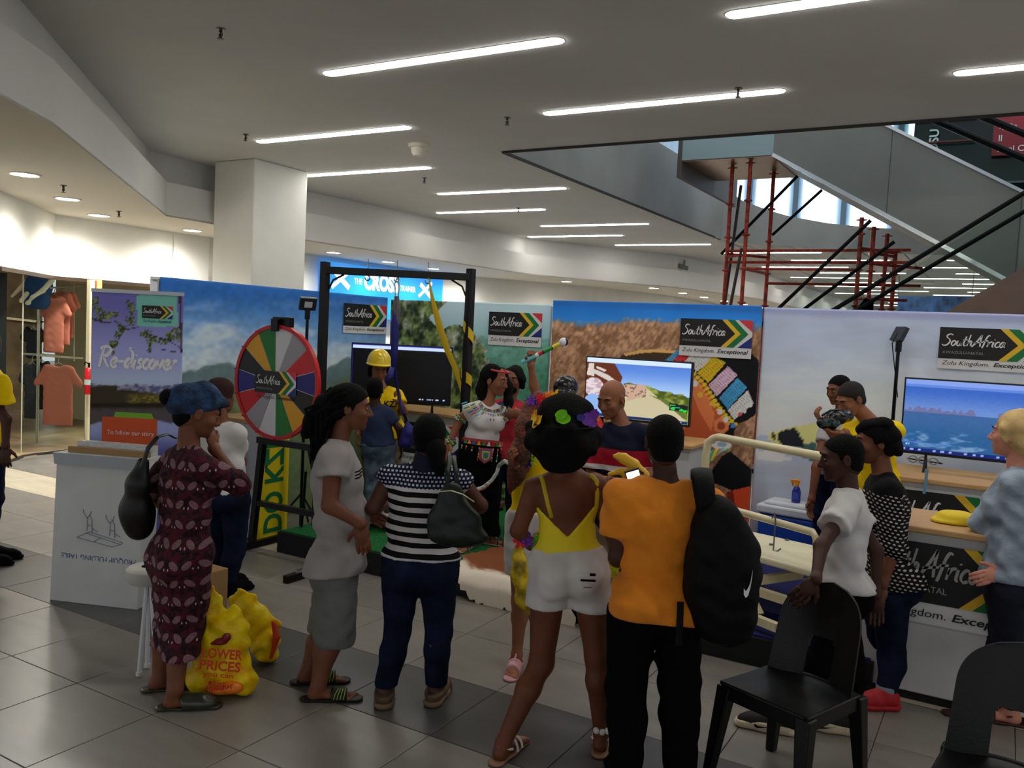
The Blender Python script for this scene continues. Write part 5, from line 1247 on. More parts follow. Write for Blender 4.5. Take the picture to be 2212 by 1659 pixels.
# ================================================================ YELLOW SHOPPING BAGS
def bagmat():
    def b(N, L, o):
        n = N.new('ShaderNodeTexNoise'); n.inputs['Scale'].default_value = 7; n.inputs['Detail'].default_value = 2; n.inputs['Distortion'].default_value = 1.0; L.new(o, n.inputs['Vector'])
        return cramp(N, L, n.outputs[0], [(.3, (226, 150, 16)), (.42, (232, 190, 10)), (.6, (240, 214, 20)), (.72, (236, 208, 30))])
    return ramp_mat('bag_yellow', b, .28, bump=(14, 1.0))
BGY = bagmat(); BRD = M('bag_red', (206, 66, 26), .45); BORG = M('bag_orange', (228, 120, 24), .4)
def carrier(label, base, ctr, prims, handles):
    r = empty('shopping_bag', base, label, 'bag', 'yellow supermarket carrier bags'); s = SDF(.0085)
    for p in prims: s.ell(*p)
    for pts, rs in handles: s.chain(pts, rs, k=.02, n=CM[2], fl=.45)
    s.wr = .007; s.fold = .005; s.seed = base[0]*9; s.cut((0, 0, .004), (0, 0, 1)); sdf_obj(s, 'bag_film', BGY, r); return r
d1 = depth_at(atz(480, 1498, 0)); g = lambda x, y, dd=0: atd(x, y, d1+dd)
vr = CM[0]; vf = unit(CM[2]*[1, 1, 0]); up_ = np.array([0, 0, 1.])
ax_ = [vr*[1, 1, 0], vf, up_]
bgA = carrier('yellow carrier bag printed LOWER PRICES beside the woman in the patterned dress', g(480, 1498), None,
  [(g(478, 1440, .02), (.155, .11, .15), ax_), (g(480, 1385, .02), (.13, .08, .11), ax_), (g(440, 1470, .0), (.08, .08, .07), ax_), (g(520, 1470, .0), (.09, .08, .07), ax_), (g(492, 1350), (.09, .05, .06), ax_)],
  [([g(432, 1390), g(442, 1330), g(458, 1274), g(472, 1295), g(486, 1335), g(494, 1370)], [.06, .04, .012, .018, .022, .04]), ([g(456, 1280), g(452, 1310), g(455, 1360)], [.012, .02, .05]), ([g(520, 1380), g(512, 1340), g(505, 1312), g(498, 1345)], [.06, .03, .012, .03])])
def on(px_, py_, dd=-.13): return g(px_, py_, dd)
mb = MB(); U_ = unit(vr*[1, 1, 0]+[0, 0, -.035]); dz = np.array([0, 0, 1.])
for fn_ in (lambda m_: put_text(m_, 'LOWER', on(436, 1420, -.128), U_, dz, height=.052, width=.2, bold=.03, shear=.1), lambda m_: put_text(m_, 'PRICES', on(430, 1446, -.133), U_, dz, height=.052, width=.205, bold=.03, shear=.1),
  lambda m_: put_text(m_, 'you can', on(438, 1464, -.132), U_, dz, height=.026, width=.15, bold=.02), lambda m_: put_text(m_, 'trust', on(448, 1480, -.13), U_, dz, height=.024, width=.09, bold=.02),
  lambda m_: put_script(m_, 'Always', on(440, 1494, -.122), unit(vr*[1, 1, 0]+[0, 0, .12]), dz, .05, .14, pen=.09)):
    mb = MB(); fn_(mb); mb.build('printed_word', BRD, bgA)
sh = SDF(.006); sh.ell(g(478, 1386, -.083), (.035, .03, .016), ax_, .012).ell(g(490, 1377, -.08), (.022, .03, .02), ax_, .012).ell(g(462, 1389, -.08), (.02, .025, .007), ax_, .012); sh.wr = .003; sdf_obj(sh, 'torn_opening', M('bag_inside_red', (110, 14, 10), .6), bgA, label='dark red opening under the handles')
sh = SDF(.007); sh.ell(g(500, 1485, -.085), (.06, .04, .03), ax_).ell(g(470, 1490, -.08), (.05, .04, .02), ax_); sdf_obj(sh, 'orange_print', BORG, bgA)
d1 = depth_at(atz(570, 1430, 0)); 
bgB = carrier('second yellow carrier bag behind, handle pointing up, near the shorts man', g(565, 1430), None,
  [(g(572, 1385), (.085, .09, .11), ax_), (g(552, 1350), (.10, .07, .11), ax_), (g(580, 1405), (.05, .07, .06), ax_), (g(530, 1320), (.06, .05, .09), ax_)],
  [([g(506, 1345), g(505, 1300), g(514, 1272), g(540, 1290), g(570, 1328), g(592, 1350)], [.03, .025, .010, .012, .02, .04]), ([g(512, 1282), g(520, 1310), g(545, 1345)], [.012, .03, .05])])
sh = SDF(.007); sh.chain([g(590, 1345, -.07), g(598, 1375, -.06), g(585, 1420, -.06)], [.012, .02, .012], k=.01); sdf_obj(sh, 'red_print', BRD, bgB)

# ================================================================ SHOP (left)
SHW = M('shop_beige', (206, 190, 150), .8); SFL = M('shop_floor', (176, 152, 116), .4, var=(2, .08))
MB().poly([(-30, -6, -.002), (-9.2, 2.0, -.002), (-10.35, 5.3, -.002), (-10.75, 6.2, -.002), (-10.95, 6.9, -.002), (-11.2, 12, -.002), (-30, 12, -.002)], (0, 0, .012)).build('floor_shop', SFL, kind='structure')
m = MB(); e_ = [atz(5, 1003, .01), atz(50, 986, .01), atz(75, 982, .01), atz(112, 978, .01)]
m.tube([e_[0]+[.4, -1.5, 0]]+e_+[e_[-1]+[-.1, .9, 0]], .022, 6).build('trim_4', M('dark_threshold', (34, 30, 26), .5), kind='structure')
m = MB(); wallstrip(m, [(-11.25, 8.9), (-14.6, 8.9)], 0, 2.6); m.build('wall_shop_side', SHW, kind='structure')
m = MB(); m.box((-16.2, 3, 0), (-16, 9.5, 2.6)); m.build('wall_shop_back', M('shop_back_tan', (150, 132, 96), .8, var=(1.2, .3)), kind='structure')
MB().box((-16.2, 3, 2.55), (-11.4, 9.5, 2.65)).build('ceiling_shop', M('shop_ceiling', (120, 100, 70), .8), kind='structure')
# header edge and glass
m = MB(); wallstrip(m, [(-6.9, 2.0), (-9.85, 5.1), (-11.3, 6.62), (-11.35, 8.9)], HZ-.0, HZ+.1); m.bar((-9.69, 5.26, HZ), (-11.2, 6.8, HZ), .05); m.bar((-11.2, 6.8, HZ), (-11.25, 9.4, HZ), .05)
m.build('trim_5', M('header_dark', (58, 44, 30), .5), kind='structure')
def pxX(x, y, d=11.6): return atd(x, y, d)
wn = empty('window_3', (-11.0, 6.5, 0), kind='structure')
q0_ = atz(8, 1005, 0); q1_ = atz(50, 990, 0)
MB().poly([atd(48, 960, 11.1), atd(48, 600, 11.1), atd(190, 614, 11.6), atd(190, 960, 11.6)], (.006, .006, 0)).build('pane', GLASS, wn)
MB().bar(np.array([*atd(2, 700, 10.6)[:2], 0]), np.array([*atd(2, 700, 10.6)[:2], 2.33]), .09).build('mullion', M('mullion_dark', (20, 26, 22), .4), wn)
MB().bar(np.array([*atd(49, 700, 11.0)[:2], 0]), np.array([*atd(49, 700, 11.0)[:2], 2.33]), .012).build('glass_edge', M('glass_edge', (196, 200, 176), .3), wn)
MB().bar(np.array([*atd(195, 700, 11.5)[:2], 0]), np.array([*atd(195, 700, 11.5)[:2], 2.33]), .07).build('jamb', M('cream_jamb', (226, 214, 176), .6), wn)
TS = M('salmon_cotton', (204, 116, 92), .85, bump=(60, .2)); HG = M('rail_chrome', (190, 182, 160), .3, .8)
DKJ = M('charcoal_garment', (46, 48, 52), .8, bump=(30, .4)); NVT = M('denim_top', (40, 74, 116), .85)
def garment(nm, label, mat, x0, x1, y0, y1, d, sleeves=True, group=None, cat='t-shirt', wr=.0028):
    """hanging T-shirt between pixel bounds at depth d"""
    r = empty(nm, atd((x0+x1)/2, y0, d), label, cat, group); s = SDF(.016); k = d/CAMF
    cx = (x0+x1)/2; w_ = (x1-x0)*k; bw = w_*.66; h_ = (y1-y0)*k; t = atd(cx, y0, d); u_ = unit(CM[0]*[1, 1, 0]); f_ = vf
    A_ = [u_, f_, up_]
    for o_ in (-.3, -.1, .1, .3): s.cap(t-up_*(h_*.12)+u_*bw*o_, t-up_*(h_*1.05)+u_*bw*o_*1.04, bw*.2, bw*.21, k=.05, n=f_, fl=.45)
    s.cap(t-up_*h_*.06-u_*bw*.4, t-up_*h_*.06+u_*bw*.4, .035, k=.04)
    if sleeves:
        for sg in (-1, 1): s.chain([t-up_*h_*.08+u_*sg*bw*.4, t-up_*h_*.3+u_*sg*w_*.47], [.05, .055], k=.04, n=f_, fl=.6)
    s.cut(t-up_*h_, up_).ell(t+up_*.02, (.075, .09, .05), A_, k=.01, sub=True); s.wr = wr; s.seed = x0
    sdf_obj(s, 'cloth', mat, r)
    MB().tube([t-up_*.03-u_*bw*.3, t+up_*.03, t-up_*.03+u_*bw*.3], .006, 5).tube([t+up_*.03, t+up_*.09, t+up_*.12+u_*.03], .004, 5).build('hanger', HG, r)
    return r
garment('hanging_tshirt', 'salmon T-shirt at the front of the upper shop rail', TS, 85, 150, 640, 762, 11.9, group='salmon T-shirts in the shop')
garment('hanging_tshirt', 'salmon T-shirt second on the upper shop rail, partly hidden', TS, 106, 160, 632, 745, 12.15, group='salmon T-shirts in the shop')
garment('hanging_tshirt', 'salmon T-shirt third on the upper shop rail, mostly hidden', TS, 118, 168, 630, 730, 12.4, group='salmon T-shirts in the shop')
garment('hanging_tshirt', 'salmon T-shirt on the lower shop rail', TS, 79, 174, 788, 919, 11.8, group='salmon T-shirts in the shop')
garment('hanging_garment', 'charcoal garment left of the lower salmon T-shirt', DKJ, 47, 92, 785, 905, 12.1, cat='garment', group='charcoal garments in the shop')
garment('hanging_garment', 'charcoal garment behind the lower salmon T-shirt', DKJ, 70, 110, 780, 885, 12.35, cat='garment', group='charcoal garments in the shop')
garment('hanging_garment', 'short charcoal garment below the shop shelf', DKJ, 50, 96, 710, 775, 12.2, cat='garment', group='charcoal garments in the shop')
rk = empty('clothes_rail', (-12.5, 7, 0), 'chrome clothes rails on the beige shop side wall', 'rail')
MB().tube([atd(110, 622, 11.7), atd(182, 616, 12.6)], .012, 6).tube([atd(120, 632, 11.7), atd(150, 617, 12.6)], .008, 6).build('upper_rail', HG, rk)
MB().bar(atd(46, 764, 12.0), atd(120, 768, 12.2), .03).bar(atd(80, 767, 11.6), atd(178, 774, 12.6), .03).build('lower_rail', HG, rk)
MB().tube([atd(160, 612, 12.6), atd(160, 780, 12.6)], .01, 6).build('upright', HG, rk)
sf_ = empty('shop_shelf', atd(44, 690, 11.5), 'pale shop shelf rod left of the salmon T-shirts', 'shelf')
MB().bar(atd(12, 687, 11.4), atd(76, 694, 11.8), .05, .03).build('shelf_bar', M('shelf_cream', (226, 214, 176), .5), sf_)
MB().poly([atd(14, 694, 11.5), atd(80, 700, 11.9), atd(95, 694, 12.5), atd(40, 689, 12.3)], (0, 0, -.012)).build('shelf_board', M('shelf_wood', (120, 84, 52), .6), sf_)
mq = empty('mannequin', atd(70, 610, 11.7), 'pale mannequin with a blue top in the shop window, arms reaching forward', 'mannequin')
PM = M('mannequin_pale', (228, 214, 180), .4)
s_ = SDF(.016); G = lambda x, y, d: atd(x, y, d); A_ = [unit(CM[0]*[1, 1, 0]), vf, up_]
s_.ell(G(84, 618, 11.8), (.19, .10, .22), A_).ell(G(82, 650, 11.8), (.17, .10, .14), A_).cut(G(82, 668, 11.8), up_); s_.wr = .005; sdf_obj(s_, 'top', NVT, mq)
s_ = SDF(.012); s_.chain([G(112, 606, 11.6), G(92, 628, 11.5), G(70, 642, 11.4), G(62, 652, 11.4)], [.035, .032, .024, .018]).chain([G(64, 600, 11.9), G(44, 622, 11.9), G(26, 640, 11.9)], [.035, .03, .02]).chain([G(58, 634, 11.5), G(46, 650, 11.5)], [.03, .03])
s_.ell(G(60, 655, 11.4), (.04, .02, .03), A_).chain([G(92, 598, 11.8), G(90, 585, 11.8)], [.05, .05]); sdf_obj(s_, 'arms', PM, mq)
MB().tube([G(84, 660, 11.8), np.array([*G(84, 660, 11.8)[:2], 0])], .02, 8).build('support_pole', HG, mq)
q = G(192, 812, 11.35); fe = empty('fire_extinguisher', q, 'red fire extinguisher on the shop jamb beside the roll-up banner', 'extinguisher')
z0_, z1_ = G(192, 852, 11.35)[2], G(192, 793, 11.35)[2]
MB().lathe((q[0], q[1], z0_), [(.001, 0), (.05, 0), (.055, .02), (.055, z1_-z0_-.05), (.03, z1_-z0_-.01), (.001, z1_-z0_)], 18).build('cylinder', M('extinguisher_red', (190, 20, 30), .3), fe, smooth='auto')
MB().lathe((q[0], q[1], z0_+.13), [(.056, 0), (.057, .0), (.057, .07), (.056, .07)], 18).build('label_band', M('label_pale', (186, 200, 190), .5), fe)
MB().bar((q[0], q[1], z1_-.01), (q[0], q[1], z1_+.06), .02).tube([(q[0], q[1], z1_+.04), (q[0]-.06, q[1]-.02, z1_+.07), (q[0]-.09, q[1], z1_+.02)], .008, 5).build('valve', RUB, fe)
# grey pinboard above banner corner and shop interior sign
q = atd(345, 600, 9.3); r = empty('notice_stand', q, 'small grey notice stand top peeking over the roll-up banner', 'stand')
MB().poly([atd(324, 602, 9.3), atd(361, 604, 9.3), atd(361, 640, 9.3), atd(324, 640, 9.3)], vf*.04).build('panel', M('notice_grey', (160, 160, 166), .6), r)
MB().bar(atd(326, 600, 9.28), atd(360, 602, 9.28), .03).bar(atd(343, 604, 9.27), atd(343, 700, 9.27), .012).bar(np.array([*atd(343, 640, 9.3)[:2], 0]), atd(343, 640, 9.3), .03).build('frame', GF, r)
MB().poly([atd(352, 622, 9.28), atd(360, 622, 9.28), atd(360, 634, 9.28), atd(352, 634, 9.28)], -vf*.003).build('red_mark', M('sign_red', (196, 60, 60), .6), r)
r = empty('shop_poster', atd(208, 610, 12.3), 'narrow yellow shop poster with a red mark above the roll-up banner', 'poster')
MB().poly([atd(199, 604, 11.9), atd(219, 605, 11.9), atd(219, 628, 11.9), atd(199, 628, 11.9)], vf*.02).build('sheet', M('poster_yellow', (226, 190, 110), .6), r)
MB().poly([atd(205, 606, 11.88), atd(209, 606, 11.88), atd(209, 619, 11.88), atd(205, 619, 11.88)], -vf*.002).build('red_mark', M('sign_red', (196, 60, 60), .6), r)

# ================================================================ BLUE SHOP SIGN
XG = -11.58
A = atx(688, 648, -11.55); B_ = atx(946, 652, -11.72); T = atx(688, 562, -11.55)
sgn = empty('shop_sign', A, 'bright blue illuminated shop sign with white crosses and lettering', 'sign')
us = unit((B_-A)*[1, 1, 0]); ns = np.cross(us, up_); Ws = np.linalg.norm((B_-A)[:2]); z0_ = min(A[2], B_[2])-.3; z1_ = T[2]
O_ = np.array([A[0], A[1], z0_])+ns*.12
MB().poly([O_, O_+us*Ws, O_+us*Ws+up_*(z1_-z0_), O_+up_*(z1_-z0_)], -ns*.1).build('light_box', M('sign_blue_lit', (20, 136, 222), .4, emit=.26), sgn)
def so(px_, py_):
    v = ray(px_, py_); t = ((O_-[0, 0, CH]) @ ns)/(v @ ns); return v*t+[0, 0, CH]+ns*.01
LW = M('sign_white_lit', (235, 245, 255), .4, emit=.42)
for (xa, ya, xb, yb_, w_) in [(750, 590, 716, 620, .07), (722, 586, 753, 622, .10), (932, 612, 904, 640, .06), (908, 614, 930, 642, .09)]:
    m = MB(); m.bar(so(xa, ya), so(xb, yb_), w_, .02, up=ns); m.build('cross_stroke', LW, sgn)
m = MB(); 
def T_(t, x0, x1, y, h_, **k):
    a_ = so(x0, y); b__ = so(x1, y); put_text(m, t, a_*[1, 1, 0]+[0, 0, a_[2]], us, up_, height=h_, width=np.linalg.norm((b__-a_)[:2]), **k)
T_('THE', 764, 782, 613, .12, bold=.01); T_('CROSS', 785, 860, 626, .36, bold=.05); T_('TRAINER', 863, 897, 628, .12, bold=.01)
m.build('lettering', LW, sgn)
# ================================================================ PEOPLE
UP = np.array([0, 0, 1.]); VR = unit(CM[0]*[1, 1, 0]); VF = unit(CM[2]*[1, 1, 0])
def hdir(a): return VF*math.cos(R_(a))+VR*math.sin(R_(a))     # 0 away from camera, 90 right, 180 towards, 270 left
def skinm(nm, rgb): return M('skin_'+nm, rgb, .52, spec=.28, var=(9, .07), bump=(160, .08))
SK = {'deep': skinm('deep', (66, 38, 27)), 'dark': skinm('dark', (84, 50, 36)), 'mid': skinm('mid', (116, 70, 48)), 'brown': skinm('brown', (142, 90, 62)), 'pale': skinm('pale', (206, 140, 118)), 'rich': skinm('rich', (104, 58, 36))}
HAIR = M('hair_black', (10, 9, 9), .85, spec=.15, bump=(120, .8, .02)); HAIRB = M('hair_brown', (92, 44, 24), .6, bump=(60, 1., .02), var=(14, .35)); BLOND = M('hair_blond', (206, 174, 118), .6, spec=.2, bump=(40, .35, .01), var=(10, .12))
EYEW = M('eye_white', (196, 190, 184), .3); EYED = M('eye_dark', (18, 12, 10), .2); LIPM = {}
def cat_mesh(name, sdfs, mat, parent, **kw):
    Vs, Qs, n = [], [], 0
    for s in sdfs:
        V, Q = s.mesh() if isinstance(s, SDF) else s
        Vs.append(V); Qs.append(Q+n); n += len(V)
    return rawmesh(name, np.concatenate(Vs), np.concatenate(Qs), mat, parent, **kw)
def rot(v, ax, a):
    ax = unit(ax); v = np.asarray(v, float); return v*math.cos(a)+np.cross(ax, v)*math.sin(a)+ax*(ax @ v)*(1-math.cos(a))
class Person:
    def __init__(s, label, d, root, head, neck, pel, face, skin='dark', arms={}, legs={}, sh=.185, hip=.085, g=1.0, hs=1.0, hface=None, pitch=0., roll=0., gz=0., belly=0., bust=0., butt=0., nosole=False, vox=.0115, chestd=1.0, limb=1.0, hipw=.165, waistw=.14, foot=None, toes=False, headdet=True, sleevecut=None, nolegs=False):
        s.d = d; s.vox = vox; s.g = g; s.gz = gz; s.limb = limb; s.headdet = headdet; s.nolegs = nolegs
        px = lambda p: atd(p[0], p[1], d+(p[2] if len(p) > 2 else 0))
        s.px = px; r = atz(root[0], root[1], gz) if root else px(pel)*[1, 1, 0]+[0, 0, gz]
        s.r = empty('person', r, label, 'person'); s.skin = SK[skin]
        s.H = px(head); s.N = px(neck); s.P = px(pel); s.f = hdir(face); s.hf = hdir(face if hface is None else hface); s.toes = toes
        s.U = unit(s.N-s.P); s.L = unit(np.cross(UP, s.f)); s.F = unit(np.cross(s.L, s.U)); s.L = unit(np.cross(s.U, s.F))
        s.AX = [s.L, s.F, s.U]
        s.fh = rot(s.hf, np.cross(s.hf, UP), -R_(pitch)); s.Lh = unit(np.cross(UP, s.hf))
        s.Lh = rot(s.Lh, s.fh, R_(roll)); s.Uh = np.cross(s.fh, s.Lh); s.hs = hs
        s.shw, s.hipj = sh, hip; s.T = np.linalg.norm(s.N-s.P); s.hipw, s.waistw = hipw*g, waistw*g; s.belly, s.bust, s.butt = belly, bust, butt; s.cd = chestd
        s.J = {}
        for k, sg in (('L', 1), ('R', -1)):
            s.J['sh'+k] = s.N-s.U*.085+s.L*sg*(sh-.045); s.J['hp'+k] = s.P-s.U*.02+s.L*sg*hip
            a = arms.get(k)
            if a: s.J['el'+k] = px(a[0]); s.J['wr'+k] = px(a[1]); s.J['hd'+k] = a[2] if len(a) > 2 else None
            else: s.J['el'+k] = s.J['sh'+k]-UP*.28+s.L*sg*.03; s.J['wr'+k] = s.J['el'+k]-UP*.24+s.f*.04; s.J['hd'+k] = 0
            l = legs.get(k)
            hp = s.J['hp'+k]
            if l: s.J['kn'+k] = px(l[0]); s.J['an'+k] = px(l[1]); s.J['ft'+k] = hdir(l[2]) if len(l) > 2 else s.f
            else:
                an = np.array([hp[0], hp[1], gz+.075]); s.J['an'+k] = an; s.J['kn'+k] = (hp+an)/2+s.f*.02; s.J['ft'+k] = s.f
            if s.J['an'+k][2] < gz+.07 or True: s.J['an'+k][2] = max(s.J['an'+k][2], gz+.07) if not (l and len(l) > 3) else s.J['an'+k][2]
        s.skin_mesh()
    def trunk(s, q, e=0., k=.04, neck=True, lo=True):
        T, g = s.T, s.g; C = s.N-s.U*(T*.34); W = s.P+s.U*(T*.36)
        q.ell(s.P+s.U*.03, (s.hipw+e, .105*g+e, .125), s.AX, k) if lo else None
        q.ell(W+s.F*s.belly*.5, (s.waistw+e, .092*g+e+s.belly*.5, T*.26), s.AX, k)
        q.ell(C, ((s.shw-.047)*.98+e, .105*g*s.cd+e, T*.30), s.AX, k)
        q.ell(s.N-s.U*.092, (s.shw-.03+e, .062*g+e, .055+e*.6), s.AX, k)
        for sg in (-1, 1):
            q.cap(s.N-s.U*.028+s.L*sg*.035, s.N-s.U*.082+s.L*sg*(s.shw-.05), .034+e, .045*s.limb+e, k)
            if s.bust: q.ell(C+s.F*(.075*g)+s.L*sg*.07-s.U*.01, (.062*g+e, .05*g*s.bust+e, .062+e), s.AX, .03)
            if s.butt and lo: q.ell(s.P-s.F*(.045+.02*s.butt)+s.L*sg*.068*g-s.U*.035, (.082*g+e, .082*s.butt+e, .092+e), s.AX, .03)
        return q
    def leg(s, q, k_, e=(0, 0, 0), k=.03, to=2.0):
        J, l = s.J, s.limb*s.g; hp, kn, an = J['hp'+k_]-s.U*.03, J['kn'+k_], J['an'+k_]
        q.cap(hp, kn, .086*l+e[0], .054*l+e[1], k)
        if to > 1:
            m = kn*.7+an*.3-s.J['ft'+k_]*.018; q.cap(kn, m, .051*l+e[1], .052*l+e[1], k); q.cap(m, an, .052*l+e[1], .033*l+e[2], k)
    def skin_mesh(s):
        q = SDF(s.vox); J = s.J; s.trunk(q, -.006)
        nb = s.H-s.Uh*.075*s.hs-s.fh*.018*s.hs
        q.cap(s.N-s.U*.03, nb, .056*s.hs, .05*s.hs, .03)
        parts = [q]
        for k in 'LR':
            q.cap(J['sh'+k], J['el'+k], .047*s.limb*s.g**.5, .036*s.limb, .025); q.cap(J['el'+k], J['wr'+k], .037*s.limb, .024*s.limb, .02)
            if not s.nolegs:
                s.leg(q, k); an = J['an'+k]; ft = J['ft'+k]; b = np.array([an[0], an[1], s.gz])
                q.cap(an, b+UP*.035-ft*.02, .034, .032, .02); q.cap(b+UP*.034-ft*.02, b+UP*.026+ft*.13, .031, .023, .02, n=UP, fl=.8)
            q.cap(J['wr'+k], J['wr'+k], .024*s.limb)
        if s.toes and not s.nolegs:
            tq = SDF(.005)
            for k in 'LR':
                an, ft = J['an'+k], J['ft'+k]; b = np.array([an[0], an[1], s.gz]); lt = np.cross(UP, ft)*(1 if k == 'L' else -1)
                tq.cap(b+UP*.028+ft*.05, b+UP*.024+ft*.135, .03, .028, .02, n=UP, fl=.7)
                for i in range(5):
                    o = -.026+i*.0135; ln_ = .19-.004*i-(.008 if i else 0)*i*.5; r_ = .0125 if i == 0 else .0085
                    tq.cap(b+UP*.022+ft*.13+lt*o, b+UP*.014+ft*ln_+lt*o*1.1, r_, r_, .006)
            parts.append(tq)
        for k in 'LR':
            if J['hd'+k] is None: J['hd'+k] = {}
            if J['hd'+k] == 0: J['hd'+k] = {}
            parts.append(s.hand(k, **J['hd'+k]))
        parts.append(s.head())
        s.body = cat_mesh('body', parts, s.skin, s.r)
    def hand(s, k, dir=None, pn=None, curl=.5, grip=False, spread=1.0):
        w, e = s.J['wr'+k], s.J['el'+k]; d = unit(w-e) if dir is None else unit(dir); sg = 1 if k == 'L' else -1
        n = (-s.L*sg) if pn is None else np.asarray(pn, float)     # palm normal: inwards
        n = unit(n-d*(n @ d)); side = np.cross(d, n)*sg            # towards the thumb... little-finger side
        if (side @ s.F) < 0 and pn is None: side = -side
        hsz = s.hs*.98; q = SDF(.0046); p = w+d*.05*hsz
        q.cap(w-d*.01, w+d*.012, .023*hsz, .024*hsz, .01, n=n, fl=.8)
        q.ell(p, (.041*hsz, .017*hsz, .047*hsz), [side, n, d], .012)
        c_ = curl*(1.6 if grip else 1.0)
        for i, (o, L_) in enumerate([(.030, .072), (.010, .080), (-.011, .074), (-.030, .058)]):
            b = w+d*.085*hsz+side*o*hsz*spread; dr = d; L_ *= hsz; pts = [b]
            for t, a in ((.42, .35*c_), (.32, .75*c_), (.26, .5*c_)):
                dr = rot(dr, np.cross(d, n), a); pts.append(pts[-1]+dr*L_*t)
            q.chain(pts, [.0095*hsz, .009*hsz, .0085*hsz, .0072*hsz], k=.004)
        b = w+d*.028*hsz+side*.03*hsz; dr = unit(d*.7+side*.75+n*.35*c_)
        m = b+dr*.038*hsz; q.chain([b, m, m+unit(dr+d*.6+n*.5*c_)*.032*hsz], [.0135*hsz, .0105*hsz, .008*hsz], k=.008)
        return q
    def hp(s, x, y, z): return s.H+(-s.Lh*x+s.fh*y+s.Uh*z)*s.hs
    def head(s):
        h = s.hs; A = [-s.Lh, s.fh, s.Uh]; q = SDF(.0055 if s.headdet else .009); E = lambda c, r, k=.02, sub=False: q.ell(s.hp(*c), np.array(r)*h, A, k, sub)
        E((0, -.014, .032), (.074, .095, .084)); E((0, .03, -.02), (.063, .066, .085)); E((0, .04, -.07), (.046, .048, .042), .025)
        E((0, -.04, -.05), (.052, .05, .05), .03)
        if s.headdet:
            q.cap(s.hp(-.034, .080, .030), s.hp(.034, .080, .030), .013*h, .013*h, .014)
            for sg in (-1, 1):
                E((sg*.031, .104, .009), (.019, .014, .014), .010, True)
                E((sg*.040, .066, -.022), (.022, .022, .022), .02); E((sg*.031, .082, .009), (.016, .012, .010), .004)
                E((sg*.012, .099, -.030), (.009, .010, .008), .006)
            q.cap(s.hp(0, .088, .016), s.hp(0, .109, -.024), .008*h, .0135*h, .010)
            q.cap(s.hp(-.019, .086, -.052), s.hp(.019, .086, -.052), .008*h, .008*h, .006); q.cap(s.hp(-.016, .085, -.064), s.hp(.016, .085, -.064), .0085*h, .0085*h, .006)
            E((0, .078, -.093), (.02, .016, .016), .014)
        for sg in (-1, 1):
            E((sg*.077, -.008, -.004), (.010, .020, .032), .006); E((sg*.087, -.004, -.002), (.006, .011, .019), .005, True)
        return q
    def eyes(s, closed=False, lips=(92, 46, 44)):
        m = MB(); A = s.H
        for sg in (-1, 1):
            c = s.hp(sg*.031, .0855, .009); V0 = len(m.v); m.mi = 0; m.ball((0, 0, 0), (.0125*s.hs, .0085*s.hs, (.0045 if closed else .0068)*s.hs), 12, 8)
            for i in range(V0, len(m.v)): v = m.v[i]; m.v[i] = tuple(c+(-s.Lh*v[0]+s.fh*v[1]+s.Uh*v[2]))
            V0 = len(m.v); m.mi = 1; m.ball((0, 0, 0), (.0058*s.hs, .004*s.hs, (.0035 if closed else .0058)*s.hs), 10, 6)
            c = s.hp(sg*.031, .0915, .008)
            for i in range(V0, len(m.v)): v = m.v[i]; m.v[i] = tuple(c+(-s.Lh*v[0]+s.fh*v[1]+s.Uh*v[2]))
        m.build('eyes', [EYEW, EYED], s.r, smooth=True)
        q = SDF(.004); q.cap(s.hp(-.019, .089, -.053), s.hp(.019, .089, -.053), .0068*s.hs, .0068*s.hs, .004).cap(s.hp(-.016, .0885, -.064), s.hp(.016, .0885, -.064), .0074*s.hs, .0074*s.hs, .004)
        cat_mesh('lips', [q], M('lips_%d' % lips[0], lips, .45), s.r)
        m = MB(); 
        for sg in (-1, 1): m.tube([s.hp(sg*.014, .0955, .031), s.hp(sg*.033, .0945, .037), s.hp(sg*.05, .080, .031)], [.003*s.hs, .0038*s.hs, .002*s.hs], 6)
        m.build('eyebrows', HAIR, s.r, smooth=True)
    def cap_hair(s, e=.008, mat=None, line=(0, -.55, .83), off=.0, name='hair', vox=.0065, nape=-.075):
        h = s.hs; A = [-s.Lh, s.fh, s.Uh]; q = SDF(vox)
        q.ell(s.hp(0, -.014, .032), (np.array([.075, .096, .085])+e*.75)*h, A).ell(s.hp(0, -.045, -.035), (np.array([.057, .052, .054])+e*.5)*h, A, .03)
        def hl(gx, gy, gz):
            ff = ((gx-s.H[0])*s.fh[0]+(gy-s.H[1])*s.fh[1]+(gz-s.H[2])*s.fh[2])/h; uu = ((gx-s.H[0])*s.Uh[0]+(gy-s.H[1])*s.Uh[1]+(gz-s.H[2])*s.Uh[2])/h
            ln_ = np.interp(ff, [-.06, -.03, -.016, .022, .03, .055, .075, .09], [nape, nape*.75, .006, -.006, .03, .045, .066, .072])
            return (ln_+off*.5-uu)*h*.8
        q.fn = hl; q.cut(s.hp(0, 0, nape), s.Uh); q.wr = .0008
        return cat_mesh(name, [q], mat or HAIR, s.r)
    def blob(s, name, mat, prims, vox=.007, wr=.0, cuts=(), headspace=True, seed=0, k=.02, **kw):
        """prims: ('e',(c),(r)) or ('t',[pts],[rs]) in head space, or world space if headspace False"""
        q = SDF(vox); A = [-s.Lh, s.fh, s.Uh] if headspace else s.AX
        tr = (lambda p: s.hp(*p)) if headspace else (lambda p: p); h = s.hs if headspace else 1
        for p in prims:
            if p[0] == 'e': q.ell(tr(p[1]), np.array(p[2])*h, A, k)
            else: q.chain([tr(c) for c in p[1]], [r_*h for r_ in p[2]], k=k)
        for c, n in cuts: q.cut(tr(c), (-s.Lh*n[0]+s.fh*n[1]+s.Uh*n[2]) if headspace else n)
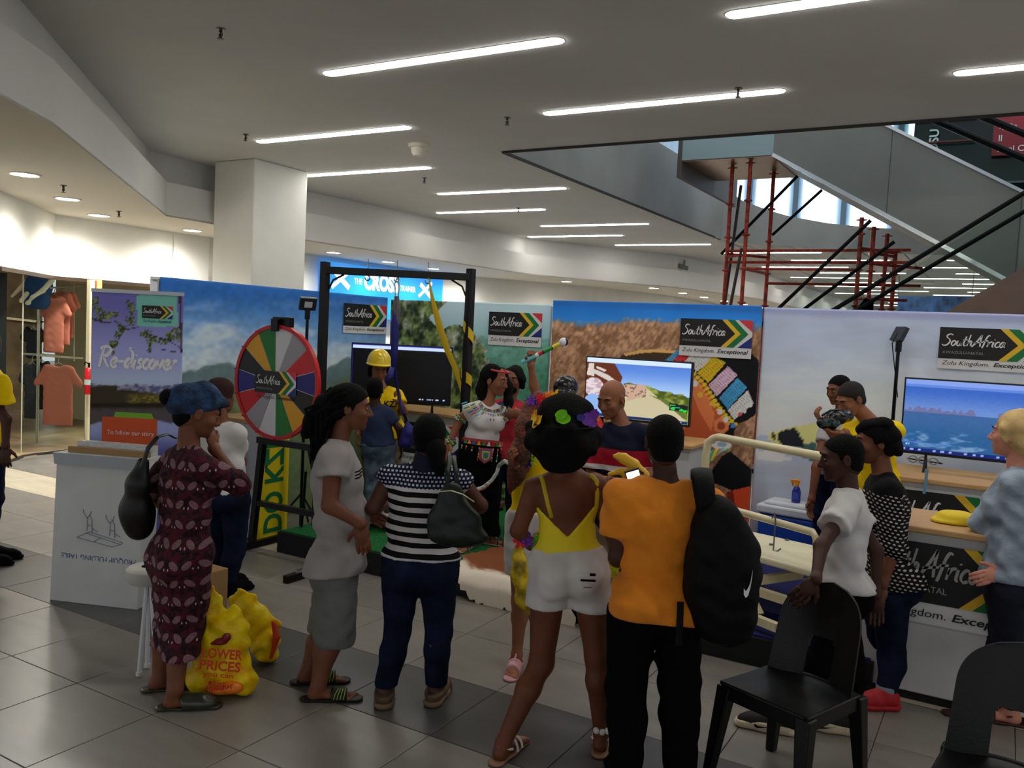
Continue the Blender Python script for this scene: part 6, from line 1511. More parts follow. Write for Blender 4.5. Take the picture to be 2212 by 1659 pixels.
        q.wr = wr; q.seed = seed; return cat_mesh(name, [q], mat, s.r, **kw)
    def top(s, mat, e=.013, sleeve=.5, hem=.10, name='t_shirt', flare=.0, neck=.062, wr=.004, sle=.012, vox=None, drop=.02, extra=None, fn=None, backneck=0., **kw):
        q = SDF(vox or s.vox); s.trunk(q, e)
        if hem > .02:
            q.ell(s.P-s.U*(hem*.45), (s.hipw+e+flare, .11*s.g+e+flare, .13+hem*.5), s.AX, .04)
            if s.butt:
                for sg in (-1, 1): q.ell(s.P-s.F*(.045+.02*s.butt)+s.L*sg*.068*s.g-s.U*.035, (.085*s.g+e, .085*s.butt+e, .10+e), s.AX, .04)
        q.cut(s.P-s.U*hem, s.U); q.cut(s.N+s.U*(.012), -s.U)
        q.ell(s.N+s.U*drop+s.F*.012, (neck, neck*.95, .045), s.AX, .008, True)
        q.wr = wr; q.seed = s.d*3
        if extra: extra(q)
        q.fn = fn; q.fold = .0 if wr < .004 or s.vox > .0121 else .003; parts = [q]
        if sleeve:
            for k in 'LR':
                a, el, wr_ = s.J['sh'+k], s.J['el'+k], s.J['wr'+k]; z = SDF(s.vox); R0 = .049*s.limb*s.g**.5+e
                if sleeve <= 1:
                    b = a+(el-a)*sleeve; ax = unit(el-a); q.cap(a, b+ax*.04, R0*.97, R0*.86+sle, .035, clip=[(b, -ax)])
                else:
                    t = sleeve-1; b = el+(wr_-el)*t; ax = unit(wr_-el); q.cap(a, el, R0, .043*s.limb+sle, .03); q.cap(el, b+ax*.03, .043*s.limb+sle, .034*s.limb+sle*.8, .02, clip=[(b, -ax)])
        return cat_mesh(name, parts, mat, s.r, **kw)
    def pants(s, mat, to=1.9, e=.010, ek=.012, ea=.012, waist=.07, hemz=None, name='trousers', wr=.003, flare=.0, waistband=None, **kw):
        q = SDF(s.vox); 
        q.ell(s.P+s.U*.03, (s.hipw+e, .105*s.g+e, .125), s.AX, .04)
        if s.butt:
            for sg in (-1, 1): q.ell(s.P-s.F*(.045+.02*s.butt)+s.L*sg*.068*s.g-s.U*.035, (.082*s.g+e, .082*s.butt+e, .092+e), s.AX, .03)
        for k in 'LR': s.leg(q, k, (e, ek+flare, ea+flare), to=to)
        q.cut(s.P+s.U*waist, -s.U)
        hz = hemz
        if hz is None:
            an = (s.J['anL'][2]+s.J['anR'][2])/2; kn = (s.J['knL'][2]+s.J['knR'][2])/2; hz = kn+(an-kn)*(to-1) if to > 1 else s.P[2]+(kn-s.P[2])*to
        q.cut((0, 0, hz), UP); q.wr = wr; q.seed = s.d*7
        return cat_mesh(name, [q], mat, s.r, **kw)
    def shoe(s, k, kind, mat, sole=None, name='shoe', h=.075):
        an, ft = s.J['an'+k], s.J['ft'+k]; b = np.array([an[0], an[1], s.gz]); lt = np.cross(UP, ft)
        if kind == 'sneaker':
            q = SDF(.006); q.chain([b+UP*.055-ft*.035, b+UP*.05+ft*.05, b+UP*.035+ft*.15, b+UP*.032+ft*.185], [.045, .047, .04, .03], k=.02); q.cap(b+UP*.07-ft*.02, b+UP*h, .045, .045, .02); q.cut(b+UP*(h+.02), -UP+ft*.25); q.cut(b+UP*.008, UP)
            o = cat_mesh(name, [q], mat, s.r)
            z = SDF(.006); z.chain([b+UP*.018-ft*.04, b+UP*.018+ft*.08, b+UP*.018+ft*.19], [.05, .046, .04], k=.02, n=UP, fl=.55); z.cut(b+UP*.001, UP); z.cut(b+UP*.03, -UP)
            cat_mesh('sole', [z], sole or mat, o); return o
        m = SDF(.006); m.chain([b+UP*.012-ft*.055, b+UP*.012+ft*.06, b+UP*.012+ft*.185], [.038, .036, .042], k=.02, n=UP, fl=.45); m.cut(b+UP*.0, UP); m.cut(b+UP*.016, -UP)
        o = cat_mesh(name, [m], sole or mat, s.r)
        if kind == 'slide':
            z = SDF(.0055); z.chain([b+UP*.024+ft*.075, b+UP*.020+ft*.14], [.045, .043], k=.02, n=UP, fl=.95); z.cut(b+UP*.012, UP); z.cut(b+ft*.065, ft); z.cut(b+ft*.145, -ft); cat_mesh('strap', [z], mat, o)
        if kind == 'clog':
            z = SDF(.0055); z.chain([b+UP*.03+ft*.05, b+UP*.026+ft*.13, b+UP*.022+ft*.165], [.049, .047, .036], k=.02, n=UP, fl=.95); z.cut(b+UP*.008, UP); z.cut(b+ft*.045, ft+UP*.3); cat_mesh('upper', [z], mat, o)
        if kind == 'sandal':
            z = MB(); c = .036
            for y_, hh in ((.075, .060), (.12, .045)): z.tube([b+ft*y_+lt*c*math.cos(a)*1.05+UP*(.014+hh*math.sin(a)) for a in np.linspace(0, math.pi, 9)], .0055, 6)
            z.tube([b+ft*(.02-.055*math.sin(a))+lt*.04*math.cos(a)+UP*(.05+.02*math.sin(a)) for a in np.linspace(0, math.pi, 9)], .006, 6)
            z.tube([b+ft*.12+UP*.055, b+ft*.06+UP*.075, b+ft*.02+UP*.09], .006, 6)
            z.build('strap', mat, o, smooth='auto')
        return o
def cotton(nm, rgb, rough=.85, w=.0): return M(nm, rgb, rough, spec=.12, bump=(300, .12, .004), sheen=.05, var=(5, .05) if w == 0 else w)
WHT_T = cotton('white_cotton', (206, 204, 202)); JEAN = M('navy_denim', (18, 25, 46), .85, spec=.1, var=(7, .3), bump=(250, .2, .004)); BLKC = M('black_cloth', (7, 7, 8), .9, spec=.08, bump=(120, .15, .004))

# ---- 1 dress woman -------------------------------------------------
def b_dress(N, L, o):
    sp = N.new('ShaderNodeSeparateXYZ'); L.new(o, sp.inputs[0])
    hx = mth(N, L, 'ADD', mth(N, L, 'MULTIPLY', sp.outputs[0], VR[0]), mth(N, L, 'MULTIPLY', sp.outputs[1], VR[1]))
    u = mth(N, L, 'MULTIPLY', hx, 8.2); v = mth(N, L, 'MULTIPLY', sp.outputs[2], 10.5)
    row = mth(N, L, 'FLOOR', v); off = mth(N, L, 'MULTIPLY', mth(N, L, 'MODULO', row, 2.0), .5)
    cu = mth(N, L, 'SUBTRACT', mth(N, L, 'FRACT', mth(N, L, 'ADD', mth(N, L, 'ADD', u, 20), off)), .5); cv = mth(N, L, 'SUBTRACT', mth(N, L, 'FRACT', v), .5)
    au = mth(N, L, 'ABSOLUTE', cu)
    # pale paired leaves: ellipse at |u|=.24, tilted
    t = mth(N, L, 'SUBTRACT', au, .23); y = mth(N, L, 'SUBTRACT', cv, mth(N, L, 'MULTIPLY', t, .7))
    leaf = mth(N, L, 'ADD', mth(N, L, 'POWER', mth(N, L, 'DIVIDE', t, .17), 2.0), mth(N, L, 'POWER', mth(N, L, 'DIVIDE', y, .20), 2.0))
    n = N.new('ShaderNodeTexNoise'); n.inputs['Scale'].default_value = 190; L.new(o, n.inputs['Vector'])
    lc = cramp(N, L, n.outputs[0], [(.4, (112, 80, 88)), (.6, (140, 108, 114))])
    n2 = N.new('ShaderNodeTexNoise'); n2.inputs['Scale'].default_value = 34; L.new(o, n2.inputs['Vector'])
    bg = cramp(N, L, n2.outputs[0], [(.38, (34, 17, 25)), (.5, (54, 28, 36)), (.62, (92, 22, 36)), (.7, (44, 26, 32))])
    mx = N.new('ShaderNodeMix'); mx.data_type = 'RGBA'; L.new(mth(N, L, 'LESS_THAN', leaf, 1.0), mx.inputs[0]); L.new(bg, mx.inputs[6]); L.new(lc, mx.inputs[7])
    w1 = mth(N, L, 'ADD', mth(N, L, 'POWER', mth(N, L, 'DIVIDE', mth(N, L, 'SUBTRACT', au, .42), .022), 2.0), mth(N, L, 'POWER', mth(N, L, 'DIVIDE', mth(N, L, 'ADD', cv, .18), .07), 2.0))
    m2 = N.new('ShaderNodeMix'); m2.data_type = 'RGBA'; L.new(mth(N, L, 'LESS_THAN', w1, 1.0), m2.inputs[0]); L.new(mx.outputs[2], m2.inputs[6]); m2.inputs[7].default_value = lin((196, 182, 186))
    return m2.outputs[2]
DRS = ramp_mat('patterned_dress', b_dress, .85, bump=(200, .1))
p = Person('woman in a maroon patterned dress and blue headwrap, hand at her mouth', 4.25, (395, 1520), (428, 892), (408, 962), (396, 1195), 48, 'mid',
  arms={'L': ((312, 1070, .02), (350, 1090, .26), {}), 'R': ((516, 1046, .05), (462, 968, .10), dict(dir=VR*-.25+UP*1, pn=-VR+VF*.3, curl=.5))},
  legs={'R': ((400, 1355, .02), (378, 1490, -.12), 78), 'L': ((372, 1350, .14), (345, 1470, .08), 70)}, sh=.212, hip=.075, g=1.08, hipw=.168, waistw=.155, butt=1.0, bust=1.0, pitch=18, hface=62, limb=1.05)
q = SDF(.011); p.trunk(q, .014)
kn = (p.J['knL']+p.J['knR'])/2; P0 = p.P-p.U*.02
q.chain([P0+p.L*.03, p.px((392, 1290, .03)), p.px((390, 1345, .03)), p.px((386, 1440, .03))], [.165, .148, .112, .098], k=.05, n=p.F, fl=.86)
q.ell(p.N+p.U*.035+p.F*.01, (.085, .085, .045), p.AX, .01, True); 
for k in 'LR':
    q.cap(p.J['hp'+k], p.J['kn'+k], .105, .08, .04); q.cap(p.J['kn'+k], p.J['an'+k], .085, .08, .04)
q.cut(p.px((388, 1412, 0)), UP); q.wr = .004; q.cut(p.N+p.U*.012, -p.U); parts = [q]
for k, t in (('R', 1.02), ('L', 1.0)):
    z = SDF(.011); a, el, w_ = p.J['sh'+k], p.J['el'+k], p.J['wr'+k]; z.cap(a, el, .064, .058, .02); ax = unit(w_-el); z.cap(el, el+ax*.08, .058, .052, .02, clip=[(el+ax*.05, -ax)]); z.wr = .003; parts.append(z)
cat_mesh('dress', parts, DRS, p.r)
HW = M('headwrap_blue', (30, 54, 86), .85, var=(16, .35), bump=(22, 1., .03)); 
p.blob('headwrap', HW, [('e', (0, -.03, .055), (.088, .112, .09)), ('e', (0, -.085, .035), (.078, .085, .085)), ('e', (.01, .0, .10), (.07, .08, .055)), ('t', [(0, .06, .10), (.02, .10, .085), (.02, .135, .06)], [.035, .026, .014]), ('t', [(-.02, -.02, .12), (-.03, 0.0, .155)], [.03, .012]), ('t', [(.05, -.05, .09), (.02, -.02, .13), (0, .05, .12)], [.02, .026, .022])], wr=.005, cuts=[((0, 0, .004), (0, -.5, .87))])
p.blob('hair', HAIR, [('e', (0, -.165, .03), (.04, .035, .04)), ('e', (0, -.06, -.03), (.064, .055, .06))], wr=.003)
m = MB(); st_ = M('bag_black', (12, 12, 13), .45, bump=(40, .2))
Sh = p.J['shL']; bgc = p.px((300, 1105, -.06))
hb = empty('handbag', bgc, 'black handbag hanging from the left shoulder of the woman in the patterned dress', 'handbag')
q = SDF(.01); q.chain([p.px((309, 1000, -.09)), p.px((298, 1045, -.09)), p.px((292, 1100, -.06)), p.px((300, 1140, -.02))], [.03, .052, .062, .058], k=.04, n=VF, fl=.8); q.ell(p.px((300, 1110, -.03)), (.06, .08, .11), p.AX, .05); cat_mesh('bag_body', [q], st_, hb)
MB().tube([p.px((378, 946, .06)), p.px((362, 938, -.05)), p.px((340, 944, -.13)), p.px((320, 968, -.15)), p.px((306, 1010, -.13))], .013, 8, flat=.35, up=VF).build('strap', st_, hb, smooth='auto')
OLV = M('olive_rubber', (44, 46, 34), .3, spec=.6)
for k in 'LR': p.shoe(k, 'clog', OLV, OLV, 'clog')

# ---- 2 maroon hat woman --------------------------------------------
p = Person('woman in maroon hat, white T-shirt and navy jeans behind the patterned dress', 5.85, (490, 1290), (477, 858), (478, 912), (488, 1065), 25, 'mid',
  arms={'L': ((440, 985, .1), (452, 960, .25), {}), 'R': ((520, 1000, .1), (512, 1040, .2), {})}, legs={'R': ((508, 1190, 0), (492, 1285, 0), 30), 'L': ((488, 1190, .15), (480, 1270, .15), 30)}, sh=.175, butt=1.15, g=1.05, headdet=False, vox=.013)
p.top(WHT_T, sleeve=.55, hem=.0, e=.014); p.pants(JEAN, to=1.9)
HM = M('maroon_knit', (48, 16, 20), .9, bump=(90, .5))
p.blob('hat', HM, [('e', (0, -.015, .055), (.088, .108, .085)), ('e', (0, -.03, .0), (.085, .095, .06))], cuts=[((0, 0, -.02), (0, -.25, .97))])
p.blob('hair', HAIR, [('t', [(.02, -.09, -.02), (.06, -.12, -.06), (.10, -.12, -.10)], [.04, .04, .02])], wr=.003)
for k in 'LR': p.shoe(k, 'sneaker', BLKC)

# ---- 3 dreadlock man -----------------------------------------------
GRYT = cotton('grey_marl', (158, 152, 150)); GRS = M('grey_shorts', (104, 106, 102), .85, bump=(12, .5, .02), var=(5, .08))
p = Person('man with long dreadlocks in grey T-shirt and grey shorts, seen in profile', 4.4, (700, 1500), (757, 880), (726, 950), (729, 1215), 82, 'mid',
  arms={'R': ((712, 1092, -.215), (779, 1132, -.235), dict(dir=VR*.15-UP*1, pn=VF, curl=.35)), 'L': ((745, 1085, .25), (785, 1105, .3), {})},
  legs={'R': ((722, 1372, -.05), (688, 1480, -.10), 82), 'L': ((708, 1365, .15), (665, 1455, .10), 78)}, sh=.20, hip=.07, g=1.08, belly=.045, butt=.9, pitch=6, hface=84, toes=True, limb=1.08, waistw=.145)
p.eyes(); p.cap_hair(.014, off=-.006)
p.top(GRYT, sleeve=.42, hem=.045, e=.022, sle=.022, wr=.005, flare=.004)
m = MB(); [m.tube([p.px((781, 1012+i*7, -.1)), p.px((777, 1017+i*7, -.17)), p.px((768, 1020+i*7, -.21))], .004, 5) for i in range(3)]; m.build('shirt_stripes', BLKC, p.r)
p.pants(GRS, to=1.0, hemz=p.px((730, 1384, 0))[2], name='shorts', e=.008, ek=.045, ea=.02, wr=.005, waist=.03)
rng = random.Random(4); m = MB()
for i in range(46):
    a = rng.uniform(-2.5, 2.5); z = rng.uniform(-.03, .10); rr_ = .085
    st = p.hp(rr_*math.sin(a)*.9, -.03-rr_*math.cos(a)*.95 if abs(a) < 1.7 else .0, z)
    ex = rng.uniform(668, 704); ey = rng.uniform(940, 1003); en = p.px((ex, ey, rng.uniform(-.14, .02)))
    mid = st*.5+en*.5+p.fh*-.05+UP*.035+np.array([rng.uniform(-.02, .02) for _ in range(3)])
    m.tube([st, (st*.62+mid*.38)-p.fh*.015+UP*.012, mid, mid*.45+en*.55-UP*.0, en], [.009, .0105, .010, .009, .004], 6)
m.build('dreadlocks', HAIR, p.r, smooth=True)
p.blob('hair_bundle', HAIR, [('t', [(0, -.05, .03), (0, -.12, -.01), (0, -.17, -.08), (0, -.20, -.16)], [.08, .065, .05, .035])], wr=.006)
SLD = M('slide_black', (17, 18, 15), .5); LIME = M('lime_line', (160, 190, 50), .5)
for k in 'LR':
    o = p.shoe(k, 'slide', SLD, SLD, 'slide'); b = np.array([*p.J['an'+k][:2], 0]); ft = p.J['ft'+k]; lt = np.cross(UP, ft)
    m = MB(); [m.tube([b+ft*(.08+.016*i)-lt*.046+UP*.02, b+ft*(.085+.016*i)-lt*.044+UP*.045, b+ft*(.1+.012*i)-lt*.02+UP*.068], .0018, 4) for i in range(4)]; m.build('lime_lines', LIME, o)

# ---- 4 striped top woman -------------------------------------------
def b_str(N, L, o):
    sp = N.new('ShaderNodeSeparateXYZ'); L.new(o, sp.inputs[0]); z = sp.outputs[2]
    hx = mth(N, L, 'ADD', mth(N, L, 'MULTIPLY', sp.outputs[0], VR[0]), mth(N, L, 'MULTIPLY', sp.outputs[1], VR[1]))
    nz = N.new('ShaderNodeTexNoise'); nz.inputs['Scale'].default_value = 5; L.new(o, nz.inputs['Vector'])
    zz = mth(N, L, 'ADD', mth(N, L, 'ADD', z, mth(N, L, 'MULTIPLY', nz.outputs[0], .022)), mth(N, L, 'MULTIPLY', hx, .02))
    st = mth(N, L, 'GREATER_THAN', mth(N, L, 'FRACT', mth(N, L, 'MULTIPLY', zz, 19.5)), .5)
    fr = lambda a: mth(N, L, 'ABSOLUTE', mth(N, L, 'SUBTRACT', mth(N, L, 'FRACT', a), .5))
    v = mth(N, L, 'MULTIPLY', z, 52); row = mth(N, L, 'MULTIPLY', mth(N, L, 'MODULO', mth(N, L, 'FLOOR', v), 2.0), .5)
    du = mth(N, L, 'LESS_THAN', fr(mth(N, L, 'ADD', mth(N, L, 'ADD', mth(N, L, 'MULTIPLY', hx, 48), 40), row)), .27); dv = mth(N, L, 'LESS_THAN', fr(v), .24)
    dot = mth(N, L, 'MULTIPLY', du, dv)
    def mixn(f, a, b):
        m = N.new('ShaderNodeMix'); m.data_type = 'RGBA'; L.new(f, m.inputs[0])
        for i, c in ((6, a), (7, b)):
            if isinstance(c, tuple): m.inputs[i].default_value = lin(c)
            else: L.new(c, m.inputs[i])
        return m.outputs[2]
    return mixn(mth(N, L, 'GREATER_THAN', z, STRZ), mixn(st, (12, 11, 14), (204, 200, 202)), mixn(dot, (20, 26, 48), (196, 200, 212)))
STRZ = float(atd(920, 1052, 4.3)[2])
p = Person('woman in navy dotted and black and white striped top and dark jeans, back turned', 4.35, (880, 1510), (928, 945), (921, 1002), (908, 1222), 4, 'dark',
  arms={'L': ((806, 1098, .0), (832, 1090, .26), {}), 'R': ((1037, 1092, .02), (1012, 1080, .28), {})},
  legs={'L': ((858, 1370, .02), (830, 1500, -.05), 355), 'R': ((948, 1368, .02), (941, 1495, 0), 12)}, sh=.228, hip=.095, g=1.1, hipw=.182, waistw=.165, butt=1.1, limb=1.06, hs=.98, headdet=False)
p.top(ramp_mat('dotted_striped_knit', b_str, .85, bump=(150, .1)), sleeve=.14, hem=-.045, e=.012, sle=.004, wr=.003, drop=.04)
q = SDF(.009); q.chain([p.N-p.U*.015, p.N+p.U*.03], [.075, .066], k=.02); q.ell(p.N+p.U*.06, (.05, .05, .03), p.AX, .01, True); cat_mesh('collar', [q], M('navy_collar', (20, 26, 48), .85), p.r)
p.pants(JEAN, to=1.93, waist=.055, e=.004, ek=.004, ea=.018)
p.cap_hair(.016, line=(0, -.5, .86), off=-.02, nape=-.07)
p.blob('hair_bun', HAIR, [('e', (.045, -.085, -.045), (.05, .05, .055)), ('t', [(.05, -.09, -.06), (.07, -.10, -.13), (.075, -.09, -.17)], [.045, .035, .015])], wr=.005)
BRN = M('brown_leather', (92, 72, 54), .6, var=(20, .2))
for k in 'LR': p.shoe(k, 'sneaker', BRN, M('sole_tan', (120, 96, 68), .7), 'loafer', h=.06)
gb = empty('shoulder_bag', p.px((985, 1110, -.2)), 'dark green leather shoulder bag with a pale zip, on the striped woman', 'handbag')
GL_ = M('green_leather', (14, 30, 23), .42, bump=(60, .15), spec=.35)
q = SDF(.009); q.ell(p.px((982, 1130, -.2)), (.135, .045, .10), [VR, VF, UP], .05).ell(p.px((975, 1085, -.2)), (.07, .04, .10), [VR, VF, UP], .06).ell(p.px((992, 1158, -.2)), (.145, .05, .05), [VR, VF, UP], .05); q.wr = .003; cat_mesh('bag_body', [q], GL_, gb)
MB().tube([p.px((948, 1062, -.235)), p.px((975, 1060, -.245)), p.px((1000, 1068, -.245)), p.px((1024, 1084, -.24))], .006, 6, flat=.5).build('zip', M('pale_zip', (206, 206, 150), .3, .3), gb, smooth=True)
MB().tube([p.px((968, 1050, -.2)), p.px((966, 1015, -.17)), p.px((972, 985, -.06)), p.px((982, 990, .04))], .013, 8, flat=.35, up=VF).tube([p.px((988, 1050, -.2)), p.px((984, 1015, -.17)), p.px((980, 985, -.06)), p.px((984, 990, .04))], .012, 8, flat=.35, up=VF).build('strap', GL_, gb, smooth=True)
def surf(o, px_, py_, off=.006):
    """point on an object's surface seen at a photo pixel, lifted off it a little"""
    from mathutils.bvhtree import BVHTree
    if 'bvh' not in _tc: _tc['bvh'] = {}
    if o.name not in _tc['bvh']:
        me = o.data; org = worldloc(o); V = np.empty(len(me.vertices)*3, np.float32); me.vertices.foreach_get('co', V); V = V.reshape(-1, 3)+org
        _tc['bvh'][o.name] = BVHTree.FromPolygons(V.tolist(), [tuple(p.vertices) for p in me.polygons])
    cx_, cy_ = proj(np.array([v_[:] for v_ in o.bound_box]).mean(0)+worldloc(o))
    for t in np.linspace(0, .9, 19):
        v = ray(px_+(cx_-px_)*t, py_+(cy_-py_)*t); h = _tc['bvh'][o.name].ray_cast(Vector((0, 0, CH)), Vector(v).normalized())
        if h[0] is not None: break
    n = np.array(h[1]); n = n if n @ v < 0 else -n
    return np.array(h[0])+n*off
def print_on(o, name, mat, px_, py_, fn, off=.004):
    c = surf(o, px_, py_, off); n = unit(surf(o, px_, py_, 1.0)-surf(o, px_, py_, 0.)); ux = unit(VR-n*(VR @ n)); uy = np.cross(n, ux); m = MB(); fn(m, c, ux, uy, n); return m.build(name, mat, o)
# ---- 5 hard hat woman ----------------------------------------------
YT_ = cotton('yellow_cotton', (238, 200, 10)); KHK = M('khaki_cloth', (120, 104, 78), .85, var=(6, .08))
p = Person('woman in yellow hard hat and yellow KZN T-shirt holding the harness strap', 7.55, (830, 1105), (818, 797), (823, 838), (832, 935), 172, 'brown', gz=PZ,
  arms={'L': ((872, 890, -.05), (863, 868, -.22), dict(dir=UP*.5-VF*.3, pn=-VR, curl=1.3, grip=True)), 'R': ((782, 900, 0), (775, 935, -.1), {})}, sh=.17, hip=.075, bust=1.0, hs=.97, pitch=20, hface=160, vox=.014)
p.eyes(closed=True, lips=(120, 60, 60)); tsh_ = p.top(YT_, sleeve=.55, hem=.06, e=.018)
print_on(tsh_, 'printed_lettering', BLKC, 848, 872, lambda m, c, ux, uy, n: (put_text(m, 'KZN', c-ux*.075-uy*.03, ux, uy, height=.055, width=.15, bold=.02), put_text(m, 'IDO', c+ux*.02+uy*.06, ux, uy, height=.022, width=.05, bold=.02)))
p.pants(KHK, to=1.95); p.blob('hair', HAIR, [('e', (0, -.02, .02), (.082, .10, .09)), ('t', [(.07, .0, .0), (.075, .01, -.07)], [.03, .02]), ('t', [(-.07, .0, .0), (-.075, .01, -.07)], [.03, .02])], cuts=[((0, .02, -.02), (0, -1, .3))])
hard_hat('hard_hat', None, p.hp(0, -.01, .058), 1.02, parent=p.r, f=tuple(p.hf[:2]))
for k in 'LR': p.shoe(k, 'sneaker', BLKC)
# ---- 6 boy navy polo -----------------------------------------------
NAVP = cotton('navy_polo', (44, 54, 84)); LJ = M('faded_denim', (72, 88, 104), .85, var=(9, .35), bump=(200, .2, .004))
dz_ = PZ+.075
p = Person('boy in navy polo shirt and faded jeans with his back turned, on the jump deck', 7.15, (822, 1114), (810, 842), (812, 876), (818, 972), 2, 'deep', gz=dz_,
  arms={'L': ((786, 925, .0), (784, 965, .02), {}), 'R': ((862, 925, .0), (866, 960, .05), {})}, legs={'L': ((806, 1040, 0), (803, 1098, 0)), 'R': ((836, 1040, 0), (838, 1098, 0))}, sh=.145, hip=.062, g=.84, hs=.88, headdet=False, vox=.0125, limb=.82)
p.cap_hair(.004, line=(0, -.35, .93), off=-.01); p.top(NAVP, sleeve=.6, hem=-.03, e=.016, sle=.018); p.pants(LJ, to=1.85, e=.012, ek=.02, ea=.02)
for k in 'LR': p.shoe(k, 'sneaker', M('white_shoe', (196, 192, 190), .5))
# ---- 7 beaded woman ------------------------------------------------
BDS = [(196, 54, 52), (40, 96, 170), (226, 170, 40), (40, 140, 70), (220, 218, 214), (70, 170, 190)]
BM = [M('bead_%d' % i, c, .35) for i, c in enumerate(BDS)]
p = Person('smiling woman in white T-shirt with beaded collar, belt and bracelets, long black hair', 6.75, (1035, 1180), (1069, 822), (1052, 868), (1036, 985), 150, 'brown', gz=PZ,
  arms={'R': ((993, 906, -.02), (972, 955, -.05), dict(curl=.4)), 'L': ((1118, 893, -.02), (1150, 907, -.06), {})}, legs={'R': ((1018, 1090, 0), (1014, 1176, 0), 200), 'L': ((1052, 1085, .1), (1060, 1158, .12), 110)}, sh=.175, hip=.08, bust=1.05, butt=1.1, hface=118, pitch=10, vox=.0125, limb=1.0, toes=True)
p.eyes(lips=(150, 60, 62)); p.top(WHT_T, sleeve=.4, hem=-.09, e=.010, wr=.003); p.pants(BLKC, to=1.95, e=.02, ek=.045, ea=.05, waist=.11)
p.blob('hair', HAIR, [('e', (0, -.03, .04), (.088, .098, .09)), ('t', [(.05, -.07, .02), (.06, -.07, -.09), (.04, -.03, -.20), (-.03, .07, -.25), (-.05, .10, -.32)], [.045, .045, .045, .035, .02]), ('t', [(-.06, -.05, .02), (-.09, -.1, -.10), (-.13, -.12, -.18), (-.19, -.1, -.22)], [.05, .05, .035, .02]), ('e', (0, -.08, -.06), (.08, .05, .11))], wr=.004, cuts=[])
q = SDF(.009); q.chain([p.px((1084, 806, .14)), p.px((1096, 836, .14)), p.px((1099, 868, .08)), p.px((1098, 903, .02))], [.045, .042, .036, .015], k=.03); q.wr = .004; cat_mesh('hair_length', [q], HAIR, p.r)
m = MB(); m.tube([p.hp(.078*math.cos(a), .0+.098*math.sin(a), .088) for a in np.linspace(-.1, math.pi+.1, 16)], .009, 6).build('headband', BM[0], p.r, smooth=True)
def ringbeads(name, c, ax, r_, hgt, n_, parent, rows=4, seed=0, sz=.008):
    a, b, d = frame_of(ax); mbs = MB(); rg = random.Random(seed)
    for j in range(rows):
        for k in range(n_):
            an = 2*math.pi*(k+.5*(j % 2))/n_; mbs.mi = (k//2+j) % 6
            mbs.ball(c+a*math.cos(an)*r_+b*math.sin(an)*r_+d*(j-(rows-1)/2)*hgt/rows, sz, 6, 4)
    return mbs.build(name, BM, parent, smooth=True)
wv = p.J['wrR']; dv = unit(p.J['wrR']-p.J['elR']); ringbeads('bracelet', wv-dv*.015, dv, .030, .05, 16, p.r); ue = p.J['elR']+(p.J['shR']-p.J['elR'])*.1; ringbeads('armband', ue, dv, .043, .05, 18, p.r, seed=2)
m = MB()
for ri in range(5):
    for k in range(22):
        a = R_(8+164*k/21)
        for u_ in np.linspace(0, 1, 3):
            rr_ = .085+.115*u_+.01*ri*0
            x = math.cos(a)*rr_*1.1; y = math.sin(a)
            c = p.N+p.L*x-p.U*(.0+rr_*y*.62)+p.F*(.075+.045*y*(.5+u_*.5)); m.mi = (k+int(u_*2)) % 6
            if ri == 0: m.tube([c, c+(p.L*x*.22-p.U*.02)], .006, 5)
m.build('bead_collar', BM, p.r)
q = SDF(.011); q.ell(p.P+p.U*.115, (p.waistw+.028, .118, .055), p.AX, .02); q.cut(p.P+p.U*.155, -p.U); q.cut(p.P+p.U*.075, p.U); cat_mesh('belt', [q], M('belt_red', (150, 26, 36), .6), p.r)
m = MB()
for k in range(11):
    a = R_(-70+14*k); c = p.P+p.U*.113+p.L*math.sin(a)*(p.waistw+.032)+p.F*math.cos(a)*.122; o = unit(p.L*math.sin(a)*.8+p.F*math.cos(a)); t_ = unit(np.cross(p.U, o)); m.mi = [3, 2, 1, 2, 3, 4, 0][k % 7]; m.poly([c-t_*.017-p.U*.017, c+t_*.017-p.U*.017, c+(p.U*.017 if k % 2 else p.U*.017)], o*.006)
c = p.P+p.U*.02+p.F*.125+p.L*-.02
for j, mi in enumerate((0, 1, 2, 3, 1)):
    m.mi = mi; s_ = .058-.011*j; m.poly([c-p.L*s_+p.U*s_, c+p.L*s_+p.U*s_, c+p.L*s_*.9-p.U*s_*.5, c-p.U*s_*1.1, c-p.L*s_*.9-p.U*s_*.5], p.F*(.006+.002*j))
m.build('belt_beadwork', BM, p.r)
m = MB()
for k in range(9):
    a = R_(-85+20*k); c = p.P+p.U*.07+p.L*math.sin(a)*(p.waistw+.035)+p.F*math.cos(a)*.125
    for j in range(5): m.mi = [4, 2, 0, 4, 3][(j+k) % 5]; m.ball(c-p.U*.022*j, (.006, .006, .011), 6, 4)
m.build('belt_tassels', BM, p.r, smooth=True)
for k in 'LR': p.shoe(k, 'sandal', M('sandal_brown', (52, 34, 28), .5), M('sandal_sole', (150, 130, 116), .6), 'sandal')
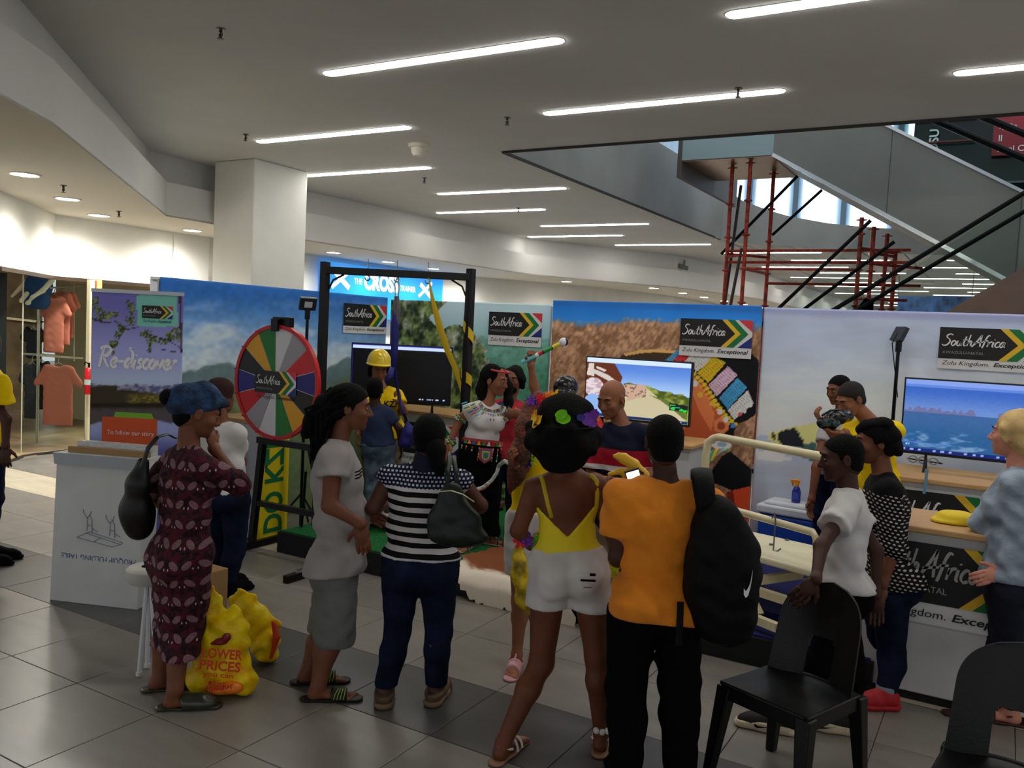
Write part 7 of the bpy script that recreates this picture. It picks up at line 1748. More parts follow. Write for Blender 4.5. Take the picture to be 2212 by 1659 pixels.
# ---- 8 wild haired man ---------------------------------------------
p = Person('man with bushy hair in a red and blue shirt standing behind the beaded woman', 7.35, None, (1110, 822), (1100, 862), (1091, 985), 175, 'mid', gz=PZ,
  arms={'L': ((1122, 930, 0), (1118, 975, -.03), {}), 'R': ((1085, 925, .05), (1080, 975, .05), {})}, sh=.15, headdet=True, vox=.0135, hs=.93, hface=200)
p.eyes(); p.top(M('red_polo', (170, 30, 44), .8), sleeve=.6, hem=.05, e=.014); p.pants(JEAN)
p.blob('hair', HAIR, [('e', (.0, -.03, .05), (.098, .10, .085)), ('e', (-.07, -.01, .0), (.045, .07, .08)), ('e', (.07, -.01, .02), (.045, .07, .08))], wr=.012, cuts=[((0, .045, .0), (0, -1, .9))])
p.blob('beard', HAIR, [('e', (0, .065, -.085), (.055, .04, .045))], wr=.005)
q = SDF(.012); q.ell(p.N-p.U*.16+p.L*-.06, (.10, .125, .15), p.AX); cat_mesh('shirt_panel', [q], M('blue_panel', (32, 44, 92), .8), p.r)
for k in 'LR': p.shoe(k, 'sneaker', BLKC)
# ---- 9 raised arm ---------------------------------------------------
p = Person('person in a pink shirt and glossy black helmet, arm raised with a beaded stick', 6.6, None, (1222, 848), (1215, 895), (1210, 1010), 185, 'brown', gz=PZ,
  arms={'R': ((1153, 833, -.05), (1147, 788, -.08), dict(dir=UP, pn=-VF*.9+VR*.3, curl=1.5, grip=True)), 'L': ((1245, 950, 0), (1235, 985, -.1), {})}, sh=.18, vox=.0135, headdet=False)
p.top(M('pink_shirt', (196, 140, 128), .8, bump=(8, .4, .02)), sleeve=.98, hem=.05, e=.02, sle=.022); p.pants(BLKC)
GB = M('gloss_black', (10, 10, 12), .25, spec=.45)
p.blob('helmet', GB, [('e', (0, -.01, .035), (.10, .115, .098))], cuts=[((0, 0, -.02), (0, -.2, .98))])
p.blob('visor', M('smoke_visor', (44, 42, 46), .15), [('e', (0, .045, .0), (.088, .085, .05))], cuts=[((0, .02, 0), (0, 1, 0))])
for k in 'LR': p.shoe(k, 'sneaker', BLKC)
hd = p.J['wrR']+UP*.06; a = p.px((1127, 783, -.11)); b = p.px((1217, 739, -.11)); sk_ = empty('beaded_stick', a, 'stick wrapped in blue, red, green and yellow beads, held up high', 'stick')
T_c = [(110, 190, 200), (110, 190, 200), (225, 225, 220), (190, 40, 52), (20, 20, 24), (36, 140, 60), (36, 140, 60), (20, 20, 24), (220, 200, 50), (220, 200, 50), (200, 190, 160)]
ts = [0, .12, .33, .40, .50, .53, .66, .72, .74, .82, .9, .96]
for i, c in enumerate(T_c): MB().tube([a+(b-a)*ts[i], a+(b-a)*ts[i+1]], .017, 10).build('bead_wrap', M('wrap_%d_%d' % (c[0], c[1]), c, .4), sk_)
MB().ball(b, .034, 14, 10).build('knob', M('knob_white', (226, 226, 228), .35), sk_, smooth=True)
MB().ball(b+VR*.012-VF*.012, .029, 3, 6).build('knob_mark', M('knob_navy', (28, 30, 70), .4), sk_)
# ---- flowers ---------------------------------------------------------
FC = {'y': (240, 196, 10), 'o': (250, 140, 10), 'r': (228, 36, 44), 'g': (118, 206, 10), 'p': (116, 54, 170), 'l': (206, 220, 30), 'b': (40, 44, 130)}
def flower(parent, c, n, col, r_=.04, name='flower'):
    a, b, d = frame_of(n); m = MB(); c = np.asarray(c, float)
    for k in range(5):
        an = 2*math.pi*k/5+c[0]*7; u = a*math.cos(an)+b*math.sin(an); v = np.cross(d, u)
        pts = [c, c+u*r_*.5+v*r_*.32+d*.008, c+u*r_*1.02+v*r_*.26+d*.012, c+u*r_*1.15+d*.003, c+u*r_*1.02-v*r_*.26+d*.012, c+u*r_*.5-v*r_*.32+d*.008]
        m.poly(pts, d*.003)
    m.ball(c+d*.008, r_*.2, 8, 5)
    return m.build(name, M('petal_'+col, FC[col], .7), parent)
# ---- 10 girl with long hair -------------------------------------------
p = Person('girl with long brown hair, flower crown, yellow top and pink sandals, behind the afro', 4.85, (1115, 1445), (1172, 895), (1165, 950), (1150, 1130), 150, 'brown',
  arms={'R': ((1124, 1060, .0), (1108, 1010, -.16), dict(curl=.8)), 'L': ((1195, 1055, .02), (1190, 1125, .02), {})}, legs={'R': ((1123, 1300, 0), (1116, 1422, 0), 190), 'L': ((1160, 1300, .1), (1160, 1415, .15), 170)}, sh=.165, hip=.078, hface=150, vox=.012, limb=.9, g=.95, toes=True)
p.eyes(); p.top(YT_, sleeve=0, hem=-.05, e=.006); p.pants(cotton('white_denim', (208, 204, 200)), to=.62, name='shorts', e=.016, ek=.04, waist=.08, wr=.005)
p.blob('hair', HAIRB, [('e', (0, -.03, .035), (.09, .10, .092)), ('t', [(-.075, -.01, .0), (-.12, .03, -.13), (-.15, .05, -.28), (-.19, .07, -.42), (-.22, .08, -.52)], [.045, .06, .06, .045, .02]), ('t', [(.07, -.02, .0), (.09, .0, -.2)], [.04, .03])], wr=.007, vox=.009)
q = SDF(.009); q.chain([p.px((1152, 882, -.09)), p.px((1138, 925, -.15)), p.px((1126, 975, -.18)), p.px((1113, 1025, -.19)), p.px((1101, 1068, -.17))], [.06, .062, .058, .045, .014], k=.03).chain([p.px((1148, 900, -.12)), p.px((1146, 960, -.15)), p.px((1136, 1010, -.15))], [.05, .05, .02], k=.03); q.wr = .006; cat_mesh('hair_length', [q], HAIRB, p.r)
fr = empty('petal_wreath', p.H, 'flower crown of purple, red and orange petals on the long-haired girl', 'crown')
MB().tube([p.hp(.092*math.cos(a), -.02+.112*math.sin(a), .075) for a in np.linspace(0, 2*math.pi, 20)], .006, 6).build('band', M('band_green', (40, 90, 40), .7), fr)
for (x, y, c) in [(1149, 866, 'p'), (1154, 874, 'p'), (1166, 862, 'r'), (1160, 874, 'r'), (1171, 868, 'r'), (1178, 864, 'o'), (1186, 857, 'o'), (1200, 855, 'y')]: flower(fr, p.px((x, y, -.13)), -VF*.8-VR*.4+UP*.3, c, .03)
fr = empty('flower_garland', p.N, 'garland of yellow, red and green petals around the neck of the long-haired girl', 'garland')
for i, (x, y, c) in enumerate([(1137, 950, 'r'), (1134, 962, 'o'), (1139, 972, 'y'), (1133, 982, 'l'), (1143, 990, 'g'), (1140, 1000, 'b'), (1152, 996, 'l')]): flower(fr, p.px((x, y, -.2)), -VF-VR*.3, c, .026)
hb = empty('gift_bag', p.px((1133, 1255, -.12)), 'crumpled yellow and gold bag hanging between the two girls with flower crowns', 'bag')
q = SDF(.008); q.chain([p.px((1122, 1185, -.12)), p.px((1126, 1240, -.12)), p.px((1134, 1290, -.12)), p.px((1140, 1325, -.12))], [.03, .055, .05, .012], k=.03, n=VF, fl=.6); q.wr = .006; cat_mesh('bag_film', [q], M('gold_yellow', (206, 170, 30), .5, var=(14, .3)), hb)
PKS = M('pink_jelly', (206, 150, 158), .25, spec=.7)
for k in 'LR': p.shoe(k, 'sandal', PKS, PKS, 'sandal')
for k in 'LR':
    b = np.array([*p.J['an'+k][:2], 0]); ft = p.J['ft'+k]; q = SDF(.006); q.chain([b+UP*.03+ft*.05, b+UP*.026+ft*.12], [.044, .042], k=.02, n=UP, fl=.95); q.cut(b+UP*.012, UP); q.cut(b+ft*.045, ft); q.cut(b+ft*.125, -ft); cat_mesh('sandal_vamp', [q], PKS, p.r)
# ---- 11 afro woman -----------------------------------------------------
p = Person('woman with big black afro and petals, yellow low-back bodysuit and white shorts', 3.92, (1195, 1640), (1216, 930), (1220, 1012), (1228, 1225), 2, 'rich',
  arms={'L': ((1120, 1146, .0), (1147, 1176, .20), dict(dir=VR*.25-UP*.3+VF*.7, curl=.8)), 'R': ((1322, 1148, .0), (1336, 1226, .08), dict(curl=.7))},
  legs={'L': ((1170, 1432, .0), (1086, 1618, -.12), 28), 'R': ((1290, 1418, -.02), (1298, 1582, .0), 8)}, sh=.19, hip=.092, g=1.0, hipw=.178, waistw=.128, butt=1.15, limb=1.03, headdet=False, toes=True)
BS = M('yellow_lycra', (238, 214, 10), .55, sheen=.1)
N0 = p.N; P0_ = p.P
def vneck(gx, gy, gz):
    # V cut of the low back: remove where behind (-F) and inside the V
    lx = (gx-N0[0])*p.L[0]+(gy-N0[1])*p.L[1]+(gz-N0[2])*p.L[2]; uu = (gx-P0_[0])*p.U[0]+(gy-P0_[1])*p.U[1]+(gz-P0_[2])*p.U[2]; ff = (gx-P0_[0])*p.F[0]+(gy-P0_[1])*p.F[1]+(gz-P0_[2])*p.F[2]
    vtop = .155+1.02*np.abs(lx)
    side = uu-.29+.0*ff
    return np.maximum((uu-vtop)*.7, (uu-.40))
q = SDF(.0085); p.trunk(q, .004); q.fn = vneck; q.cut(p.P+p.U*.05, p.U); cat_mesh('bodysuit', [q], BS, p.r)
for pts in ([(1193, 1118), (1186, 1095), (1180, 1070), (1173, 1040), (1167, 1020), (1164, 1006)], [(1284, 1116), (1288, 1095), (1290, 1070), (1289, 1040), (1285, 1020), (1281, 1004)]):
    q = [surf(p.body, x, y, .003) for x, y in pts]; q = [t_ for t_ in q if t_ is not None]
    MB().tube(q, [.0105]*len(q), 8, flat=.35, up=VF).build('shoulder_strap', M('strap_gold', (196, 170, 20), .5), p.r, smooth=True)
WD_ = cotton('white_denim', (208, 204, 200))
shorts_ = p.pants(WD_, to=.5, hemz=float(p.px((1230, 1310, 0))[2]), name='shorts', e=.010, ek=.045, waist=.095, wr=.004)
q = SDF(.008); 
for k in 'LR':
    hp_, kn = p.J['hp'+k], p.J['kn'+k]; ax = unit(kn-hp_); c = hp_+ax*(hp_[2]-float(p.px((1230, 1300, 0))[2]))/abs(ax[2]); q.cap(c-ax*.012, c+ax*.012, .089, .09, .004); 
z0_ = float(p.px((1230, 1313, 0))[2]); q.cut((0, 0, z0_), UP); q.cut((0, 0, z0_+.034), -UP); cat_mesh('rolled_hem', [q], WD_, p.r)
print_on(shorts_, 'pocket_print', BLKC, 1270, 1254, lambda m, c, ux, uy, n: (m.obox(c+uy*.026+ux*.02, ux, uy, n, .013, .006, .001), m.obox(c-ux*.0, ux, uy, n, .034, .0045, .001), m.obox(c-uy*.03, ux, uy, n, .02, .001, .001)))
afro_ = p.blob('afro_hair', HAIR, [('e', (0, -.03, .055), (.122, .125, .108)), ('e', (.0, -.05, -.04), (.168, .14, .10)), ('e', (0, -.05, -.11), (.11, .10, .085)), ('e', (.01, -.02, .12), (.08, .08, .055)), ('e', (-.055, -.03, .095), (.06, .07, .055)), ('e', (.085, -.02, .09), (.065, .07, .06))]+[('e', (.15*math.cos(a), -.05+.12*math.sin(a), -.02+.05*math.sin(a*3)), (.03, .03, .03)) for a in np.linspace(0, 6.28, 14)], wr=.006, vox=.008, k=.03)
fr = empty('petal_wreath', p.H, 'petal headband of yellow, green, purple and red petals on the big afro', 'crown')
MB().tube([p.hp(.135*math.cos(a), -.05+.13*math.sin(a), .03) for a in np.linspace(0, 2*math.pi, 28)], .005, 6).build('band', RUB, fr)
def petal_on(o, parent, x, y, col, sz, an, cup=.35):
    c = surf(o, x, y, .004); n = unit(surf(o, x, y, 1.)-surf(o, x, y, 0.)); ux = unit(VR-n*(VR @ n)); uy = np.cross(n, ux); d = ux*math.cos(an)+uy*math.sin(an); e = np.cross(n, d); V = []; Fq = []
    N1, N2 = 8, 5
    for i in range(N1+1):
        t = i/N1; w_ = sz*.42*math.sin(math.pi*min(1, t*.82+.10))**.7
        for j in range(N2+1):
            u = -1+2*j/N2; V.append(c-d*sz*.5+d*sz*t+e*w_*u+n*(sz*cup*(t*t*.5+u*u*.25*t)+.003))
    q = [(i*(N2+1)+j, (i+1)*(N2+1)+j, (i+1)*(N2+1)+j+1, i*(N2+1)+j+1) for i in range(N1) for j in range(N2)]
    m = MB(); nn = len(V); m.add(V+[v-n*.0015 for v in V], q+[tuple(k+nn for k in f[::-1]) for f in q]); return m.build('petal', M('petal_'+col, FC[col], .7), parent, smooth=True)
for (x, y, c, s_, an) in [(1160, 906, 'y', .10, -.5), (1166, 913, 'y', .09, -.9), (1152, 899, 'o', .06, .6), (1213, 897, 'g', .055, .3), (1219, 906, 'g', .06, -.15), (1208, 905, 'g', .035, 1.8), (1252, 903, 'b', .04, .1), (1264, 905, 'p', .07, .2), (1276, 899, 'p', .07, .9), (1274, 911, 'p', .06, -.3), (1288, 910, 'r', .065, -.7), (1293, 903, 'o', .04, .4)]: petal_on(afro_, fr, x, y, c, s_, an)
def wristflowers(label, pts):
    fr = empty('flower_wristband', p.px(pts[0][:2]+(0,)), label, 'wristband')
    for (x, y, c, dd) in pts: flower(fr, p.px((x, y, dd)), -VF+UP*.1*(x % 3), c, .03)
wristflowers('petal wristband in red, purple and green on the left wrist of the afro woman', [(1123, 1170, 'r', .05), (1133, 1160, 'p', .03), (1140, 1168, 'p', .05), (1155, 1172, 'g', .1), (1163, 1168, 'g', .12)])
wristflowers('petal wristband in yellow, red and orange on the right wrist of the afro woman', [(1326, 1232, 'l', .0), (1322, 1226, 'l', .0), (1338, 1210, 'r', .04), (1345, 1218, 'o', .06)])
WS = M('white_strap', (226, 222, 212), .4)
for k in 'LR': p.shoe(k, 'sandal', WS, M('sandal_tan', (150, 110, 84), .6), 'sandal')
b = p.J['anR']; m = MB(); [m.ball(b+VR*x-VF*.038+UP*(.02+abs(x)*.2), (.017, .012, .016), 10, 6) for x in (-.026, 0, .026)]; m.build('bow', WS, p.r, smooth=True)
# ---- 12 bald man --------------------------------------------------------
def zmat(nm, stops, rough=.85, gz=0.):
    """stops: list of (world z, colour) from bottom to top"""
    def b(N, L, o):
        sp = N.new('ShaderNodeSeparateXYZ'); L.new(o, sp.inputs[0]); f = mth(N, L, 'DIVIDE', sp.outputs[2], 2.0)
        return cramp(N, L, f, [(max(0, (z-gz)/2.0), c) for z, c in stops], True)
    return ramp_mat(nm, b, rough, bump=(60, .1))
dB = 5.35; Z = lambda y: float(atd(1330, y, dB)[2])
p = Person('bald man in navy polo shirt with a red band, looking down', dB, (1330, 1400), (1322, 862), (1345, 915), (1345, 1110), 205, 'brown',
  arms={'R': ((1278, 1030, .0), (1310, 1040, -.28), {}), 'L': ((1412, 1015, .0), (1385, 1035, -.25), {})}, legs={'R': ((1325, 1260, 0), (1316, 1380, 0), 200), 'L': ((1365, 1260, 0), (1368, 1385, 0), 190)}, sh=.215, hip=.085, g=1.15, belly=.03, hface=222, pitch=20, limb=1.1)
p.eyes(closed=True, lips=(130, 80, 72)); 
p.top(zmat('navy_red_polo', [(0, (10, 12, 28)), (Z(1012), (200, 196, 196)), (Z(1003), (160, 20, 40)), (Z(966), (14, 20, 42))]), sleeve=.85, hem=.10, e=.018, sle=.02)
p.pants(KHK, to=1.95, ek=.02, ea=.03)
for k in 'LR': p.shoe(k, 'sneaker', M('white_shoe', (196, 192, 190), .5))
# ---- 13 orange man --------------------------------------------------------
ORG = M('orange_cotton', (226, 132, 22), .85, bump=(7, .5, .03), var=(4, .06), sheen=.1)
p = Person('man in orange T-shirt and black trousers with a black backpack, back turned', 3.62, (1400, 1700), (1434, 955), (1440, 1038), (1416, 1300), 358, 'deep',
  arms={'L': ((1334, 1205, -.0), (1392, 1072, .26), dict(dir=-VR*.1+UP*1, pn=-VR, curl=.8)), 'R': ((1560, 1190, .05), (1510, 1100, .35), {})},
  legs={'L': ((1352, 1488, .0), (1350, 1700, -.02), 350), 'R': ((1468, 1480, .0), (1468, 1700, .0), 10)}, sh=.238, hip=.095, g=1.06, hipw=.16, waistw=.142, butt=1.0, limb=1.04, headdet=False)
p.cap_hair(.006, line=(0, -.3, .95), off=-.012); p.top(ORG, sleeve=.62, hem=.055, e=.022, sle=.03, wr=.0065, neck=.07, flare=.004, name='t_shirt'); p.pants(BLKC, to=1.97, e=.014, ek=.026, ea=.034, wr=.004)
for k in 'LR': p.shoe(k, 'sneaker', BLKC)
bp_ = empty('backpack', p.px((1550, 1200, -.16)), 'black backpack with a white swoosh hanging from the right shoulder of the orange T-shirt man', 'backpack')
BKM = M('backpack_nylon', (8, 8, 9), .65, spec=.15, bump=(16, .4, .02))
q = SDF(.01); q.ell(p.px((1555, 1235, -.16)), (.145, .12, .26), [unit(VR+VF*.1), VF, unit(UP-VR*.12)], .06).ell(p.px((1548, 1150, -.14)), (.085, .09, .15), [VR, VF, UP], .07).ell(p.px((1566, 1330, -.14)), (.125, .11, .13), [VR, VF, UP], .05).ell(p.px((1590, 1250, -.18)), (.085, .09, .19), [VR, VF, UP], .05)
q.cap(p.px((1524, 1098, -.13)), p.px((1530, 1130, -.14)), .03, .05, .04); q.wr = .006; pk_ = cat_mesh('pack_body', [q], BKM, bp_)
MB().tube([p.px((1528, 1118, -.16)), p.px((1524, 1085, -.175)), p.px((1520, 1050, -.16)), p.px((1517, 1028, -.12)), p.px((1515, 1016, -.03)), p.px((1512, 1050, .10))], [.036, .042, .045, .045, .045, .04], 12, flat=.3, up=VF).build('shoulder_strap', BKM, bp_, smooth=True)
MB().tube([p.px((1470, 1300, -.19)), p.px((1468, 1360, -.19)), p.px((1466, 1395, -.19))], .014, 8, flat=.3, up=VF).build('loose_strap', BKM, bp_)
sw = [(1606, 1270), (1606, 1284), (1610, 1291), (1615, 1287), (1620, 1270), (1624, 1245), (1625, 1230), (1621, 1252), (1617, 1266), (1612, 1275), (1609, 1276)]
SWH = M('swoosh_white', (226, 226, 226), .5)
pts = [surf(pk_, x, y, .003) for x, y in sw]; nn = unit(np.array([0, 0, CH])-pts[0]); MB().poly(pts, nn*.004).build('swoosh', SWH, bp_)
MB().tube([p.px((1590, 1268, -.275)), p.px((1592, 1292, -.27))], .005, 6).build('zip_puller', ST, bp_)
yg = empty('rubber_gloves', p.px((1350, 1012, .33)), 'pair of bright yellow rubber gloves or grip held above the phone', 'gloves')
YG = M('yellow_rubber', (232, 186, 40), .4, spec=.5)
q = SDF(.005)
G3 = lambda x, y: p.px((x, y-8, .24))
q.chain([G3(1392, 1034), G3(1370, 1014), G3(1346, 1000), G3(1328, 993)], [.024, .024, .018, .010], k=.012).chain([G3(1388, 1040), G3(1362, 1030), G3(1340, 1026), G3(1317, 1032)], [.024, .018, .014, .010], k=.012).chain([G3(1372, 1008), G3(1350, 994), G3(1336, 989)], [.018, .014, .009], k=.01).ell(G3(1364, 1040), (.04, .022, .034), [VR, VF, UP], .02)
cat_mesh('gloves', [q], YG, yg)
ph = empty('mobile_phone', p.px((1368, 1032, .19)), 'phone with lit white screen held over the shoulder of the orange T-shirt man', 'phone')
ux_ = unit(VR*.93+UP*.32); uy_ = unit(UP*.9-VR*.35); uy_ = unit(uy_-ux_*(ux_ @ uy_)); uz_ = np.cross(ux_, uy_); c = p.px((1368, 1028, .17))
MB().obox(c, ux_, uy_, uz_, .034, .03, .006).build('phone_body', BZ, ph, bevel=.003)
MB().obox(c+(-uz_ if uz_ @ VF > 0 else uz_)*.007, ux_, uy_, uz_, .029, .022, .001).build('screen', M('phone_screen', (215, 220, 232), .3, emit=.8), ph)
# ---- 14 yellow tee with headset ----------------------------------------------
p = Person('young man in yellow T-shirt holding a black virtual reality headset', 5.95, None, (1838, 862), (1882, 905), (1892, 1045), 240, 'brown', gz=PZ,
  arms={'R': ((1832, 985, -.05), (1784, 920, -.22), dict(dir=-VR*.6+UP*.6, pn=VR, curl=1.0)), 'L': ((1868, 985, -.15), (1826, 935, -.28), dict(dir=-VR, pn=UP, curl=.5))}, sh=.22, g=1.02, hface=252, pitch=30, vox=.0125)
p.eyes(closed=True, lips=(140, 76, 76)); p.cap_hair(.007, line=(0, -.55, .83), off=.008, mat=M('hair_soft_black', (26, 20, 18), .8, bump=(150, .8))); p.top(YT_, sleeve=.5, hem=.06, e=.018, sle=.02); p.pants(KHK)
for k in 'LR': p.shoe(k, 'sneaker', BLKC)
vh = empty('vr_headset', p.px((1800, 908, -.25)), 'glossy black headset in the hands of the yellow T-shirt man', 'headset')
q = SDF(.007); q.ell(p.px((1782, 914, -.27)), (.055, .05, .042), [VR, VF, UP], .02).ell(p.px((1808, 902, -.22)), (.075, .06, .05), [VR, VF, UP], .03).ell(p.px((1828, 898, -.18)), (.05, .05, .045), [VR, VF, UP], .03).ell(p.px((1800, 918, -.27)), (.03, .03, .03), [VR, VF, UP], .01); cat_mesh('shell', [q], GB, vh)
MB().lathe(p.px((1786, 912, -.31)), [(.001, 0), (.024, 0), (.028, .012), (.001, .014)], 20, ax=-VF-VR*.4).lathe(p.px((1806, 914, -.31)), [(.001, 0), (.02, 0), (.024, .012), (.001, .014)], 20, ax=-VF).build('lens', M('lens_teal', (40, 66, 68), .1, coat=.5), vh, smooth='auto')
MB().tube([p.px((1775, 898, -.25)), p.px((1795, 886, -.25)), p.px((1815, 884, -.22))], .007, 6).build('strap', GB, vh)
# ---- 15 man behind ------------------------------------------------------------
p = Person('man half hidden behind the yellow T-shirt man, only his face showing', 6.6, None, (1812, 842), (1822, 885), (1805, 1015), 238, 'mid', gz=PZ,
  arms={'R': ((1764, 1010, -.1), (1753, 1080, -.15), {}), 'L': ((1835, 960, 0), (1835, 1010, 0), {})}, sh=.16, hface=245, pitch=14, vox=.0135, hs=.95)
p.eyes(lips=(120, 66, 60)); p.cap_hair(.006, line=(0, -.5, .86), off=.01); p.top(M('pale_shirt', (170, 168, 172), .8), sleeve=.5, hem=.05); p.pants(JEAN)
for k in 'LR': p.shoe(k, 'sneaker', BLKC)
# ---- 16 person behind TV -------------------------------------------------------
p = Person('person behind the right television, only the top of the head visible', 7.25, None, (1967, 832), (1967, 872), (1962, 1000), 190, 'dark', gz=0.0, sh=.18, headdet=False, vox=.0145)
p.cap_hair(.008, line=(0, -.6, .8), off=.01); p.top(BLKC); p.pants(BLKC)
for k in 'LR': p.shoe(k, 'sneaker', BLKC)
# ---- 17 boy white tee ------------------------------------------------------------
p = Person('boy in a white T-shirt resting his hand on the plastic chair back', 4.2, (1735, 1600), (1818, 990), (1832, 1056), (1817, 1270), 293, 'deep',
  arms={'L': ((1774, 1180, -.30), (1762, 1252, -.44), dict(dir=-VR*.6-UP*.7-VF*.05, pn=VF-UP*.2, curl=.35, spread=1.2)), 'R': ((1893, 1190, .04), (1893, 1285, .02), dict(curl=.5))},
  legs={'L': ((1770, 1430, -.06), (1690, 1548, .0), 285), 'R': ((1838, 1430, .08), (1822, 1575, .03), 285)}, sh=.17, hip=.08, g=.92, hs=.98, hface=278, pitch=10, limb=.9, butt=1.0)
p.eyes(lips=(84, 48, 46)); p.cap_hair(.007, line=(0, -.55, .83), off=.008)
p.top(WHT_T, sleeve=.52, hem=.0, e=.022, sle=.03, wr=.006, flare=.012); p.pants(BLKC, to=1.85, e=.008, ek=.02, ea=.02)
SNK = M('sneaker_black', (24, 20, 20), .7); SNS = M('sneaker_sole_cream', (206, 190, 160), .55)
for k in 'LR':
    o = p.shoe(k, 'sneaker', SNK, SNS, 'sneaker'); b = np.array([*p.J['an'+k][:2], 0]); ft = p.J['ft'+k]; lt = np.cross(UP, ft)
    z = SDF(.0055); z.chain([b+UP*.03-ft*.02, b+UP*.03+ft*.06, b+UP*.028+ft*.18], [.050, .053, .044], k=.02); z.ell(b+UP*.06+ft*.085, (.035, .052, .035), [ft, lt, UP], .02); z.cut(b+UP*.012, UP); z.cut(b+UP*.062, -UP-ft*.12); cat_mesh('pale_side', [z], SNS, o)
    sgn_ = 1 if (lt @ VF) < 0 else -1
    m = MB(); pts = [(.135, .042), (.13, .03), (.118, .025), (.09, .03), (.045, .044), (.09, .034), (.115, .034), (.128, .042)]
    m.poly([b+ft*x+lt*sgn_*.054+UP*z_ for x, z_ in pts], lt*sgn_*.004).build('swoosh', BLKC, o)
# ---- 18 polka woman ------------------------------------------------------------
def b_dot(N, L, o):
    sp = N.new('ShaderNodeSeparateXYZ'); L.new(o, sp.inputs[0]); z = sp.outputs[2]
    hx = mth(N, L, 'ADD', mth(N, L, 'MULTIPLY', sp.outputs[0], VR[0]), mth(N, L, 'MULTIPLY', sp.outputs[1], VR[1]-.5))
    v = mth(N, L, 'MULTIPLY', mth(N, L, 'ADD', z, mth(N, L, 'MULTIPLY', hx, .2)), 56); row = mth(N, L, 'MULTIPLY', mth(N, L, 'MODULO', mth(N, L, 'FLOOR', v), 2.0), .5)
    a = mth(N, L, 'SUBTRACT', mth(N, L, 'FRACT', v), .5); b = mth(N, L, 'SUBTRACT', mth(N, L, 'FRACT', mth(N, L, 'ADD', mth(N, L, 'ADD', mth(N, L, 'MULTIPLY', hx, 46), 40), row)), .5)
    r2 = mth(N, L, 'ADD', mth(N, L, 'POWER', a, 2.0), mth(N, L, 'MULTIPLY', mth(N, L, 'POWER', b, 2.0), .6))
    m = mth(N, L, 'MULTIPLY', mth(N, L, 'LESS_THAN', r2, .052), mth(N, L, 'LESS_THAN', z, DOTZ)); return cramp(N, L, m, [(0, (13, 12, 14)), (.5, (186, 178, 168))], True)
DOTZ = float(atd(1920, 1062, 4.55)[2])
p = Person('woman in black top with white dots, jeans and red sneakers', 4.62, (1880, 1580), (1890, 955), (1908, 1022), (1915, 1250), 285, 'mid',
  arms={'L': ((1928, 1190, -.20), (1906, 1262, -.22), dict(curl=.5)), 'R': ((1880, 1180, .2), (1875, 1250, .15), {})},
  legs={'L': ((1926, 1410, -.02), (1908, 1545, -.08), 268), 'R': ((1895, 1400, .2), (1878, 1500, .28), 275)}, sh=.185, hip=.085, g=1.08, hipw=.17, waistw=.15, bust=1.0, butt=1.2, hface=276, pitch=8, limb=1.08)
p.eyes(); p.cap_hair(.022, line=(0, -.6, .8), off=.0, nape=-.08); p.blob('hair_curls', HAIR, [('e', (0, -.075, .02), (.085, .06, .085)), ('e', (0, -.03, .1), (.08, .08, .035)), ('e', (0, -.10, -.04), (.065, .04, .05)), ('e', (.055, -.05, .02), (.045, .06, .06)), ('e', (-.055, -.05, .02), (.045, .06, .06)), ('e', (0, .055, .085), (.05, .04, .03))], wr=.012)
p.top(ramp_mat('dotted_black', b_dot, .85, bump=(150, .1)), sleeve=1.02, hem=.03, e=.016, sle=.014, name='top')
p.pants(JEAN, to=1.9, e=.006, ek=.006, ea=.008); z0_ = (p.J['anL'][2]+p.J['anR'][2])/2
q = SDF(.008)
for k in 'LR': an, kn = p.J['an'+k], p.J['kn'+k]; ax = unit(kn-an); q.cap(an+ax*.015, an+ax*.05, .050, .052, .004)
q.cut((0, 0, z0_+.012), UP); q.cut((0, 0, z0_+.055), -UP); cat_mesh('jean_cuffs', [q], M('cuff_denim', (120, 130, 140), .8), p.r)
RS = M('red_sneaker', (178, 24, 36), .6, bump=(60, .3))
for k in 'LR': p.shoe(k, 'sneaker', RS, RS, 'sneaker', h=.085)
MB().tube([p.J['wrL']-UP*.085+VR*.012*math.cos(a)-VF*.012*math.sin(a) for a in np.linspace(0, 6.28, 10)], .0022, 5).build('ring', ST, p.r)
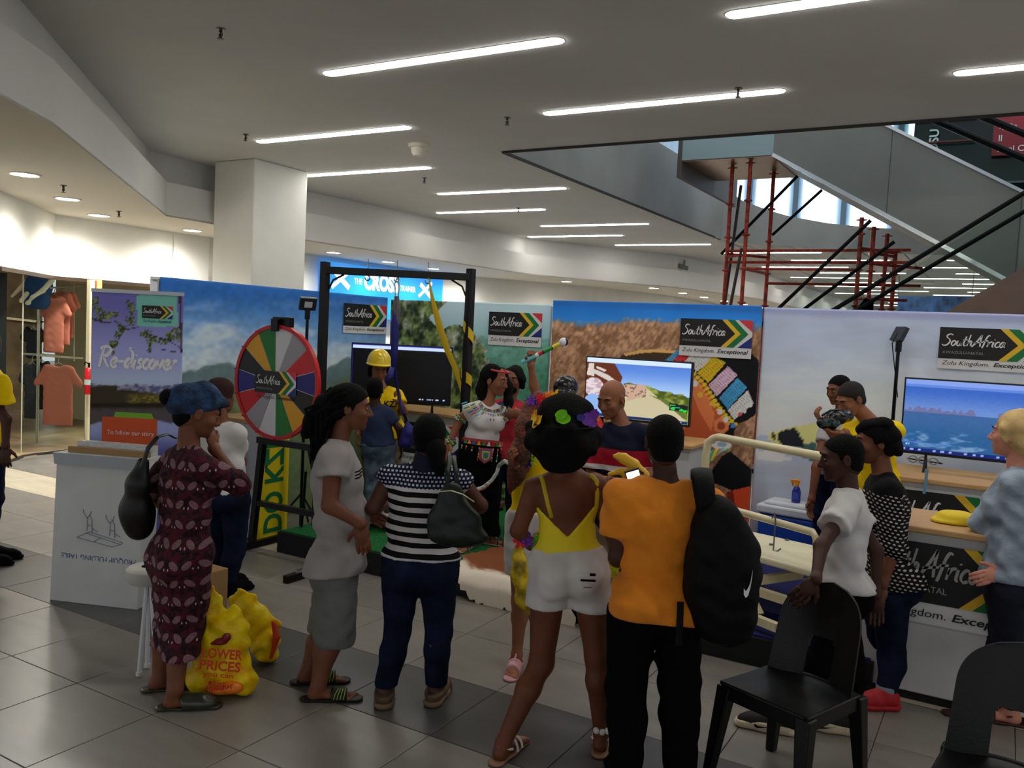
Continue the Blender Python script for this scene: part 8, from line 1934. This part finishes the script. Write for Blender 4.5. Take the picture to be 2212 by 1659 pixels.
# ---- 19 blonde woman -------------------------------------------------------------
DNJ = M('light_denim', (150, 164, 180), .85, var=(6, .14), bump=(9, .6, .03))
p = Person('blonde woman in pale denim jacket and dark jeans at the right edge', 4.42, (2150, 1590), (2190, 940), (2202, 1012), (2178, 1250), 300, 'pale',
  arms={'L': ((2202, 1175, -.14), (2165, 1235, -.12), dict(dir=-VR*.8-UP*.3, curl=.4)), 'R': ((2120, 1130, .1), (2128, 1210, .15), {})}, legs={'L': ((2185, 1420, 0), (2180, 1560, 0), 290), 'R': ((2140, 1420, .1), (2132, 1552, .05), 280)}, sh=.19, hip=.09, g=1.1, hipw=.175, bust=1.0, butt=1.15, hface=312, limb=1.1)
p.eyes(lips=(170, 96, 96)); p.blob('hair', BLOND, [('e', (0, -.025, .045), (.094, .108, .095)), ('e', (0, -.055, -.02), (.088, .08, .09)), ('t', [(.03, -.07, -.02), (.04, -.12, -.06), (.03, -.16, -.10)], [.05, .045, .02]), ('t', [(-.075, .03, .03), (-.075, .03, -.03)], [.03, .018]), ('t', [(.075, .03, .03), (.075, .03, -.03)], [.03, .018])], wr=.004, cuts=[((0, .055, 0), (0, -1, .95))])
p.top(DNJ, sleeve=1.85, hem=-.0, e=.024, sle=.016, name='denim_jacket', wr=.007, drop=.04, neck=.075); p.pants(M('dark_jeans', (16, 20, 38), .85, var=(6, .15)), to=1.93, e=.008)
for k in 'LR': p.shoe(k, 'sandal', M('sandal_dark', (60, 20, 24), .5), M('sandal_dark', (60, 20, 24), .5), 'sandal')
# ---- 20 left edge person -----------------------------------------------------------
p = Person('person in a yellow T-shirt cut off by the left edge, only one arm showing', 6.3, None, (-28, 735), (-30, 790), (-28, 960), 80, 'deep',
  arms={'R': ((14, 905, -.12), (12, 965, -.14), dict(curl=.6)), 'L': ((-40, 900, .2), (-30, 960, .2), {})}, sh=.17, headdet=False, vox=.014)
s_ = p; p.J['shR'] = p.px((2, 826, -.15)); p.cap_hair(.006); p.top(YT_, sleeve=.6, hem=.02, e=.018, sle=.02); p.pants(JEAN)
for k in 'LR': p.shoe(k, 'sneaker', BLKC)
# ---- chairs placed last (positions read from the floor) ------------------------------
ch1.location = (-.70, 3.73, 0); ch1.rotation_euler = (0, 0, math.atan2(-.94, -.35))
ch2.location = (.09, 3.36, 0); ch2.rotation_euler = (0, 0, math.atan2(-.97, -.12))
# white cowrie hoop held between beaded woman and girl
hq = empty('bead_rope', atd(1060, 1050, 6.3), 'curved pale bead rope hanging behind the striped top woman', 'rope')
MB().tube([atd(1028, 1058, 6.2), atd(1045, 1052, 6.2), atd(1062, 1038, 6.2), atd(1073, 1022, 6.2), atd(1078, 1005, 6.2), atd(1090, 996, 5.6), atd(1106, 1004, 4.75)], .014, 8).build('rope', M('rope_pale', (176, 176, 168), .6, var=(40, .2)), hq, smooth='auto')
MB().tube([atd(1028, 1062, 6.2), atd(1046, 1056, 6.2), atd(1056, 1048, 6.2)], .006, 6).build('red_edge', BM[0], hq)
